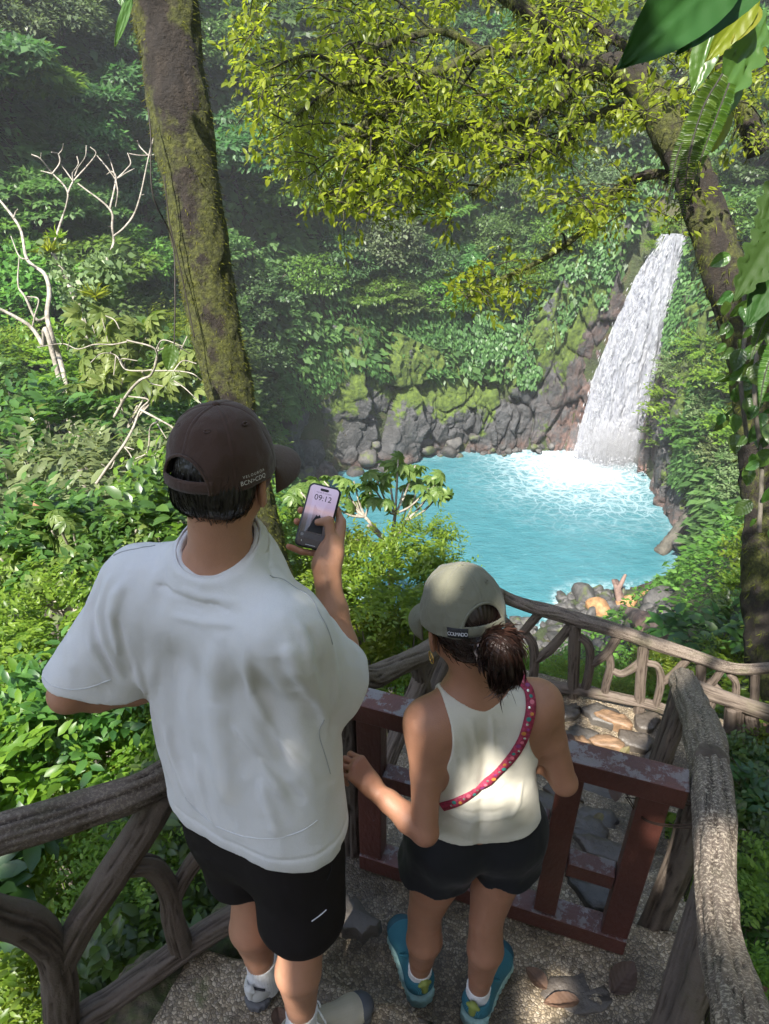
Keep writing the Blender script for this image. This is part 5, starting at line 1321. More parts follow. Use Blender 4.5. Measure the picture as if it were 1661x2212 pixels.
def shoe(parent, heel, yaw, L, cols, seed, sc=1.0, chunky=.03):
    """heel on the ground, pointing along yaw (from +Y to +X). cols: upper, toe, sole, lace"""
    root = empty('shoe', heel, -yaw); root.parent = parent; root.matrix_parent_inverse = parent.matrix_world.inverted(); bpy.context.view_layer.update()
    up, toe, sole, lace, lin = cols; h = chunky; s = L / .28
    def loc(name, f, lo, hi, m, vox=.0032, it=1, attrs=None):
        V, F = sdf_mesh(name, f, lo, hi, vox, it); me = mesh_np(name, V, F)
        if attrs: [set_attr(me, k, fn(V)) for k, fn in attrs.items()]
        return obj(name, me, m, root)
    g = Grp(.03)
    g.ell((0, .045 * s, .055 + h), (.036 * s, .045 * s, .050)); g.cone((0, .05 * s, .03 + h), (.006, .20 * s, .018 + h), .036 * s, .036 * s); g.cone((0, .10 * s, .06 + h), (.004, .20 * s, .035 + h), .030 * s, .024 * s); g.ell((.004, .225 * s, .024 + h), (.042 * s, .052 * s, .028))
    def upper(p):
        d = g(p); d = np.maximum(d, -(p[:, 2] - h * .75)); d = smax(d, -sd_cone(p, A3(0, .045 * s, .085 + h), A3(0, .060 * s, .19 + h), .030 * s, .05 * s), .008)
        return d - .0012 * np.sin(p[:, 1] * 420) * (p[:, 2] < .05 + h) * 0
    loc('shoe_upper', upper, (-.07, -.03, 0), (.07, .31, .14), up)
    gt = Grp(.02); gt.ell((.004, .232 * s, .024 + h), (.0435 * s, .050 * s, .0295))
    loc('toe_cap', lambda p: np.maximum(np.maximum(gt(p), .222 * s + .5 * np.abs(p[:, 0]) * .6 - p[:, 1]), h * .7 - p[:, 2]), (-.07, .18 * s, 0), (.07, .31, .09), toe)
    gs = Grp(.02); gs.cone((0, .036 * s, h * .5), (0, .10 * s, h * .5), .040 * s, .036 * s); gs.cone((0, .10 * s, h * .5), (.006, .225 * s, h * .5), .036 * s, .046 * s)
    def solef(p):
        d = np.maximum(gs(p * A3(1, 1, .0) + A3(0, 0, h * .5)), np.abs(p[:, 2] - h * .52) - h * .52)
        return smax(gs(p * A3(1, 1, 0) + A3(0, 0, h * .5)) + .0015 * np.sin(p[:, 1] * 300 + p[:, 0] * 160), np.abs(p[:, 2] - h * .55) - h * .55, .012)
    loc('sole', solef, (-.08, -.03, -.01), (.08, .32, h * 1.3), sole)
    for k in range(5):
        y = (.115 + .022 * k) * s; z0 = .078 + h - .0085 * k * 1.25
        pts = [(-.026 * s, y, z0 - .016), (-.012, y + .004, z0 + .004), (.012, y + .010, z0 + .004), (.026 * s, y + .014, z0 - .018)]
        V, F = tube(np.c_[np.array(pts), np.full(4, .0032)], n=20, m=6); obj('lace', mesh_np('lace', V, F), lace, root)
    for sx in (-1, 1):
        pts = [(0, .112 * s, .082 + h), (sx * .022, .105 * s, .092 + h), (sx * .036, .125 * s, .078 + h), (sx * .018, .128 * s, .076 + h), (0, .114 * s, .083 + h)]
        V, F = tube(np.c_[np.array(pts), np.full(5, .003)], n=40, m=6); obj('lace', mesh_np('lace', V, F), lace, root)
    tb = Grp(.006); tb.cone((-.014, .006 * s, .085 + h), (.014, .006 * s, .085 + h), .006, .006); tb.cone((0, .004, .05 + h), (0, .006, .09 + h), .010, .012)
    loc('heel_tab', tb, (-.04, -.03, .03), (.04, .04, .15), lin)
    return root
def knit(name, c1, c2, sc=260):
    n = NT(name); co = n.co(); w_ = n.n('ShaderNodeTexWave', i_Vector=co, i_Scale=sc * .4, i_Distortion=.6); w_.bands_direction = 'Y'
    c = n.mix(w_.outputs['Fac'], c1, c2); return n.done(n.bsdf(c, .8, n.bump(w_.outputs['Fac'], .001)))
def ring_band(name, c, M, rx, ry, h, mat, parent, th=.003, flare=.004, n_=80, tilt=None):
    a = np.linspace(0, 2 * np.pi, n_ + 1)[:-1]; rows = []
    for k, z in enumerate(np.linspace(0, 1, 5)):
        o = flare * (1 - z) + .0015 * math.sin(z * math.pi)
        rows.append(np.stack([np.cos(a) * (rx + o), np.sin(a) * (ry + o), 0 * a + (z - .5) * h], -1))
    V = np.stack(rows, 1).reshape(-1, 3) @ M.T + c; i = np.arange(n_)[:, None] * 5; j = np.arange(4)[None]; i2 = ((np.arange(n_) + 1) % n_)[:, None] * 5
    F = np.stack([i + j, i2 + j, i2 + j + 1, i + j + 1], -1).reshape(-1, 4)
    return solid(adopt(obj(name, mesh_np(name, V, F), mat), parent), th, 0)

# ================================================================ THE MAN
def build_man():
    F = A3(.47, .88, 0); F = nrm(F); R = A3(F[1], -F[0], 0); U = A3(0, 0, 1)
    root = empty('person', (-.29, 1.06, 0), 0, 'person in a white t-shirt and brown cap looking at the phone', 'person')
    bpy.context.view_layer.update()
    C7 = A3(-.36, 1.16, 1.60); SL, SR = A3(-.525, 1.245, 1.475), A3(-.200, 1.075, 1.485)
    EL, ER = A3(-.724, 1.180, 1.205), A3(-.104, 1.200, 1.235); WL, WR = A3(-.575, 1.335, 1.065), A3(-.134, 1.345, 1.445)
    chest = A3(-.335, 1.225, 1.40); hem = A3(-.312, 1.13, .90)
    HL, HR = A3(-.395, 1.185, .93), A3(-.215, 1.085, .93); KL, KR = A3(-.362, 1.140, .50), A3(-.212, 1.035, .50); AL, AR = A3(-.368, 1.125, .09), A3(-.238, .99, .09)
    yaw = R_(15); pit = R_(9); hf = A3(math.sin(yaw) * math.cos(pit), math.cos(yaw) * math.cos(pit), -math.sin(pit)); HM = frame(hf, U); HC = A3(-.308, 1.222, 1.765)
    hd = head_sdf(HC, HM)
    nk = Grp(.03).cone(C7 + F * .05 - U * .06, HC + HM @ A3(0, -.032, -.055), .068, .058)
    tor = Grp(.08)
    tor.cone(chest - R * .10, hem - R * .08 + U * .05, .11, .105); tor.cone(chest + R * .10, hem + R * .08 + U * .05, .11, .105)
    tor.cone(SL + R * .02, C7 + F * .05 - U * .09, .05, .065); tor.cone(SR - R * .02, C7 + F * .05 - U * .09, .05, .065)
    armL = Grp(.008).chain([(*SL, .056), (*(SL * .5 + EL * .5), .050), (*EL, .041)]); armL.chain([(*EL, .041), (*(EL * .7 + WL * .3), .043), (*(EL * .3 + WL * .7), .034), (*WL, .027)], .015)
    armR = Grp(.008).chain([(*SR, .056), (*(SR * .5 + ER * .5), .050), (*ER, .041)])
    fo = nrm(np.cross(WR - ER, R))
    armR.chain([(*ER, .040), (*(ER * .72 + WR * .28 + R * .006), .046), (*(ER * .4 + WR * .6), .037), (*(ER * .12 + WR * .88), .0285), (*WR, .027)], .015)
    handL = hand(WL, (F * .5 + R * .8 - U * .15), -F * .3 + R * .2 - U * .9, F * .9 + U * .2, [(30, 40, 25)] * 4, [(.015, .03, .008), (.045, .045, .018), (.07, .045, .026), (.09, .036, .03)])
    # --- right hand round the phone, laid out in the phone's own axes
    pn = nrm(-ray(687, 1117) + A3(-.10, -.05, .16)); pu = A3(.24, SP * .95, CP * .95); pu = nrm(pu - pn * np.dot(pu, pn)); pr = np.cross(pu, pn); PM = np.stack([pr, pu, pn], 1)
    PCN = P(687, 1117, 1.68); L = lambda x, y, z: PCN + PM @ A3(x, y, z)
    wr_l = PM.T @ (WR - PCN)
    hr = Grp(.006)
    mcp = [(.054, .004, -.018), (.053, -.018, -.024), (.049, -.040, -.023), (.042, -.058, -.015)]
    ws = [(.012, .006, .002), (.005, .004, -.004), (-.003, 0, -.006), (-.010, -.002, -.004)]
    for m_, w0 in zip(mcp, ws): hr.cone(L(*(wr_l + A3(*w0))), L(*m_), .019, .0125, .018)
    fg = [[mcp[0], (.036, .030, -.026, ), (.012, .043, -.022), (-.010, .047, -.017)], [mcp[1], (.020, -.004, -.032), (-.020, .006, -.024), (-.044, .006, -.004)],
          [mcp[2], (.014, -.030, -.032), (-.022, -.024, -.024), (-.0465, -.022, -.002)], [mcp[3], (.012, -.084, -.016), (-.016, -.088, -.004), (-.048, -.084, .004)]]
    for ch_, r in zip(fg, (.0095, .0097, .0092, .0082)):
        for a, b in zip(ch_[:-1], ch_[1:]): hr.cone(L(*a), L(*b), r, r * .92, .004)
    th = [(.036, -.098, .012), (.046, -.046, .016), (.029, -.004, .0195), (.004, -.013, .0145)]
    hr.cone(L(*th[0]), L(*th[1]), .019, .0145, .016); hr.cone(L(*th[1]), L(*th[2]), .0140, .0118, .006); hr.cone(L(*th[2]), L(*th[3]), .0118, .0085, .004)
    hr.ell(L(.040, -.078, .004), (.017, .030, .017), PM, .014)
    hr.cone(L(*wr_l), L(*(wr_l + A3(.004, .03, -.012))), .027, .024, .02)
    legL = Grp(.008).chain([(*HL, .092), (*(HL * .5 + KL * .5), .080), (*KL, .056)]); legL.chain([(*KL, .055), (*(KL * .68 + AL * .32 - F * .022), .060), (*(KL * .3 + AL * .7 - F * .006), .043), (*AL, .037), (*(AL + F * .03 - U * .04), .036)], .01)
    legR = Grp(.008).chain([(*HR, .092), (*(HR * .5 + KR * .5), .080), (*KR, .057)]); legR.chain([(*KR, .056), (*(KR * .68 + AR * .32 - F * .022), .061), (*(KR * .3 + AR * .7 - F * .006), .043), (*AR, .037), (*(AR + A3(.03, .012, 0) - U * .04), .036)], .01)
    def body(p):
        d = hd(p); d = carve_ears(d, p, HC, HM, 1.0); d = smin(d, nk(p), .03); d = smin(d, tor(p), .05)
        for g, k in ((armL, .04), (armR, .04), (handL, .012), (hr, .012), (legL, .03), (legR, .03)): d = smin(d, g(p), k)
        return d
    def beard(V):
        q = (V - HC) @ HM; jaw = smoothstep(-.018, -.04, q[:, 2]) * smoothstep(-.105, -.085, q[:, 2]) * smoothstep(-.005, .015, q[:, 1]) * (np.abs(q[:, 0]) < .078)
        side = smoothstep(.008, .018, q[:, 1]) * smoothstep(.04, .028, q[:, 1]) * (q[:, 2] > -.05) * (q[:, 2] < .03)
        return np.clip(np.maximum(jaw, side) * .85, 0, 1) * (np.linalg.norm(q, axis=1) < .16)
    def flush(V):
        tips = np.minimum.reduce([np.linalg.norm(V - L(*c_[-1]), axis=1) for c_ in fg] + [np.linalg.norm(V - (HC + HM @ A3(s * .08, 0, 0)), axis=1) for s in (-1, 1)])
        return np.exp(-(tips / .03) ** 2) * .9
    V, Fc = sdf_mesh('body', body, (-.86, .85, -.02), (.02, 1.62, 1.93), .0036)
    me = mesh_np('body', V, Fc); set_attr(me, 'beard', beard(V)); set_attr(me, 'flush', flush(V)); adopt(obj('body', me, skin_m), root)
    # eyes
    ey = simple('eye_white', (.6, .58, .55), .25)
    for s in (-1, 1):
        g = Grp(.001).ell(HC + HM @ A3(s * .032, .081, .003), (.012, .012, .012)); sdf_obj('eye', g, HC - .14, HC + .14, .0022, ey, root)
    # --- t-shirt
    sh = Grp(.07)
    sh.cone(chest - R * .105 - U * .02, hem - R * .125, .128, .118); sh.cone(chest + R * .105 - U * .02, hem + R * .125, .128, .118); sh.cone(chest - U * .05, hem, .12, .125, .1)
    yk = Grp(.04); yk.cone(SL, C7 + F * .055 - U * .085, .076, .092); yk.cone(SR, C7 + F * .055 - U * .085, .076, .092); yk.cone(SL - U * .03, SR - U * .03, .072, .072)
    ncol = nrm(U - F * .38); nb = C7 + F * .052; ncone = Grp(.02).cone(nb - ncol * .085, nb + ncol * .02, .104, .080); nin = Grp(.02).cone(nb - ncol * .10, nb + ncol * .05, .080, .073)
    dL = nrm(EL - SL); dR = nrm(ER - SR)
    slL = Grp(.03); slL.cone(SL, EL + dL * .02, .072, .074); slL.cone(SL - U * .04 + R * .05, EL + R * .085 + F * .05 - U * .005, .062, .062, .05)
    slR = Grp(.03); slR.cone(SR, ER + dR * .02, .076, .080); slR.cone(SR - U * .05, ER - U * .050 + R * .005, .074, .078, .05)
    cutLn = nrm(dL * .62 - U * .72 + F * .0); cutLp = EL + A3(.02, .02, .045)
    cutRn = nrm(dR * .55 + R * .55 - U * .15 + F * .35); cutRp = ER + R * .030 - U * .01
    def shirt0(p):
        d = sh(p); d = smin(d, yk(p), .06); d = smin(d, ncone(p), .05); d = smax(d, (p - nb) @ ncol - .008, .004); d = smax(d, -np.maximum(nin(p), -((p - nb) @ ncol + .03)), .003)
        hz = hem[2] + .008 * np.sin(p[:, 0] * 14) - .02 * ((p - hem) @ F < 0) * 1.0
        d = smax(d, hz - p[:, 2], .004)
        # open hem
        d = smax(d, -np.maximum(sh(p) + .016, p[:, 2] - (hem[2] + .05)), .004)
        l = slL(p); l = smax(l, (p - cutLp) @ cutLn, .004); l = smax(l, -np.maximum(slL(p) + .016, -((p - cutLp) @ cutLn + .06)), .003)
        r = slR(p); r = smax(r, (p - cutRp) @ cutRn, .004); r = smax(r, -np.maximum(slR(p) + .016, -((p - cutRp) @ cutRn + .06)), .003)
        return smin(smin(d, l, .04), r, .03)
    H_ = lambda pts: pick(shirt0, pts)
    # broad and narrow folds read off the cloth: down the back, from both armpits, along the sleeves
    fl = folds([
        (H_([(470, 1390), (468, 1500), (478, 1620), (500, 1740)]), .017, .034), (H_([(560, 1420), (572, 1500), (600, 1600), (640, 1690)]), -.012, .036),
        (H_([(385, 1380), (372, 1480), (380, 1600), (405, 1700)]), -.010, .036), (H_([(330, 1400), (330, 1500), (345, 1600), (372, 1700)]), .006, .018),
        (H_([(528, 1420), (545, 1500), (600, 1600), (680, 1680)]), .008, .013), (H_([(620, 1390), (640, 1450), (690, 1520)]), .011, .017), (H_([(655, 1400), (672, 1450), (700, 1540), (706, 1580)]), .009, .012),
        (H_([(596, 1420), (612, 1470), (650, 1490)]), -.005, .020), (H_([(505, 1560), (560, 1640), (620, 1730)]), .006, .012), (H_([(530, 1600), (600, 1680), (660, 1740)]), -.006, .016),
        (H_([(240, 1240), (215, 1320), (225, 1390), (262, 1460)]), .0085, .0085), (H_([(222, 1240), (198, 1320), (210, 1390), (250, 1470)]), -.0075, .010), (H_([(206, 1262), (182, 1330), (196, 1400), (240, 1475)]), .0075, .008), (H_([(262, 1260), (240, 1330), (262, 1420), (300, 1530)]), .009, .012), (H_([(250, 1330), (262, 1400), (285, 1470)]), -.008, .010),
        (H_([(290, 1430), (318, 1540), (352, 1640)]), .006, .008), (H_([(170, 1300), (145, 1380), (160, 1450)]), .006, .012),
        (H_([(390, 1272), (440, 1290), (520, 1300)]), .0035, .009), (H_([(380, 1300), (450, 1318), (530, 1325)]), -.003, .010), (H_([(370, 1330), (440, 1345), (510, 1350)]), .003, .010),
        (H_([(690, 1340), (715, 1400), (728, 1470), (722, 1540)]), .007, .010), (H_([(665, 1350), (690, 1420), (700, 1480)]), -.006, .012), (H_([(640, 1340), (668, 1400), (672, 1430)]), .006, .010),
        (H_([(420, 1640), (440, 1720), (470, 1790)]), .006, .012), (H_([(560, 1680), (585, 1760), (600, 1810)]), .005, .015), (H_([(350, 1560), (375, 1650), (420, 1750)]), .007, .015)])
    def shirt(p):
        hc = (p - nb) @ ncol; rd = np.linalg.norm(p - nb - hc[:, None] * ncol, axis=1); gv = .0045 * np.exp(-((hc + .030) / .0035) ** 2) * (rd < .15) + .003 * np.exp(-((p[:, 2] - hem[2] - .026) / .004) ** 2)
        return shirt0(p) + gv - 1.55 * fl(p) - .0035 * fbm(p * A3(11, 11, 6), 3, 5) - .0016 * fbm(p * A3(30, 30, 14), 2, 6)
    sho = sdf_obj('t_shirt', shirt, (-.95, .86, .84), (.06, 1.50, 1.66), .0042, white_tee, root, 2)
    thr = simple('white_thread', (.56, .56, .56), .9); sea = simple('painted_seam_shadow', (.36, .36, .36), .9)  # seam lines are greyer than the cloth, their shadow put into the colour
    thin_line('seam', shirt, [(583, 1243), (620, 1256), (655, 1278), (685, 1315), (705, 1352), (718, 1392)], .0013, sea, root, lift=-.0002)
    thin_line('seam', shirt, [(335, 1178), (300, 1184), (270, 1190), (245, 1200), (228, 1212)], .0012, sea, root, lift=-.0002)
    thin_line('seam', shirt, [(700, 1555), (690, 1590), (705, 1640), (714, 1672)], .0012, sea, root, lift=-.0002)
    thin_line('hem_stitch', shirt, [(400, 1722), (430, 1756), (470, 1786), (520, 1806), (580, 1812), (640, 1800), (685, 1772)], .0011, thr, root)
    thin_line('hem_stitch', shirt, [(92, 1462), (115, 1482), (160, 1490), (205, 1482), (240, 1468)], .0011, thr, root)
    CMx = frame(nrm(F + U * .38), U); ring_band('collar', nb - ncol * .006, CMx, .0875, .0875, .030, white_tee, root, .004, .010)
    # --- shorts
    st = Grp(.07); st.cone(hem - R * .09 + U * .02, hem - R * .09 - U * .12, .105, .115); st.cone(hem + R * .09 + U * .02, hem + R * .09 - U * .12, .105, .115); st.cone(hem + U * .02, hem - U * .10, .12, .125)
    stL = Grp(.04).cone(HL - U * .05, KL * .72 + HL * .28 - F * .00, .118, .112); stR = Grp(.04).cone(HR - U * .05, KR * .80 + HR * .20, .118, .115)
    def shorts(p):
        l = smax(stL(p), (.575 + .10 * ((p - KL) @ R) + .02 * np.sin(p[:, 1] * 20)) - p[:, 2], .004); r = smax(stR(p), (.545 - .03 * ((p - KR) @ R)) - p[:, 2], .004)
        d = smin(st(p), smin(l, r, .012), .05)
        return d - .004 * fbm(p * A3(9, 9, 4), 3, 12) * 1.4
    sdf_obj('shorts', shorts, (-.62, .84, .48), (.02, 1.40, .98), .0046, dark_short, root, 1)
    refl = simple('reflective_print', (.5, .5, .52), .4)
    thin_line('reflective_stripe', shorts, [(770 / 1, 0)] if 0 else [(778 * .8652 + 0, 1990), (690, 1978), (705, 1965)], .0016, refl, root, 1.2)
    thin_line('pocket_edge', shorts, [(690, 1790), (708, 1830), (716, 1870), (706, 1900)], .0016, black_short, root, 1.2)
    # --- hair below the cap
    capc = HC + HM @ A3(0, -.012, -.002); CM = HM @ np.array(Matrix.Rotation(R_(5), 3, 'X'))
    def hair(p):
        q = (p - HC) @ HM; d = sd_ell(p, HC + HM @ A3(0, -.016, .018), A3(.082, .101, .104), HM)
        d = smin(d, sd_cone(p, HC + HM @ A3(-.03, -.062, -.03), HC + HM @ A3(.03, -.062, -.03), .044, .044), .03)
        ear = smoothstep(-.035, .02, q[:, 1]) * 1.0
        low = -.098 + .050 * smoothstep(-.03, .028, q[:, 1]) + .065 * smoothstep(.02, .05, q[:, 1])
        d = smax(d, low - q[:, 2], .012); d = smax(d, q[:, 1] - .045, .008); d = smax(d, q[:, 2] - .082, .01)
        e = np.minimum(np.linalg.norm((q - A3(.084, -.006, -.036)) / A3(1, 1, 1.5), axis=1), np.linalg.norm((q - A3(-.084, -.006, -.036)) / A3(1, 1, 1.5), axis=1)) - .024
        d = smax(d, -e, .006)
        return d + .0016 * np.sin(np.arctan2(q[:, 0], -q[:, 1]) * 90 + 3 * fbm(q * 30, 2, 3))
    ho = sdf_obj('hair', hair, HC - .17, HC + .17, .003, hair_b, root)
    def strands(name, f, seeds, axis_fn, ln, wid, mat, par, seed, lift=.001, jit=.35):
        rg = np.random.default_rng(seed); Pp, Nn = [], []
        for p in seeds: Pp.append(p)
        Pp = np.array(Pp); e = .004; Nn = nrm(np.stack([f(Pp + A3(e, 0, 0)) - f(Pp - A3(e, 0, 0)), f(Pp + A3(0, e, 0)) - f(Pp - A3(0, e, 0)), f(Pp + A3(0, 0, e)) - f(Pp - A3(0, 0, e))], 1))
        ax = axis_fn(Pp); ax = nrm(ax - Nn * np.sum(ax * Nn, 1, keepdims=True) * .9 + rand_unit(len(Pp), rg) * jit * .3)
        A = Acc(); leaves(A, Pp + Nn * lift, ax, Nn, ln * rg.uniform(.6, 1.3, len(Pp)), LEAF8, wid); return adopt(obj(name, A.mesh(name), mat), par)
    build_man.strands = strands
    hv = np.array([v.co for v in ho.data.vertices]); q = (hv - HC) @ HM; sel = hv[(q[:, 2] < .03) & (q[:, 2] > -.095)]; rg = np.random.default_rng(3)
    sel = sel[rg.choice(len(sel), min(1500, len(sel)), False)]
    strands('hair_strands', hair, sel, lambda p: np.tile(HM @ A3(0, -.1, -1), (len(p), 1)) + .35 * ((p - HC) @ HM[:, 0])[:, None] / .08 * (-HM[:, 0]), .022, .07, hair_b, root, 4)
    wt = simple('white_embroidery', (.62, .60, .57), .7)
    CM = CM @ np.array(Matrix.Rotation(R_(-13), 3, 'Z')); cap(root, capc, CM, .0965, .1125, .132, brown_cap, .56, .50, 3, texts=(('BCN>CDQ', R_(104), .0085, .0105, 1.05, wt), ('VELOUROA', R_(103), .0195, .0068, 1.45, wt)), brim_len=.086)
    # --- socks and shoes
    rib = sock_w
    for A_, K_, nm in ((AL, KL, 0), (AR, KR, 1)):
        up = nrm(K_ - A_); g = Grp(.02).chain([(*(A_ - U * .06 + F * .01), .044), (*A_, .041), (*(A_ + up * .085), .0455)])
        def sock(p, g=g, A_=A_, up=up):
            a = np.arctan2((p - A_) @ R, (p - A_) @ F); return smax(g(p), (p - A_) @ up - .088, .004) + .0011 * np.sin(a * 34)
        sdf_obj('sock', sock, A_ - .12, A_ + A3(.12, .12, .14), .003, rib, root)
    lb = simple('sock_print', (.03, .03, .035), .8)
    thin_line('sock_mark', lambda p: np.linalg.norm((p - AL) * A3(1, 1, .0), axis=1) - .0475, [(544, 2132), (556, 2136), (572, 2138)], .0038, lb, root, 1.5, .0)
    beige = knit('beige_knit', (.30, .27, .20), (.48, .44, .35)); slate_rub = simple('slate_rubber', (.055, .06, .07), .6); sole_d = simple('grey_rubber', (.09, .09, .095), .7); lacew = simple('white_lace', (.68, .67, .64), .8); lin = simple('pale_lining', (.50, .50, .48), .8)
    shoe(root, AL - F * .065 - A3(0, 0, .09), R_(24), .285, (lin, slate_rub, sole_d, lacew, lin), 1)
    shoe(root, AR - A3(.060, .028, .09), R_(66), .285, (beige, slate_rub, sole_d, lacew, lin), 2)
    # --- the phone
    ph = empty('smartphone', PCN, 0, 'black smartphone held up with a lilac lock screen showing the time', 'phone')
    ph.matrix_world = Matrix.Translation(Vector(PCN)) @ Matrix(PM.tolist()).to_4x4()
    def rrect(w_, h_, r, k=10):
        pts = []
        for cx, cy, a0 in ((w_ / 2 - r, h_ / 2 - r, 0), (-w_ / 2 + r, h_ / 2 - r, 90), (-w_ / 2 + r, -h_ / 2 + r, 180), (w_ / 2 - r, -h_ / 2 + r, 270)):
            for i in range(k): a = math.radians(a0 + 90 * i / (k - 1)); pts.append((cx + r * math.cos(a), cy + r * math.sin(a)))
        return np.array(pts)
    def slabm(name, outline, z0, z1, bev=0.0):
        n_ = len(outline); rings = [np.c_[outline, np.full(n_, z0)], np.c_[outline, np.full(n_, z1 - bev)]]
        if bev:
            c0 = outline - np.sign(outline) * bev; rings.append(np.c_[c0, np.full(n_, z1)])
        V = np.concatenate(rings + [[[0, 0, z0]], [[0, 0, z1]]]); j = np.arange(n_); j1 = (j + 1) % n_; Fq = [np.stack([k * n_ + j, k * n_ + j1, (k + 1) * n_ + j1, (k + 1) * n_ + j], 1) for k in range(len(rings) - 1)]
        m = len(rings) * n_; Ft = np.concatenate([np.stack([j1, j, 0 * j + m], 1), np.stack([(len(rings) - 1) * n_ + j, (len(rings) - 1) * n_ + j1, 0 * j + m + 1], 1)])
        return mesh_np(name, V, [np.concatenate(Fq), Ft], False)
    blk = simple('black_rubber', (.012, .012, .013), .45)
    obj('case', slabm('case', rrect(.0775, .153, .0125), -.0055, .0055, .0014), blk, ph)
    n = NT('lock_screen'); gz = n.n('ShaderNodeSeparateXYZ', i_0=n.co()).outputs[1]
    t_ = n.math('ADD', n.math('MULTIPLY', gz, 1 / .145), .5)
    t_ = n.math('ADD', t_, n.math('MULTIPLY', n.math('SUBTRACT', n.noise(n.map(n.co(), (1, 5, 1)), 14, 4), .5), .06))
    c = n.ramp(t_, [(.0, (.035, .033, .036)), (.30, (.05, .046, .052)), (.44, (.10, .085, .11)), (.50, (.20, .17, .23)), (.545, (.42, .32, .40)), (.60, (.50, .36, .42)), (.68, (.42, .34, .50)), (1.0, (.50, .43, .60))])
    em = n.n('ShaderNodeEmission', i_Color=c, i_Strength=.30).outputs[0]; gl = n.bsdf(n.mix(1.0, c, (0, 0, 0)), .12)
    scr = n.done(n.n('ShaderNodeAddShader', i_0=em, i_1=gl).outputs[0])
    obj('screen', slabm('screen', rrect(.0690, .1450, .0095), .0050, .0060), scr, ph)
    def flat(name, outline, z, m, at=(0, 0)):
        n_ = len(outline); me = mesh_np(name, np.c_[outline + np.array(at), np.full(n_, z)], [np.arange(n_)[None]], False); return obj(name, me, m, ph)
    flat('camera_cutout', rrect(.0205, .0062, .003), .00625, blk, (0, .0645))
    ink = simple('screen_ink', (.02, .018, .022), .6)
    me = text_mesh('09:12', .0190); o = obj('clock_text', me, ink, ph); o.location = (.001, .0385, .0063)
    me = text_mesh('martes 21 octubre', .0048); o = obj('date_text', me, ink, ph); o.location = (0, .0560, .0063)
    pale = simple('notification_grey', (.105, .09, .092), .5); flat('notification', rrect(.062, .0135, .004), .00625, pale, (0, -.0475))
    wi = simple('icon_white', (.6, .6, .6), .5); flat('notification_icon', rrect(.007, .007, .0034), .0064, simple('icon_grey', (.3, .28, .28), .5), (-.0255, -.0475)); flat('torch_icon', rrect(.0016, .005, .0007), .00625, wi, (-.0235, -.0625)); flat('camera_icon', rrect(.0055, .0038, .0012), .00625, wi, (.0235, -.0625)); flat('home_bar', rrect(.024, .0012, .0006), .00625, wi, (0, -.0690))
    # silhouette of the jagged peak on the picture
    flat('wallpaper_peak', np.array([(-.016, -.038), (.020, -.038), (.017, -.014), (.010, -.006), (.004, .006), (.000, .001), (-.004, .004), (-.010, -.012)]), .0062, simple('dark_print', (.012, .011, .013), .6))
build_man()
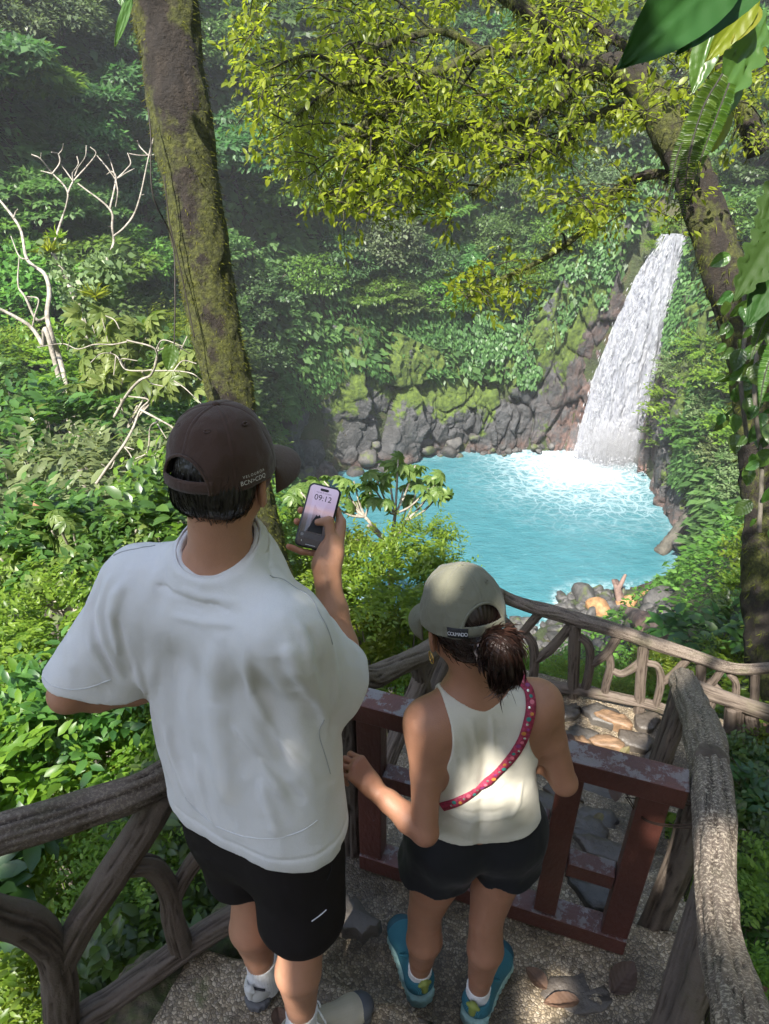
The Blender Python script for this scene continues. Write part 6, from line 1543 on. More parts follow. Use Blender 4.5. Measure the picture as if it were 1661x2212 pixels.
# ================================================================ THE WOMAN
def build_woman():
    F = nrm(A3(-.17, .985, 0)); R = A3(F[1], -F[0], 0); U = A3(0, 0, 1); G = -.15
    root = empty('person', (.20, 1.17, G), 0, 'person in a cream tank top and olive cap with a dark ponytail', 'person')
    bpy.context.view_layer.update()
    C7 = A3(.222, 1.195, 1.195); SL, SR = A3(.094, 1.165, 1.128), A3(.372, 1.215, 1.140)
    EL, ER = A3(.098, 1.075, .855), A3(.452, 1.185, .895); WL = P(808, 1704, 1.775); WR = A3(.345, 1.375, .955)
    yaw = R_(-17); pit = R_(20); hf = A3(math.sin(yaw) * math.cos(pit), math.cos(yaw) * math.cos(pit), -math.sin(pit)); HM = frame(hf, U); HC = A3(.175, 1.268, 1.355)
    sc = .94
    hd = head_sdf(HC, HM, sc)
    nk = Grp(.03).cone(C7 + F * .035 - U * .03, HC + HM @ A3(0, -.030, -.050), .052, .049)
    hips = A3(.248, 1.225, .66); waist = A3(.238, 1.222, .86); rib = A3(.235, 1.225, 1.02)
    tor = Grp(.07)
    tor.cone(rib - R * .062, waist - R * .040, .088, .080); tor.cone(rib + R * .062, waist + R * .040, .088, .080)
    tor.cone(waist - R * .04, hips - R * .075 + U * .03, .080, .100); tor.cone(waist + R * .04, hips + R * .075 + U * .03, .080, .100)
    tor.cone(rib - R * .07 + U * .0, SL + R * .03 - U * .01, .072, .052); tor.cone(rib + R * .07, SR - R * .03 - U * .01, .072, .052)
    tor.cone(SL + R * .02, C7 + F * .035 - U * .045, .040, .055); tor.cone(SR - R * .02, C7 + F * .035 - U * .045, .040, .055)
    tor.ell(rib - R * .07 + F * .075 - U * .0, (.055, .05, .055), None, .05); tor.ell(rib + R * .07 + F * .075, (.055, .05, .055), None, .05)
    tor.ell(hips - R * .075 - F * .045, (.085, .075, .09), None, .05); tor.ell(hips + R * .075 - F * .045, (.085, .075, .09), None, .05)
    armL = Grp(.008).chain([(*SL, .043), (*(SL * .55 + EL * .45), .0355), (*EL, .031)]); armL.chain([(*EL, .032), (*(EL * .7 + WL * .3), .034), (*(EL * .3 + WL * .7), .0265), (*WL, .0205)], .012)
    armR = Grp(.008).chain([(*SR, .043), (*(SR * .55 + ER * .45), .0355), (*ER, .031)]); armR.chain([(*ER, .032), (*(ER * .7 + WR * .3), .034), (*(ER * .3 + WR * .7), .0265), (*WR, .0205)], .012)
    # left hand pinches the edge of the shirt: knuckles up, fingers bent down and in
    d = nrm(P(762, 1648, 1.775) - WL); n_ = nrm(A3(-.45, .35, -.62)); th = nrm(A3(-.05, .62, .35))
    hl = hand(WL, d, n_, th, [(52, 62, 30), (58, 70, 35), (62, 72, 35), (64, 70, 35)], [(.012, .022, .010), (.040, .034, .018), (.066, .032, .030), (.086, .022, .040)], .86, .03)
    hr = hand(WR, A3(-.3, .5, .3), A3(-.6, -.1, -.6), A3(-.1, .3, .9), [(35, 45, 25)] * 4, [(.015, .03, .008), (.045, .045, .018), (.07, .045, .026), (.09, .036, .03)], .86)
    HL, HR = A3(.168, 1.215, .60), A3(.335, 1.245, .60); KL, KR = A3(.118, 1.185, .315), A3(.295, 1.165, .325); AL, AR = A3(.112, 1.195, -.055), A3(.292, 1.135, -.055)
    fL = nrm(A3(-.079, .22, 0)); fR = nrm(A3(.10, .18, 0))
    def leg(Hh, K, A, f):
        g = Grp(.008).chain([(*Hh, .084), (*(Hh * .5 + K * .5), .070), (*K, .049)])
        return g.chain([(*K, .048), (*(K * .70 + A * .30 - F * .018), .053), (*(K * .32 + A * .68 - F * .006), .037), (*A, .030), (*(A + f * .03 - U * .05), .032)], .01)
    lgL, lgR = leg(HL, KL, AL, fL), leg(HR, KR, AR, fR)
    def torso(p):
        d = tor(p); q = p - C7
        sp = np.abs(q @ R); back = (q @ F) < .06
        d = d + .007 * np.exp(-(sp / .014) ** 2) * smoothstep(1.20, 1.02, p[:, 2]) * smoothstep(.70, .85, p[:, 2]) * back
        for s in (-1, 1):
            b = rib + R * s * .075 - F * .085 + U * .055
            d = d - .006 * np.exp(-np.sum(((p - b) / A3(.035, .05, .055)) ** 2, 1))
        return d
    def body(p):
        d = hd(p); d = carve_ears(d, p, HC, HM, sc); d = smin(d, nk(p), .03); d = smin(d, torso(p), .05)
        for g, k in ((armL, .045), (armR, .045), (hl, .010), (hr, .012), (lgL, .03), (lgR, .03)): d = smin(d, g(p), k)
        return d
    V, Fc = sdf_mesh('body', body, (-.20, .98, -.17), (.56, 1.58, 1.52), .0034)
    me = mesh_np('body', V, Fc); set_attr(me, 'beard', np.zeros(len(V)))
    kn = WL + d * .08; set_attr(me, 'flush', .55 * np.exp(-(np.linalg.norm(V - kn, axis=1) / .05) ** 2) + .5 * np.exp(-(np.linalg.norm(V - EL, axis=1) / .03) ** 2)); adopt(obj('body', me, skin_w), root)
    ey = simple('eye_white', (.6, .58, .55), .25)
    for s in (-1, 1): sdf_obj('eye', Grp(.001).ell(HC + HM @ A3(s * .030, .077, .003), (.011, .011, .011)), HC - .14, HC + .14, .0022, ey, root)
    # --- tank top
    neck_c = C7 + F * .055 + U * .030
    def tank0(p):
        d = torso(p) - .0055
        ease = smoothstep(.98, .80, p[:, 2]) * .010; d = d - ease
        d = smax(d, (.765 + .012 * np.sin((p @ R) * 9)) - p[:, 2], .003)
        q = p - neck_c; nl = np.sqrt(((q @ R) / 1.02) ** 2 + (q @ F) ** 2 * .75 + ((q @ U) * .74) ** 2) - .086
        d = smax(d, -nl, .003)
        for S_, s in ((SL, -1), (SR, 1)):
            q = p - (S_ + R * s * .040 - U * .010); u = q @ U
            e = (np.sqrt(((q @ R) / .100) ** 2 + ((q @ F) / .15) ** 2 + (u / np.where(u < 0, .150, .13)) ** 2) - 1) * .09
            d = smax(d, -e, .003)
        d = smax(d, (np.abs((p - rib) @ R) - .165), .003)
        return d
    H_ = lambda pts: pick(tank0, pts, 1.1)
    fl = folds([(H_([(1062, 1545), (1064, 1590), (1070, 1640)]), .0035, .007), (H_([(1015, 1550), (1025, 1590), (1032, 1630)]), .003, .009), (H_([(1000, 1590), (1010, 1640), (1005, 1690)]), .003, .012),
                (H_([(965, 1755), (1020, 1775), (1090, 1765), (1140, 1735)]), .004, .009), (H_([(970, 1742), (1030, 1758), (1100, 1748)]), -.0035, .009), (H_([(1128, 1690), (1120, 1740), (1100, 1770)]), .005, .009), (H_([(975, 1610), (985, 1640), (985, 1670)]), .0025, .006), (H_([(1090, 1690), (1060, 1720), (1000, 1735)]), .003, .010)])
    tank = lambda p: tank0(p) - fl(p) - .0012 * fbm(p * A3(14, 14, 9), 3, 5)
    sdf_obj('tank_top', tank, (-.02, 1.02, .72), (.50, 1.46, 1.24), .0031, cream_rib, root, 1)
    # --- shorts
    sh = Grp(.05); sh.cone(hips - R * .06 + U * .13, hips - R * .085 + U * .0, .085, .105); sh.cone(hips + R * .06 + U * .13, hips + R * .085 + U * .0, .085, .105)
    sh.ell(hips - R * .075 - F * .040, (.098, .090, .10), None, .05); sh.ell(hips + R * .075 - F * .040, (.098, .090, .10), None, .05)
    sl = Grp(.02).cone(HL - R * .01 + U * .03, KL * .32 + HL * .68 - R * .012, .098, .112); sr = Grp(.02).cone(HR + R * .01 + U * .03, KR * .32 + HR * .68 + R * .012, .098, .112)
    def shorts(p):
        a = p @ R; hemz = .530 + .007 * np.sin((p[:, 0] + p[:, 1] * .6) * 34)
        l = smax(sl(p), hemz + .03 * np.maximum((p - HL) @ R + .01, 0) - p[:, 2], .004); r = smax(sr(p), hemz + .03 * np.maximum(-((p - HR) @ R) + .01, 0) - p[:, 2], .004)
        d = smin(sh(p), smin(l, r, .008), .04); d = smax(d, p[:, 2] - .795, .003)
        fw = np.sin(np.arctan2((p - hips) @ R, (p - hips) @ F) * 13) * .0022 * smoothstep(.72, .52, p[:, 2])
        return d - fw - .003 * fbm(p * A3(16, 16, 10), 3, 8)
    sdf_obj('shorts', shorts, (.0, 1.0, .46), (.50, 1.48, .82), .0038, black_short, root, 1)
    refl = simple('reflective_print', (.5, .5, .52), .4); thin_line('reflective_stripe', shorts, [(1110, 2046)] if 0 else [(960, 1790), (970, 1791), (976, 1792)], .0012, refl, root, 1.2)
    # --- head hair, gathered into a ponytail
    capc = HC + HM @ (A3(0, -.010, .004) * sc); CM = HM @ np.array(Matrix.Rotation(R_(4), 3, 'X'))
    tie = HC + HM @ A3(.012, -.112, -.030)
    def hair(p):
        q = ((p - HC) @ HM) / sc; d = sd_ell(p, HC + HM @ A3(0, -.014, .020), A3(.0775, .096, .099), HM)
        d = smin(d, sd_cone(p, HC + HM @ A3(0, -.06, -.045), tie, .040, .020), .03)
        low = -.085 + .072 * smoothstep(-.07, .03, q[:, 1]); d = smax(d, low - q[:, 2], .01); d = smax(d, q[:, 1] - .035, .008); d = smax(d, q[:, 2] - .078, .01)
        e = np.minimum(np.linalg.norm((q - A3(.084, -.006, -.036)) / A3(1, 1, 1.4), axis=1), np.linalg.norm((q - A3(-.084, -.006, -.036)) / A3(1, 1, 1.4), axis=1)) - .021
        d = smax(d, -e, .006); v = p - tie
        return d + .0014 * np.sin(np.arctan2(v @ HM[:, 0], v @ HM[:, 2]) * 46)
    ho = sdf_obj('hair', hair, HC - .17, HC + .15, .003, hair_d, root)
    strands = build_man.strands
    hv = np.array([v.co for v in ho.data.vertices]); q = (hv - HC) @ HM; sel = hv[(q[:, 2] < .04) & (q[:, 1] < .04)]; rg = np.random.default_rng(3)
    sel = sel[rg.choice(len(sel), min(1300, len(sel)), False)]
    strands('hair_strands', hair, sel, lambda p: tie - p, .032, .035, hair_d, root, 4, .0008, .15)
    ps = [P(1052, 1362, 0), ]
    tt = proj(tie)[2]
    pt = [tie, tie - A3(-.012, .028, -.004), P(1078, 1400, tt - .045), P(1088, 1440, tt - .040), P(1082, 1466, tt - .028)]
    pony = Grp(.02).chain([(*pt[0], .017), (*pt[1], .024), (*pt[2], .033), (*pt[3], .031), (*pt[4], .016)])
    def ponyf(p):
        v = p - pt[2]; return pony(p) + .0025 * np.sin(np.arctan2(v[:, 0], v[:, 1]) * 17 + p[:, 2] * 30) + .002 * fbm(p * A3(60, 60, 14), 2, 3)
    lo = np.min(pt, 0) - .06; hi = np.max(pt, 0) + .06; po = sdf_obj('ponytail', ponyf, lo, hi, .003, hair_d, root)
    hv = np.array([v.co for v in po.data.vertices]); sel = hv[rg.choice(len(hv), min(1500, len(hv)), False)]
    cl = spline(np.array(pt), 60); Tn = frames(cl)[0]
    def along(p): k = np.argmin(np.linalg.norm(p[:, None] - cl[None], axis=2), axis=1); return Tn[k] + (cl[np.minimum(k + 12, 59)] - p) * 2
    strands('ponytail_strands', ponyf, sel, along, .042, .03, hair_d, root, 6, .0006, .22)
    A = Acc(); k = 60; i0 = rg.integers(36, 60, k); base = cl[i0] + rand_unit(k, rg) * .018; ax = nrm(Tn[i0] + rand_unit(k, rg) * .38 + A3(.35, 0, -.15)); leaves(A, base, ax, rand_unit(k, rg), rg.uniform(.03, .075, k), LEAF8, .035)
    adopt(obj('loose_hair', A.mesh('loose_hair'), hair_d), root)
    # coiled hair tie
    tb = simple('taupe_plastic', (.20, .145, .115), .3); axm = nrm(pt[1] - pt[0]); e1 = nrm(np.cross(axm, U)); e2 = np.cross(axm, e1)
    a = np.linspace(0, 2 * np.pi, 160); c0 = pt[0] + axm * .012; rr = .029
    ring = c0 + np.outer(np.cos(a), e1) * (rr + .0052 * np.cos(11 * a))[:, None] + np.outer(np.sin(a), e2) * (rr + .0052 * np.cos(11 * a))[:, None] + np.outer(.0062 * np.sin(11 * a), axm)
    V, Fq = tube(np.c_[ring, np.full(160, .0032)], n=420, m=7); adopt(obj('hair_tie', mesh_np('hair_tie', V, Fq), tb), root)
    lab = simple('black_label', (.008, .008, .009), .7); lw = simple('label_white', (.55, .55, .56), .7)
    CM = CM @ np.array(Matrix.Rotation(R_(7), 3, 'Z')); cap(root, capc, CM, .0910, .1070, .126, olive_cap, .60, .55, 9, texts=(('COLMADO', R_(-141),   .0055, .0098, .80, lw),), brim_len=.078, brim_drop=.026, patch=(R_(-141), .225, .001, .0200, lab))
    # ear hoops and sunglasses
    gold = simple('gold', (.75, .48, .16), .22, Metallic=1.0)
    eb = HC + HM @ (A3(-.083, -.008, -.068) * sc); a = np.linspace(0, 2 * np.pi, 33)
    for r, o in ((.0135, 0), (.0095, .006)):
        pts = eb + HM @ A3(-.003, .004 + o, -r) + np.outer(np.cos(a), HM[:, 1]) * r + np.outer(np.sin(a), HM[:, 2]) * r; V, Fq = tube(np.c_[pts, np.full(33, .0011)], n=60, m=6); adopt(obj('earring', mesh_np('earring', V, Fq), gold), root)
    fr = simple('tortoise_frame', (.02, .010, .006), .2); ln = simple('dark_lens', (.010, .014, .010), .06, Specular_IOR_Level=.8)
    sg = empty('sunglasses', HC); adopt(sg, root); bpy.context.view_layer.update()
    for s in (-1, 1):
        o = [A3(s * (.034 + .026 * math.cos(t)), .100 - .012 * (abs(.034 + .026 * math.cos(t)) / .06) ** 2, .004 + .021 * math.sin(t)) * sc for t in a]
        pts = np.array([HC + HM @ v for v in o]); V, Fq = tube(np.c_[pts, np.full(33, .0030)], n=60, m=6); adopt(obj('frame', mesh_np('frame', V, Fq), fr), sg)
        c_ = pts[:-1].mean(0); Vl = np.concatenate([pts[:-1], [c_ + HM[:, 1] * .003]]); j = np.arange(32); adopt(obj('lens', mesh_np('lens', Vl, np.stack([j, (j + 1) % 32, 0 * j + 32], 1)), ln), sg)
        tm = np.array([HC + HM @ (A3(*v) * sc) for v in ((s * .060, .092, .010), (s * .079, .05, .010), (s * .0835, .0, .010), (s * .080, -.020, .0))]); V, Fq = tube(np.c_[tm, [.0042, .0036, .003, .0025]], n=24, m=6); adopt(obj('temple', mesh_np('temple', V, Fq), fr), sg)
    # --- socks and shoes
    for A_, K_, f in ((AL, KL, fL), (AR, KR, fR)):
        up = nrm(K_ - A_); g = Grp(.02).chain([(*(A_ - U * .05 + f * .01), .038), (*A_, .035), (*(A_ + up * .062), .0385)])
        def sock(p, g=g, A_=A_, up=up): a_ = np.arctan2((p - A_) @ R, (p - A_) @ F); return smax(g(p), (p - A_) @ up - .060, .004) + .0009 * np.sin(a_ * 30)
        sdf_obj('sock', sock, A_ - .10, A_ + A3(.10, .10, .12), .0028, sock_w, root)
    teal = knit('teal_knit', (.012, .085, .12), (.045, .21, .27), 300); dteal = simple('dark_teal', (.010, .06, .085), .6)
    n = NT('mint_foam'); co = n.co(); mint = n.done(n.bsdf(n.mix(n.noise(co, 22, 4), (.13, .29, .29), (.36, .50, .47)), .7, n.bump(n.voro(co, 90), .003)))
    lm = simple('lime_lining', (.20, .24, .05), .7); tl = simple('teal_lace', (.02, .13, .17), .7)
    shoe(root, A3(.128, 1.148, G + .0), math.atan2(fL[0], fL[1]), .268, (teal, dteal, mint, tl, lm), 3, 1, .046).scale = (1.2, 1, 1)
    shoe(root, A3(.268, 1.085, G + .0), math.atan2(fR[0], fR[1]), .268, (teal, dteal, mint, tl, lm), 4, 1, .046).scale = (1.2, 1, 1)
    # --- crossbody strap
    bag = empty('crossbody_bag', (.12, 1.2, .62), 0, 'red embroidered crossbody strap with a small red bag at the hip', 'bag'); bpy.context.view_layer.update()
    surf = lambda p: np.minimum(np.minimum(tank(p), body(p)), shorts(p))
    pts = pick(surf, [(1130, 1476), (1141, 1492), (1146, 1525), (1141, 1560), (1128, 1598), (1105, 1635), (1070, 1672), (1030, 1705), (990, 1730), (955, 1742)], 1.1)
    nn = [grad(surf, p) for p in pts]; front = [SR - R * .055 + F * .050 + U * .025, SR - R * .075 + F * .10 - U * .03]
    pts = [p + n_ * .002 for p, n_ in zip(pts, nn)]
    cl = spline(np.array([pts[0] + F * .04 + U * .004] + pts), 150); g0 = np.array([grad(surf, p) for p in cl[::5]]); gi = np.stack([np.interp(np.arange(150), np.arange(0, 150, 5), g0[:, k]) for k in range(3)], 1)
    T = frames(cl)[0]; W_ = nrm(np.cross(T, gi)); rows = [cl + W_ * w0 + gi * h0 for w0, h0 in ((-.0115, -.001), (-.0115, .0022), (0, .003), (.0115, .0022), (.0115, -.001))]
    Vs = np.stack(rows, 1); i = np.arange(149)[:, None] * 5; j = np.arange(4)[None]
    n = NT('red_ribbon'); co = n.pos(); c = n.ramp(n.noise(co, 160, 3), [(.35, (.16, .012, .03)), (.55, (.30, .02, .055)), (.75, (.34, .05, .12))]); ribm = n.done(n.bsdf(c, .7, n.bump(n.noise(co, 400, 3), .001)))
    adopt(obj('strap', mesh_np('strap', Vs.reshape(-1, 3), np.stack([i + j, i + j + 1, i + 6 + j, i + 5 + j], -1).reshape(-1, 4)[:, ::-1]), ribm), bag)
    cols = [simple('silver_sequin', (.7, .68, .66), .2, Metallic=.8), simple('teal_thread', (.02, .16, .14), .6), simple('ochre_thread', (.42, .17, .03), .6), simple('purple_thread', (.20, .03, .13), .6), simple('pink_thread', (.5, .12, .16), .6)]
    sq = None
    for k in range(34):
        i_ = 8 + k * 4; c_ = cl[i_] + gi[i_] * .0032 + W_[i_] * (.004 * math.sin(k * 2.4)); r = .0034 + .0012 * (k % 3); a = np.linspace(0, 2 * np.pi, 9)[:-1]
        Vd = np.concatenate([c_ + np.outer(np.cos(a), T[i_]) * r + np.outer(np.sin(a), W_[i_]) * r, [c_ + gi[i_] * .0012]]); j = np.arange(8)
        adopt(obj('sequin' if k % 3 == 0 else 'stitched_flower', mesh_np('sequin', Vd, np.stack([j, (j + 1) % 8, 0 * j + 8], 1)), cols[0] if k % 3 == 0 else cols[1 + (k * 7) % 4]), bag)
    bp = P(876, 1835, 1.98); g = Grp(.02).cone(bp + A3(.05, .05, .02), bp + A3(.06, .05, -.05), .032, .034); sdf_obj('pouch', g, bp - .12, bp + .16, .004, ribm, bag)
    A = Acc(); rg = np.random.default_rng(2); k = 26; leaves(A, bp + A3(.004, 0, .02) + rand_unit(k, rg) * .004, np.tile(A3(0, 0, -1.0), (k, 1)) + rand_unit(k, rg) * .15, rand_unit(k, rg), rg.uniform(.05, .075, k), LEAF8, .08); adopt(obj('tassel', A.mesh('tassel'), cols[4]), bag)
    # a ring on the hand
    fb = WL + d * .060 + n_ * .022
build_woman()
# ================================================================ REMAINING THINGS
# ---- bare-branched trees on the left
RS = .42
def crop6(x, y): return x * .391, 259.5 + y * .391
def bare_tree(name, label, t0, lines, base, mat, seed, leaf=None, rs=1.0, ground=True):
    bx, by = base; b = P(bx, by, t0); g = float(hill_z(b[0], b[1])); root = empty('bare_tree', (b[0], b[1], min(g, b[2])), 0, label, 'tree', 'bare branched trees'); bpy.context.view_layer.update()
    rg = np.random.default_rng(seed); first = True; allp = []
    for pts, r0, r1 in lines:
        k = len(pts); dz = 0.0; q = []
        for i, (x, y) in enumerate(pts):
            px, py = crop6(x, y); dz += rg.normal(0, .25); q.append((*P(px, py, t0 + dz), RS * rs * r0 + RS * rs * (r1 - r0) * i / (k - 1)))
        if first and ground: q = [(b[0], b[1], min(g, b[2]) - .5, r0 * 1.3)] + q
        A = Acc(); V = bark_tube(A, q, 14 * k, 10, .22, int(rg.integers(0, 99))); me = A.mesh('trunk' if first else 'branch')
        if mat is mossy_bark: set_attr(me, 'moss', np.full(len(V), .5))
        adopt_(obj('trunk' if first else 'branch', me, mat), root); first = False; allp.append(np.array(q))
    if leaf:
        A = Acc()
        for q in leaf(allp): A.add(*q) if False else None
    return root, allp
L1 = [([(515, 1900), (510, 1500), (480, 1250), (440, 1050), (380, 900), (330, 800), (290, 735)], .30, .16), ([(290, 745), (312, 640), (345, 540), (365, 480), (375, 405), (345, 350), (290, 295), (225, 215), (175, 190)], .10, .045), ([(225, 215), (228, 182)], .04, .03), ([(290, 297), (258, 288), (225, 280)], .05, .035),
      ([(290, 295), (330, 235), (320, 188), (285, 178)], .055, .035), ([(322, 190), (345, 160), (350, 130)], .04, .03), ([(375, 405), (405, 340), (480, 255), (530, 185), (498, 148)], .075, .035), ([(405, 340), (345, 255), (330, 232)], .05, .035), ([(405, 335), (400, 295), (432, 245), (425, 200)], .045, .03), ([(412, 310), (432, 262), (470, 205), (477, 140)], .045, .03),
      ([(455, 1055), (540, 930), (590, 780), (628, 680), (620, 590), (605, 490), (430, 350)], .15, .05), ([(607, 490), (640, 330), (620, 285), (590, 300)], .07, .035), ([(640, 330), (590, 260), (535, 195)], .06, .035), ([(640, 330), (705, 265), (722, 235), (705, 182)], .06, .035), ([(655, 318), (700, 290), (742, 268)], .05, .03), ([(635, 310), (615, 240), (598, 192)], .04, .025), ([(640, 480), (650, 400), (640, 330)], .05, .05),
      ([(630, 640), (680, 600), (735, 530), (775, 420), (822, 200), (850, 90)], .085, .04), ([(822, 195), (770, 195), (714, 185)], .05, .03), ([(820, 195), (775, 150), (758, 112)], .05, .03), ([(822, 198), (850, 190), (880, 170)], .045, .03), ([(780, 415), (795, 410)], .03, .02), ([(615, 590), (600, 588)], .03, .02)]
bt, bt_p = bare_tree('bare_tree', 'pale bare branched tree with forked twigs left of the leaning trunk', 22.0, L1, (200, 1010), pale_bark, 5)
L2 = [([(420, 1700), (330, 1320), (290, 1210), (262, 1080), (272, 950), (245, 850), (150, 770), (120, 620), (75, 540), (0, 445), (-60, 380)], .20, .06), ([(75, 540), (85, 510), (98, 492)], .05, .03), ([(150, 770), (105, 750), (60, 640)], .06, .03), ([(262, 1090), (200, 1100), (140, 980), (100, 910), (105, 760)], .10, .04)]
bt2, _ = bare_tree('bare_tree', 'crooked bare branched tree at the left edge of the picture', 20.0, L2, (165, 950), pale_bark, 6)
L3 = [([(320, 1400), (240, 1250), (175, 1145), (80, 1085), (0, 1045), (-60, 1020)], .16, .07), ([(180, 1140), (192, 1080), (212, 990), (150, 975)], .06, .035)]
bt3, _ = bare_tree('bare_tree', 'low leaning grey branch with moss at the left edge', 19.0, L3, (120, 830), pale_bark, 7)
L4 = [([(630, 1640), (700, 1520), (770, 1440), (840, 1400), (862, 1270), (700, 1215)], .10, .05), ([(860, 1280), (960, 1245), (1050, 1290)], .055, .03), ([(840, 1380), (780, 1385), (690, 1375), (640, 1300), (560, 1290), (500, 1340)], .06, .03), ([(690, 1370), (672, 1320), (760, 1330)], .05, .03), ([(840, 1385), (960, 1385), (1060, 1400), (1115, 1440)], .06, .03), ([(960, 1385), (1010, 1330), (1085, 1345)], .05, .03), ([(785, 1390), (830, 1450), (900, 1470)], .05, .03), ([(700, 1225), (620, 1240), (520, 1240), (430, 1265), (345, 1235), (205, 1255)], .055, .03), ([(345, 1235), (342, 1190)], .035, .025), ([(375, 1270), (385, 1215)], .035, .025), ([(660, 1155), (632, 1105), (582, 1080)], .045, .03), ([(860, 1270), (900, 1215), (1010, 1250)], .045, .03), ([(960, 1440), (1020, 1480), (1110, 1565)], .045, .025), ([(640, 1305), (628, 1410)], .045, .03)]
bt4, _ = bare_tree('bare_tree', 'white zigzag bare branches beside the leaning trunk', 13.0, L4, (245, 910), pale_bark, 8, None, .62, False)
L5 = [([(530, 2010), (600, 1910), (680, 1800), (735, 1700), (775, 1600), (820, 1545), (710, 1525)], .075, .03), ([(775, 1600), (870, 1650), (955, 1700), (965, 1745)], .05, .025), ([(870, 1665), (830, 1700), (815, 1830), (750, 1870)], .045, .03), ([(870, 1680), (920, 1760)], .035, .025), ([(680, 1800), (720, 1850), (745, 1930)], .035, .02), ([(640, 1860), (610, 1925), (560, 1900)], .03, .02), ([(690, 1805), (740, 1820)], .03, .02)]
bt5, _ = bare_tree('bare_tree', 'thin pale bare twigs left of the brown cap', 9.5, L5, (205, 1050), pale_bark, 9, None, .7, False)
# air plants perched on the pale tree
def star_plant(px, py, t, size, label, parent_t=None):
    root = empty('bromeliad', P(px, py, t), 0, label, 'plant', 'bromeliads on bare branches'); bpy.context.view_layer.update(); rg = np.random.default_rng(int(px)); k = 46; A = Acc(); d = rand_unit(k, rg); d[:, 2] = np.abs(d[:, 2]) * .8
    leaves(A, np.tile(P(px, py, t - .1), (k, 1)), d, rand_unit(k, rg), size * rg.uniform(.6, 1.2, k), LEAF8, .30); adopt_(obj('leaf_rosette', A.mesh('leaf_rosette'), M_canopy), root)
star_plant(108, 545, 21.8, .55, 'lower yellow green bromeliad on the pale bare tree'); star_plant(124, 512, 21.8, .4, 'upper yellow green bromeliad on the pale bare tree'); star_plant(207, 640, 21.6, .55, 'yellow green bromeliad where the bare tree forks')
# climbers up the pale trunk
def climbers():
    rg = np.random.default_rng(4); A = Acc(); s = np.concatenate([spline(bt_p[0], 60)[10:], spline(bt_p[10], 60)[:24]]); k = 2600; i = rg.integers(0, len(s), k); p = s[i, :3] + rand_unit(k, rg) * (rg.uniform(.15, .75, k) * (1.15 - .6 * (i % 60) / 60))[:, None]
    leaves(A, p, nrm(rand_unit(k, rg) + np.array([0, 0, -.4])), nrm(rand_unit(k, rg) + np.array([-.2, -.5, .8])), rg.uniform(.16, .34, k), LEAF4, 1.3); adopt_(tag(obj('climbing_leaves', A.mesh('climbing_leaves'), M_gap), kind='stuff'), bt)
climbers()
# ---- palmate leaves: nine leaflets hanging from one point
def palmate():
    V, F4, F3, n0 = [], [], [], 0; T, Fs = LEAF8
    for k in range(9):
        a = k * 2 * math.pi / 9; X = np.array([math.cos(a) * .9, math.sin(a) * .9, -.42]); X /= np.linalg.norm(X); Yv = np.array([-math.sin(a), math.cos(a), 0]); Z = np.cross(X, Yv)
        V.append(T[:, :1] * X + T[:, 1:2] * Yv * .95 + T[:, 2:3] * Z); F3.append(Fs[0] + n0); F4.append(Fs[1] + n0); n0 += len(T)
    return (np.concatenate(V), [np.concatenate(F3), np.concatenate(F4)])
PALM = palmate()
def umbrella_tree(label, heads, t0, size, base, seed, mat, bark):
    b = P(*base, t0 + .3); g = float(hill_near(b[0], b[1])); root = empty('umbrella_leaf_tree', (b[0], b[1], min(g, b[2])), 0, label, 'tree', 'trees with palmate leaves'); bpy.context.view_layer.update(); rg = np.random.default_rng(seed)
    A = Acc(); W2 = Acc(); bark_tube(W2, [(b[0], b[1], min(g, b[2]) - .2, .05), (*(b * 1.0), .035)], 14, 8, .1, 1)
    hubs = [b + (P(x, y, t0) - b) * .45 + rand_unit(1, rg)[0] * .1 for x, y in heads[::4]]
    for h in hubs: bark_tube(W2, [(*b, .03), (*(b * .5 + h * .5), .024), (*h, .02)], 12, 7, .1, 2)
    pos, nn, sz = [], [], []
    for x, y in heads:
        p = P(x, y, t0 + rg.normal(0, .35)); h = hubs[int(np.argmin([np.linalg.norm(p - q) for q in hubs]))]; bark_tube(W2, [(*h, .016), (*(h * .5 + p * .5 - np.array([0, 0, .06])), .013), (*p, .008)], 10, 6, .1, 3)
        for _ in range(3): pos.append(p + rand_unit(1, rg)[0] * size * .8 * np.array([1, 1, .5])); nn.append(nrm(np.array([0, 0, 1.0]) + rand_unit(1, rg)[0] * .45)); sz.append(size * rg.uniform(.7, 1.15))
    pos, nn = np.array(pos), np.array(nn); leaves(A, pos, rand_unit(len(pos), rg), nn, np.array(sz), PALM)
    adopt_(obj('foliage', A.mesh('foliage'), mat), root); adopt_(obj('trunk', W2.mesh('trunk'), bark), root); return root
rg_ = random.Random(5)
M_palm = leaf_mat('palmate_leaves', (.085, .135, .03), (.15, .19, .055), (.30, .42, .06), .42, .4, .35, .1)
hd_ = [(839, 1010), (860, 993), (793, 1026), (897, 1005), (947, 1035), (905, 1039), (764, 1039), (872, 1055), (925, 1055), (955, 1062), (650, 1064), (743, 1058), (690, 1075), (800, 1060), (830, 1085), (720, 1090), (660, 1110), (770, 1085), (880, 1085), (640, 1090), (740, 1040), (815, 1040), (700, 1040)]
umbrella_tree('small tree with drooping palmate leaves behind the phone above the pool', hd_, 8.5, .155, (845, 1180), 3, M_palm, pale_bark)
hd2 = [(rg_.uniform(0, 330), rg_.uniform(1095, 1260)) for _ in range(26)]
umbrella_tree('pale green tree with palmate leaves at the left behind the shoulder', hd2, 6.0, .15, (150, 1330), 4, M_palm, pale_bark)
hd3 = [(rg_.uniform(180, 430), rg_.uniform(680, 830)) for _ in range(30)]
umbrella_tree('yellow green umbrella leaf tree among the white bare branches', hd3, 16.5, .42, (270, 930), 5, M_palm, pale_bark)
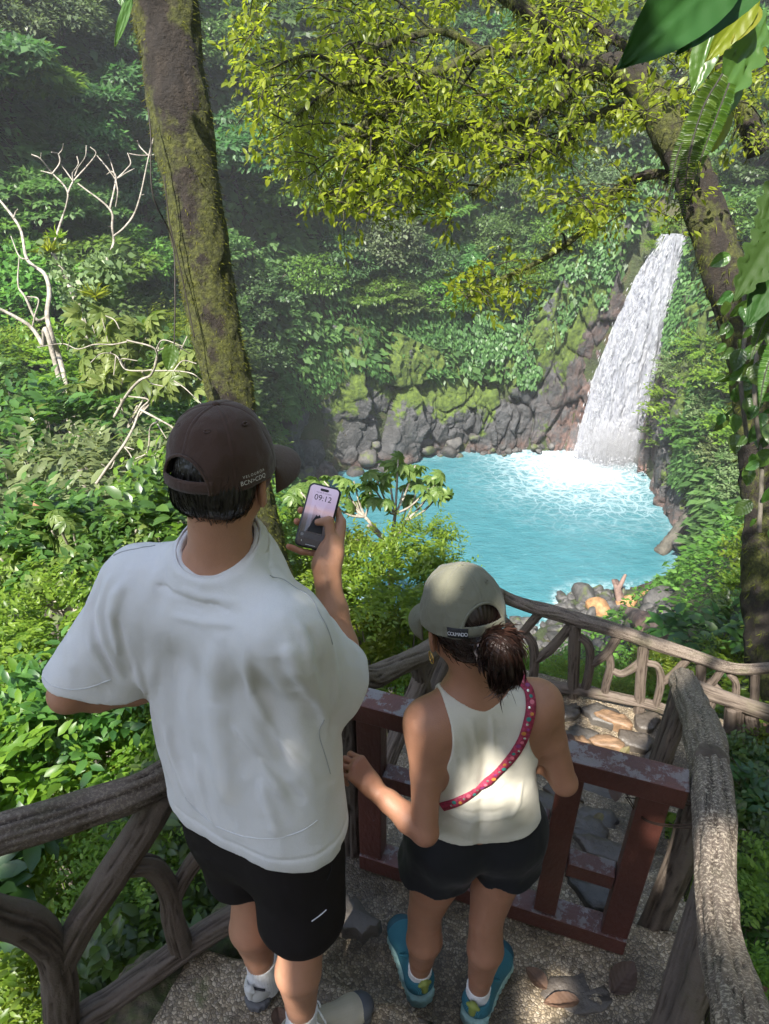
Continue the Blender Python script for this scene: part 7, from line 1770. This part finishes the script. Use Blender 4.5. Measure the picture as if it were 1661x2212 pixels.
# brown seed pod at the left
t = empty('seed_pod', P(85, 1090, 5.9), 0, 'round brown ribbed seed pod among the leaves at the left edge', 'seed pod'); bpy.context.view_layer.update()
g_ = lambda p: sd_ell(p, P(85, 1090, 5.9), (.05, .05, .045)) + .003 * np.sin(np.arctan2(p[:, 0] - P(85, 1090, 5.9)[0], p[:, 1] - P(85, 1090, 5.9)[1]) * 9)
V, F = sdf_mesh('pod', g_, P(85, 1090, 5.9) - .08, P(85, 1090, 5.9) + .08, .005); adopt_(obj('husk', mesh_np('husk', V, F), simple('brown_husk', (.20, .10, .05), .7)), t)
V, F = tube(np.array([(*P(85, 1080, 5.9), .006), (*P(95, 1110, 5.95), .006), (*P(110, 1160, 6.0), .007)]), n=10, m=6); adopt_(obj('stalk', mesh_np('stalk', V, F), pale_bark), t)

# ---- big leaves, ferns and vines hanging at the top right
def big_leaf_mesh(name, L, Wd, droop, seed, lobed=0, fold=.25):
    nu, nv = 15, 31; u, v = np.meshgrid(np.linspace(-1, 1, nu), np.linspace(0, 1, nv), indexing='ij')
    w_ = Wd * np.sin(np.pi * np.clip(v, 0, 1) ** .82) ** .75 * (1 - .12 * v)
    if lobed: w_ = w_ * (1 - .35 * np.abs(np.sin(v * lobed * np.pi)) ** 3 * (np.abs(u) > .5))
    x = v * L; y = u * w_; z = -droop * v ** 2 * L + fold * np.abs(y) + .006 * np.sin(v * 46 - np.abs(u) * 9) * Wd * 4 * (np.abs(u) > .03) - .012 * np.exp(-(u / .08) ** 2) * Wd * 4
    z = z + .03 * L * fbm(np.stack([v * 3, u * 2, v * 0 + seed], -1), 2, seed)
    i = np.arange(nu - 1)[:, None] * nv; j = np.arange(nv - 1)[None]
    return mesh_np(name, np.stack([x, y, z], -1).reshape(-1, 3), np.stack([i + j, i + nv + j, i + nv + j + 1, i + j + 1], -1).reshape(-1, 4))
def orient(o, a, b, normal):
    X = nrm(b - a); Z = nrm(normal - X * np.dot(normal, X)); Y = np.cross(Z, X); o.matrix_world = Matrix.Translation(Vector(a)) @ Matrix(np.stack([X, Y, Z], 1).tolist()).to_4x4()
tv = A3_(0, -.6, .8)
def big_leaf_plant(name, label, cat, items, mat, group=None):
    a0 = items[0][0]; root = empty(name, a0, 0, label, cat, group); bpy.context.view_layer.update()
    for k, (a, b, wd, dr, nn, lob) in enumerate(items):
        L = float(np.linalg.norm(np.asarray(b) - a)); o = obj('leaf', big_leaf_mesh('leaf', L, wd, dr, k + 3, lob), mat); orient(o, np.asarray(a), np.asarray(b), np.asarray(nn)); bpy.context.view_layer.update(); w_ = o.matrix_world.copy(); o.parent = root; o.matrix_parent_inverse = root.matrix_world.inverted(); o.matrix_world = w_
    return root
M_big = leaf_mat('large_dark_leaf', (.018, .05, .010), (.028, .068, .014), (.03, .08, .006), .3, .6, .1, .1, .2)
M_ylf = leaf_mat('yellowing_leaf', (.10, .17, .012), (.20, .20, .02), (.36, .48, .02), .5, .4, .3, .1)
big_leaf_plant('hanging_leaf', 'huge dark glossy leaf pointing down left at the top right corner', 'leaf', [(P(1610, -120, 2.2), P(1350, 132, 2.0), .115, .05, (.2, -.9, .4), 0), (P(1660, -60, 2.3), P(1465, 105, 2.25), .07, .05, (-.3, -.8, .5), 0)], M_big, 'large leaves hanging at the top right')
big_leaf_plant('hanging_leaf', 'bright yellow green pointed leaf lit from behind at the top right', 'leaf', [(P(1640, -30, 3.2), P(1535, 125, 3.2), .07, .1, (.2, -.9, .4), 0), (P(1640, 10, 3.25), P(1585, 85, 3.2), .05, .1, (-.2, -.9, .4), 0)], M_ylf, 'large leaves hanging at the top right')
big_leaf_plant('hanging_leaf', 'broad drooping leaf with insect holes below the huge glossy leaf', 'leaf', [(P(1650, 20, 3.4), P(1555, 240, 3.2), .12, .12, (.1, -.95, .2), 5), (P(1600, 130, 3.5), P(1530, 285, 3.4), .085, .1, (.3, -.9, .2), 0), (P(1540, 60, 3.5), P(1498, 195, 3.5), .07, .1, (-.2, -.9, .3), 0)], M_mid, 'large leaves hanging at the top right')
big_leaf_plant('hanging_leaf', 'long drooping leaf turning yellow above the ferns', 'leaf', [(P(1575, 215, 3.6), P(1545, 325, 3.5), .055, .05, (.2, -.95, .1), 0)], M_ylf, 'large leaves hanging at the top right')
big_leaf_plant('hanging_leaf', 'dark leaf cluster at the right edge beside the waterfall lip', 'leaf', [(P(1690, 470, 3.0), P(1595, 640, 2.9), .10, .1, (-.2, -.9, .4), 6), (P(1690, 560, 3.0), P(1620, 700, 3.0), .07, .1, (-.2, -.9, .4), 0), (P(1690, 380, 3.1), P(1640, 520, 3.0), .08, .1, (-.1, -.9, .4), 4)], M_big, 'large leaves hanging at the top right')
def frond(acc_l, acc_s, pts, wmax, seed):
    s = spline(np.array(pts), 90); T, N, B = frames(s); rg = np.random.default_rng(seed); V, F = tube(np.c_[s, np.linspace(.004, .0012, 90)], n=90, m=5); acc_s.add(V, F)
    v = np.linspace(0, 1, 90); w_ = wmax * np.clip(np.sin(np.pi * (.12 + .88 * v)) ** .6 * (1.08 - .75 * v), .06, 1); view = nrm(CAMP - s)
    side = nrm(np.cross(T, view)); 
    for sg in (-1, 1):
        ax = nrm(side * sg + T * .22 + rand_unit(90, rg) * .06); leaves(acc_l, s, ax, view + rand_unit(90, rg) * .25, w_, LEAF8, .55)
def fern(label, fr, seed):
    root = empty('hanging_fern', fr[0][0][0], 0, label, 'fern', 'ferns hanging from the mossy tree'); bpy.context.view_layer.update()
    for k, (pts, w_) in enumerate(fr):
        a, b = Acc(), Acc(); frond(a, b, pts, w_, seed + k); o = adopt_(obj('frond', a.mesh('frond'), M_fern), root); adopt_(obj('stalk', b.mesh('stalk'), dark_vine), root)
fern('long dark green fern fronds hanging before the mossy trunk', [([P(1560, 160, 3.0), P(1520, 230, 2.9), P(1490, 330, 2.8), P(1478, 430, 2.8), P(1472, 490, 2.8), P(1492, 535, 2.8)], .062), ([P(1540, 190, 3.0), P(1500, 260, 2.9), P(1465, 330, 2.9), P(1450, 400, 2.9), P(1440, 460, 2.9)], .045), ([P(1575, 180, 3.0), P(1545, 260, 2.95), P(1512, 350, 2.9), P(1500, 420, 2.9)], .055)], 3)
fern('smaller lighter fern fronds at the right edge', [([P(1690, 640, 3.2), P(1650, 700, 3.2), P(1620, 780, 3.2)], .05), ([P(1690, 720, 3.2), P(1655, 800, 3.2), P(1640, 880, 3.2)], .05)], 13)
def right_vines():
    for k, (pts, lab) in enumerate([([P(1640, 700, 4.2), P(1630, 860, 4.2), P(1645, 1000, 4.3), P(1640, 1150, 4.3)], 'ropy vine down the right edge with heart shaped leaves'), ([P(1600, 560, 4.6), P(1610, 700, 4.6), P(1600, 820, 4.6), P(1615, 960, 4.7)], 'leafy climbing vine on the dark trunk at the right')]):
        t = empty('climbing_vine', pts[1], 0, lab, 'vine', 'climbing vines at the right'); bpy.context.view_layer.update(); V, F = tube(np.c_[np.array(pts), np.full(4, .014)], n=60, m=8); adopt_(obj('stem', mesh_np('stem', V, F), bark_g), t)
        rg = np.random.default_rng(k + 2); s = spline(np.array(pts), 60); kk = 34
        for q in range(kk):
            a = s[rg.integers(0, 60)] + rand_unit(1, rg)[0] * .12; d = nrm(rand_unit(1, rg)[0] * .6 + A3_(-.3, -.2, -.8)); L = rg.uniform(.07, .15); o = obj('leaf', HEART[q % 2], None); orient(o, a, a + d * L, nrm(A3_(0, -.8, .5) + rand_unit(1, rg)[0] * .5)); o.scale = (L, L, L); bpy.context.view_layer.update(); w_ = o.matrix_world.copy(); o.parent = t; o.matrix_world = w_
HEART = [big_leaf_mesh('leaf', 1.0, .36, .18, s) for s in (1, 2)]
HEART[0].materials.append(M_mid); HEART[1].materials.append(M_deep)
right_vines()
# thin leaves hanging into the top left
big_leaf_plant('hanging_leaf', 'narrow green leaf hanging at the top left of the leaning trunk', 'leaf', [(P(285, -10, 3.6), P(246, 90, 3.5), .025, .1, (.1, -.95, .2), 0), (P(255, -40, 3.6), P(262, 12, 3.6), .03, .1, (.1, -.95, .2), 0)], M_mid)
big_leaf_plant('hanging_leaf', 'single pale leaf on the vine left of the leaning trunk', 'leaf', [(P(372, 742, 4.5), P(362, 800, 4.5), .055, .1, (.3, -.9, .2), 0)], M_mid)

# ---- rocks, driftwood and logs at the pool
PILE = [(x, y) for y in np.arange(1340, 1440, 10.0) for x in np.arange(1120, 1230, 14.0)] + [(x, y) for y in np.arange(1268, 1420, 9.0) for x in np.arange(1205, 1450, 13.0)]
for x0, y0 in PILE:
    x, y = x0 + random.uniform(-8, 8), y0 + random.uniform(-5, 5)
    if y < 1272 + abs(x - 1290) * .14 or (x < 1260 and y > 1330 and random.random() < .5): continue
    if random.random() < .25: continue
    p, t_ = ground_hit(x, y, 20); p[2] = max(p[2], ZP); o = put_rock('boulder', p, random.uniform(.22, .62))
    sz_ = 'small' if o.scale[0] < .36 else 'large' if o.scale[0] > .52 else 'middling'; h_ = 'left end' if x < 1270 else 'middle' if x < 1350 else 'right end'; v_ = 'waterline' if y < 1305 else 'centre' if y < 1350 else 'landward side'
    tag(o, f'{sz_} dark grey rock at the {h_} of the shore pile, on its {v_}', 'rock', 'rocks piled at the near edge of the pool')
for (x, y, s, lab, m_) in [(1262, 1290, 1.1, 'mossy rock at the top left of the pile by the pool', None), (1292, 1318, .95, 'brown block shaped rock in the pile by the pool', ochre_rock), (1398, 1302, .75, 'orange rock right of the driftwood', ochre_rock), (1352, 1306, .7, 'reddish rock next to the driftwood at the waterline', ochre_rock), (1428, 1306, .8, 'dark rock at the right end of the pile', None)]:
    p, t_ = ground_hit(x, y, 20); p[2] = max(p[2], ZP) + .2; tag(put_rock('boulder', p, s, 2, None, m_), lab, 'rock', 'rocks piled at the near edge of the pool')
for k, (x, y, s) in enumerate([(1475, 1180, 1.1), (1490, 1215, 1.2), (1478, 1240, .9), (1510, 1150, 1.8), (1530, 1110, 1.9), (1500, 1250, 1.1), (1465, 1100, .8), (1452, 1070, .9), (1440, 1045, .8)]):
    p = Pz(x, y, ZP + .5); tag(put_rock('boulder', p, s), ['rock at the right shore below the fallen log', 'rock at the right shore, second below the log', 'lowest rock on the right shore', 'large rock right of the fallen log', 'largest mossy boulder on the right shore', 'yellowish rock at the right waterline', 'rock just left of the fallen log', 'rock above the fallen log on the shore', 'rock nearest the waterfall on the right shore'][k], 'rock', 'rocks on the right shore')
n = NT('wet_log'); co = n.pos(); log_m = n.done(n.bsdf(n.ramp(n.noise(n.map(co, (1, 1, 1)), 1.6, 6), [(.3, (.03, .028, .022)), (.7, (.10, .09, .07))]), .8, n.bump(n.noise(co, 4, 5), .1)))
n = NT('driftwood'); co = n.pos(); drift_m = n.done(n.bsdf(n.ramp(n.noise(co, 1.5, 6), [(.3, (.09, .055, .042)), (.7, (.24, .16, .13))]), .8, n.bump(n.noise(co, 4, 5), .08)))
def log(label, pts, mat, extra=()):
    A = Acc(); bark_tube(A, pts, 60, 18, .18, 4); t = empty('fallen_log', pts[0][:3], 0, label, 'log'); bpy.context.view_layer.update(); adopt_(obj('trunk', A.mesh('trunk'), mat), t)
    for e in extra: A = Acc(); bark_tube(A, e, 20, 10, .18, 5); adopt_(obj('branch', A.mesh('branch'), mat), t)
log('grey log leaning from the right shore into the turquoise water', [(*Pz(1424, 1198, ZP - .2), .50), (*Pz(1455, 1160, ZP + 1.0), .52), (*Pz(1490, 1112, ZP + 2.6), .54), (*Pz(1530, 1060, ZP + 4.0), .56)], log_m)
def Pd(px, py, up): p, t_ = ground_hit(px, py, 20); return p + A3_(0, 0, up)
log('reddish driftwood trunk lying over the rock pile', [(*Pd(1326, 1278, .9), .20), (*Pd(1332, 1304, .8), .28), (*Pd(1345, 1338, .8), .32), (*Pd(1372, 1372, .8), .36), (*Pd(1405, 1402, .8), .38), (*Pd(1445, 1442, .7), .36)], drift_m, [[(*Pd(1330, 1294, .8), .18), (*Pd(1338, 1284, 1.2), .15), (*Pd(1343, 1278, 1.5), .1)], [(*Pd(1330, 1294, .8), .18), (*Pd(1318, 1282, 1.2), .12)]])
# ---- fallen leaves on the path and beside it
n = NT('dead_leaf'); oi = n.n('ShaderNodeObjectInfo').outputs['Random']; c = n.ramp(oi, [(.0, (.05, .025, .015)), (.4, (.13, .065, .035)), (.75, (.22, .12, .07)), (1.0, (.14, .13, .04))])
dead_m = n.done(n.bsdf(n.mix(n.noise(n.co(), 3, 4), c, (.05, .03, .02)), .7))
DL = [big_leaf_mesh('fallen_leaf', 1.0, .24 + .05 * s, -.15, s + 20, 0, .5) for s in range(3)]
for m_ in DL: m_.materials.append(dead_m)
def fallen(px, py, z, L, lab=None, mat=None):
    p = Pz(px, py, z) + A3_(0, 0, .012); o = obj('fallen_leaf', DL[random.randrange(3)], None); o.location = p; o.scale = (L, L, L); o.rotation_euler = (random.uniform(-.3, .3), random.uniform(-.2, .2), random.uniform(0, 6.28))
    if mat: o.material_slots[0].link = 'OBJECT'; o.material_slots[0].material = mat
    px = float(px); w0 = 'on the lower landing' if z < -1.2 else 'on the steps beyond the red gate' if z < -.3 else 'before the red gate' if z < -.1 else 'by the white-shirted person'; s0 = 'left' if px < 1180 else 'middle' if px < 1300 else 'right'; i0 = 'small' if L < .1 else 'large'
    tag(o, lab or f'{i0} curled brown dead leaf {w0}, towards the {s0}', 'leaf', 'dead leaves on and beside the path')
fallen(1285, 2180 * .0 + 1990, -.55, .17, 'pale green fallen leaf seen through the red gate', M_gap)
for (x, y, z) in [(1160, 1660, -1.3), (1215, 1590, -1.5), (1195, 1570, -1.5), (1340, 1640, -1.45), (1230, 1720, -.9), (1390, 1740, -.9), (1330, 1735, -1.0), (1255, 1960, -.5), (1330, 2020, -.4), (1250, 2165, -.15), (1320, 2150, -.15), (1180, 2140, -.15), (1205, 1830, -.7), (1300, 1760, -.85), (1145, 1690, -1.2), (600, 2180, 0), (700, 1960, -.02), (1150, 1760, -.9), (1420, 1610, -1.5)]: fallen(x, y, z, random.uniform(.07, .14))
for k in range(90):
    x, y = random.uniform(1560, 1690), random.uniform(1560, 2212); t_ = 3.6 - (y - 1560) / 650 * 1.7; p = P(x, y, t_); g = float(hill_near(p[0], p[1])); d = ray(x, y); 
    for _ in range(12):
        p = CAMP + d * t_; t_ = t_ + (p[2] - float(hill_near(p[0], p[1]))) * .6
        t_ = min(max(t_, 1.2), 8)
    p = CAMP + d * t_; fallen(x, y, p[2], random.uniform(.06, .13), ('small' if k % 3 else 'large') + ' brown leaf in the litter right of the handrail, ' + ('beside its far end' if y < 1720 else 'beside its sunlit middle' if y < 1950 else 'beside its near end'))
def litter():
    rg = np.random.default_rng(9); k = 5000; x = rg.uniform(.9, 5, k); y = rg.uniform(.3, 5.5, k); m = ~path_mask(x, y, .1); x, y = x[m], y[m]; z = hill_near(x, y) + rg.uniform(.005, .05, len(x)); k = len(x); A = Acc()
    leaves(A, np.stack([x, y, z], -1), rand_unit(k, rg) * np.array([1, 1, .3]), nrm(np.array([0, 0, 1.0]) + rand_unit(k, rg) * .5), rg.uniform(.03, .10, k), LEAF8, rg.uniform(.7, 1.3, k)); tag(obj('leaf_litter', A.mesh('leaf_litter'), dead_m), kind='stuff')
litter()
# ---------------------------------------------------------------- humid air over the gorge
def build_haze():
    me = box_mesh('haze', 520, 520, 130, bev=0)
    o = bpy.data.objects.new('haze', me); link(o); o.location = (10, 60, 27); tag(o, kind='stuff')
    n = NT('haze'); v = n.n('ShaderNodeVolumePrincipled')
    v.inputs['Color'].default_value = (.93, .97, .98, 1); v.inputs['Density'].default_value = .0009; v.inputs['Anisotropy'].default_value = .2
    n.t.links.new(v.outputs[0], n.out.inputs['Volume']); me.materials.append(n.m)
build_haze()
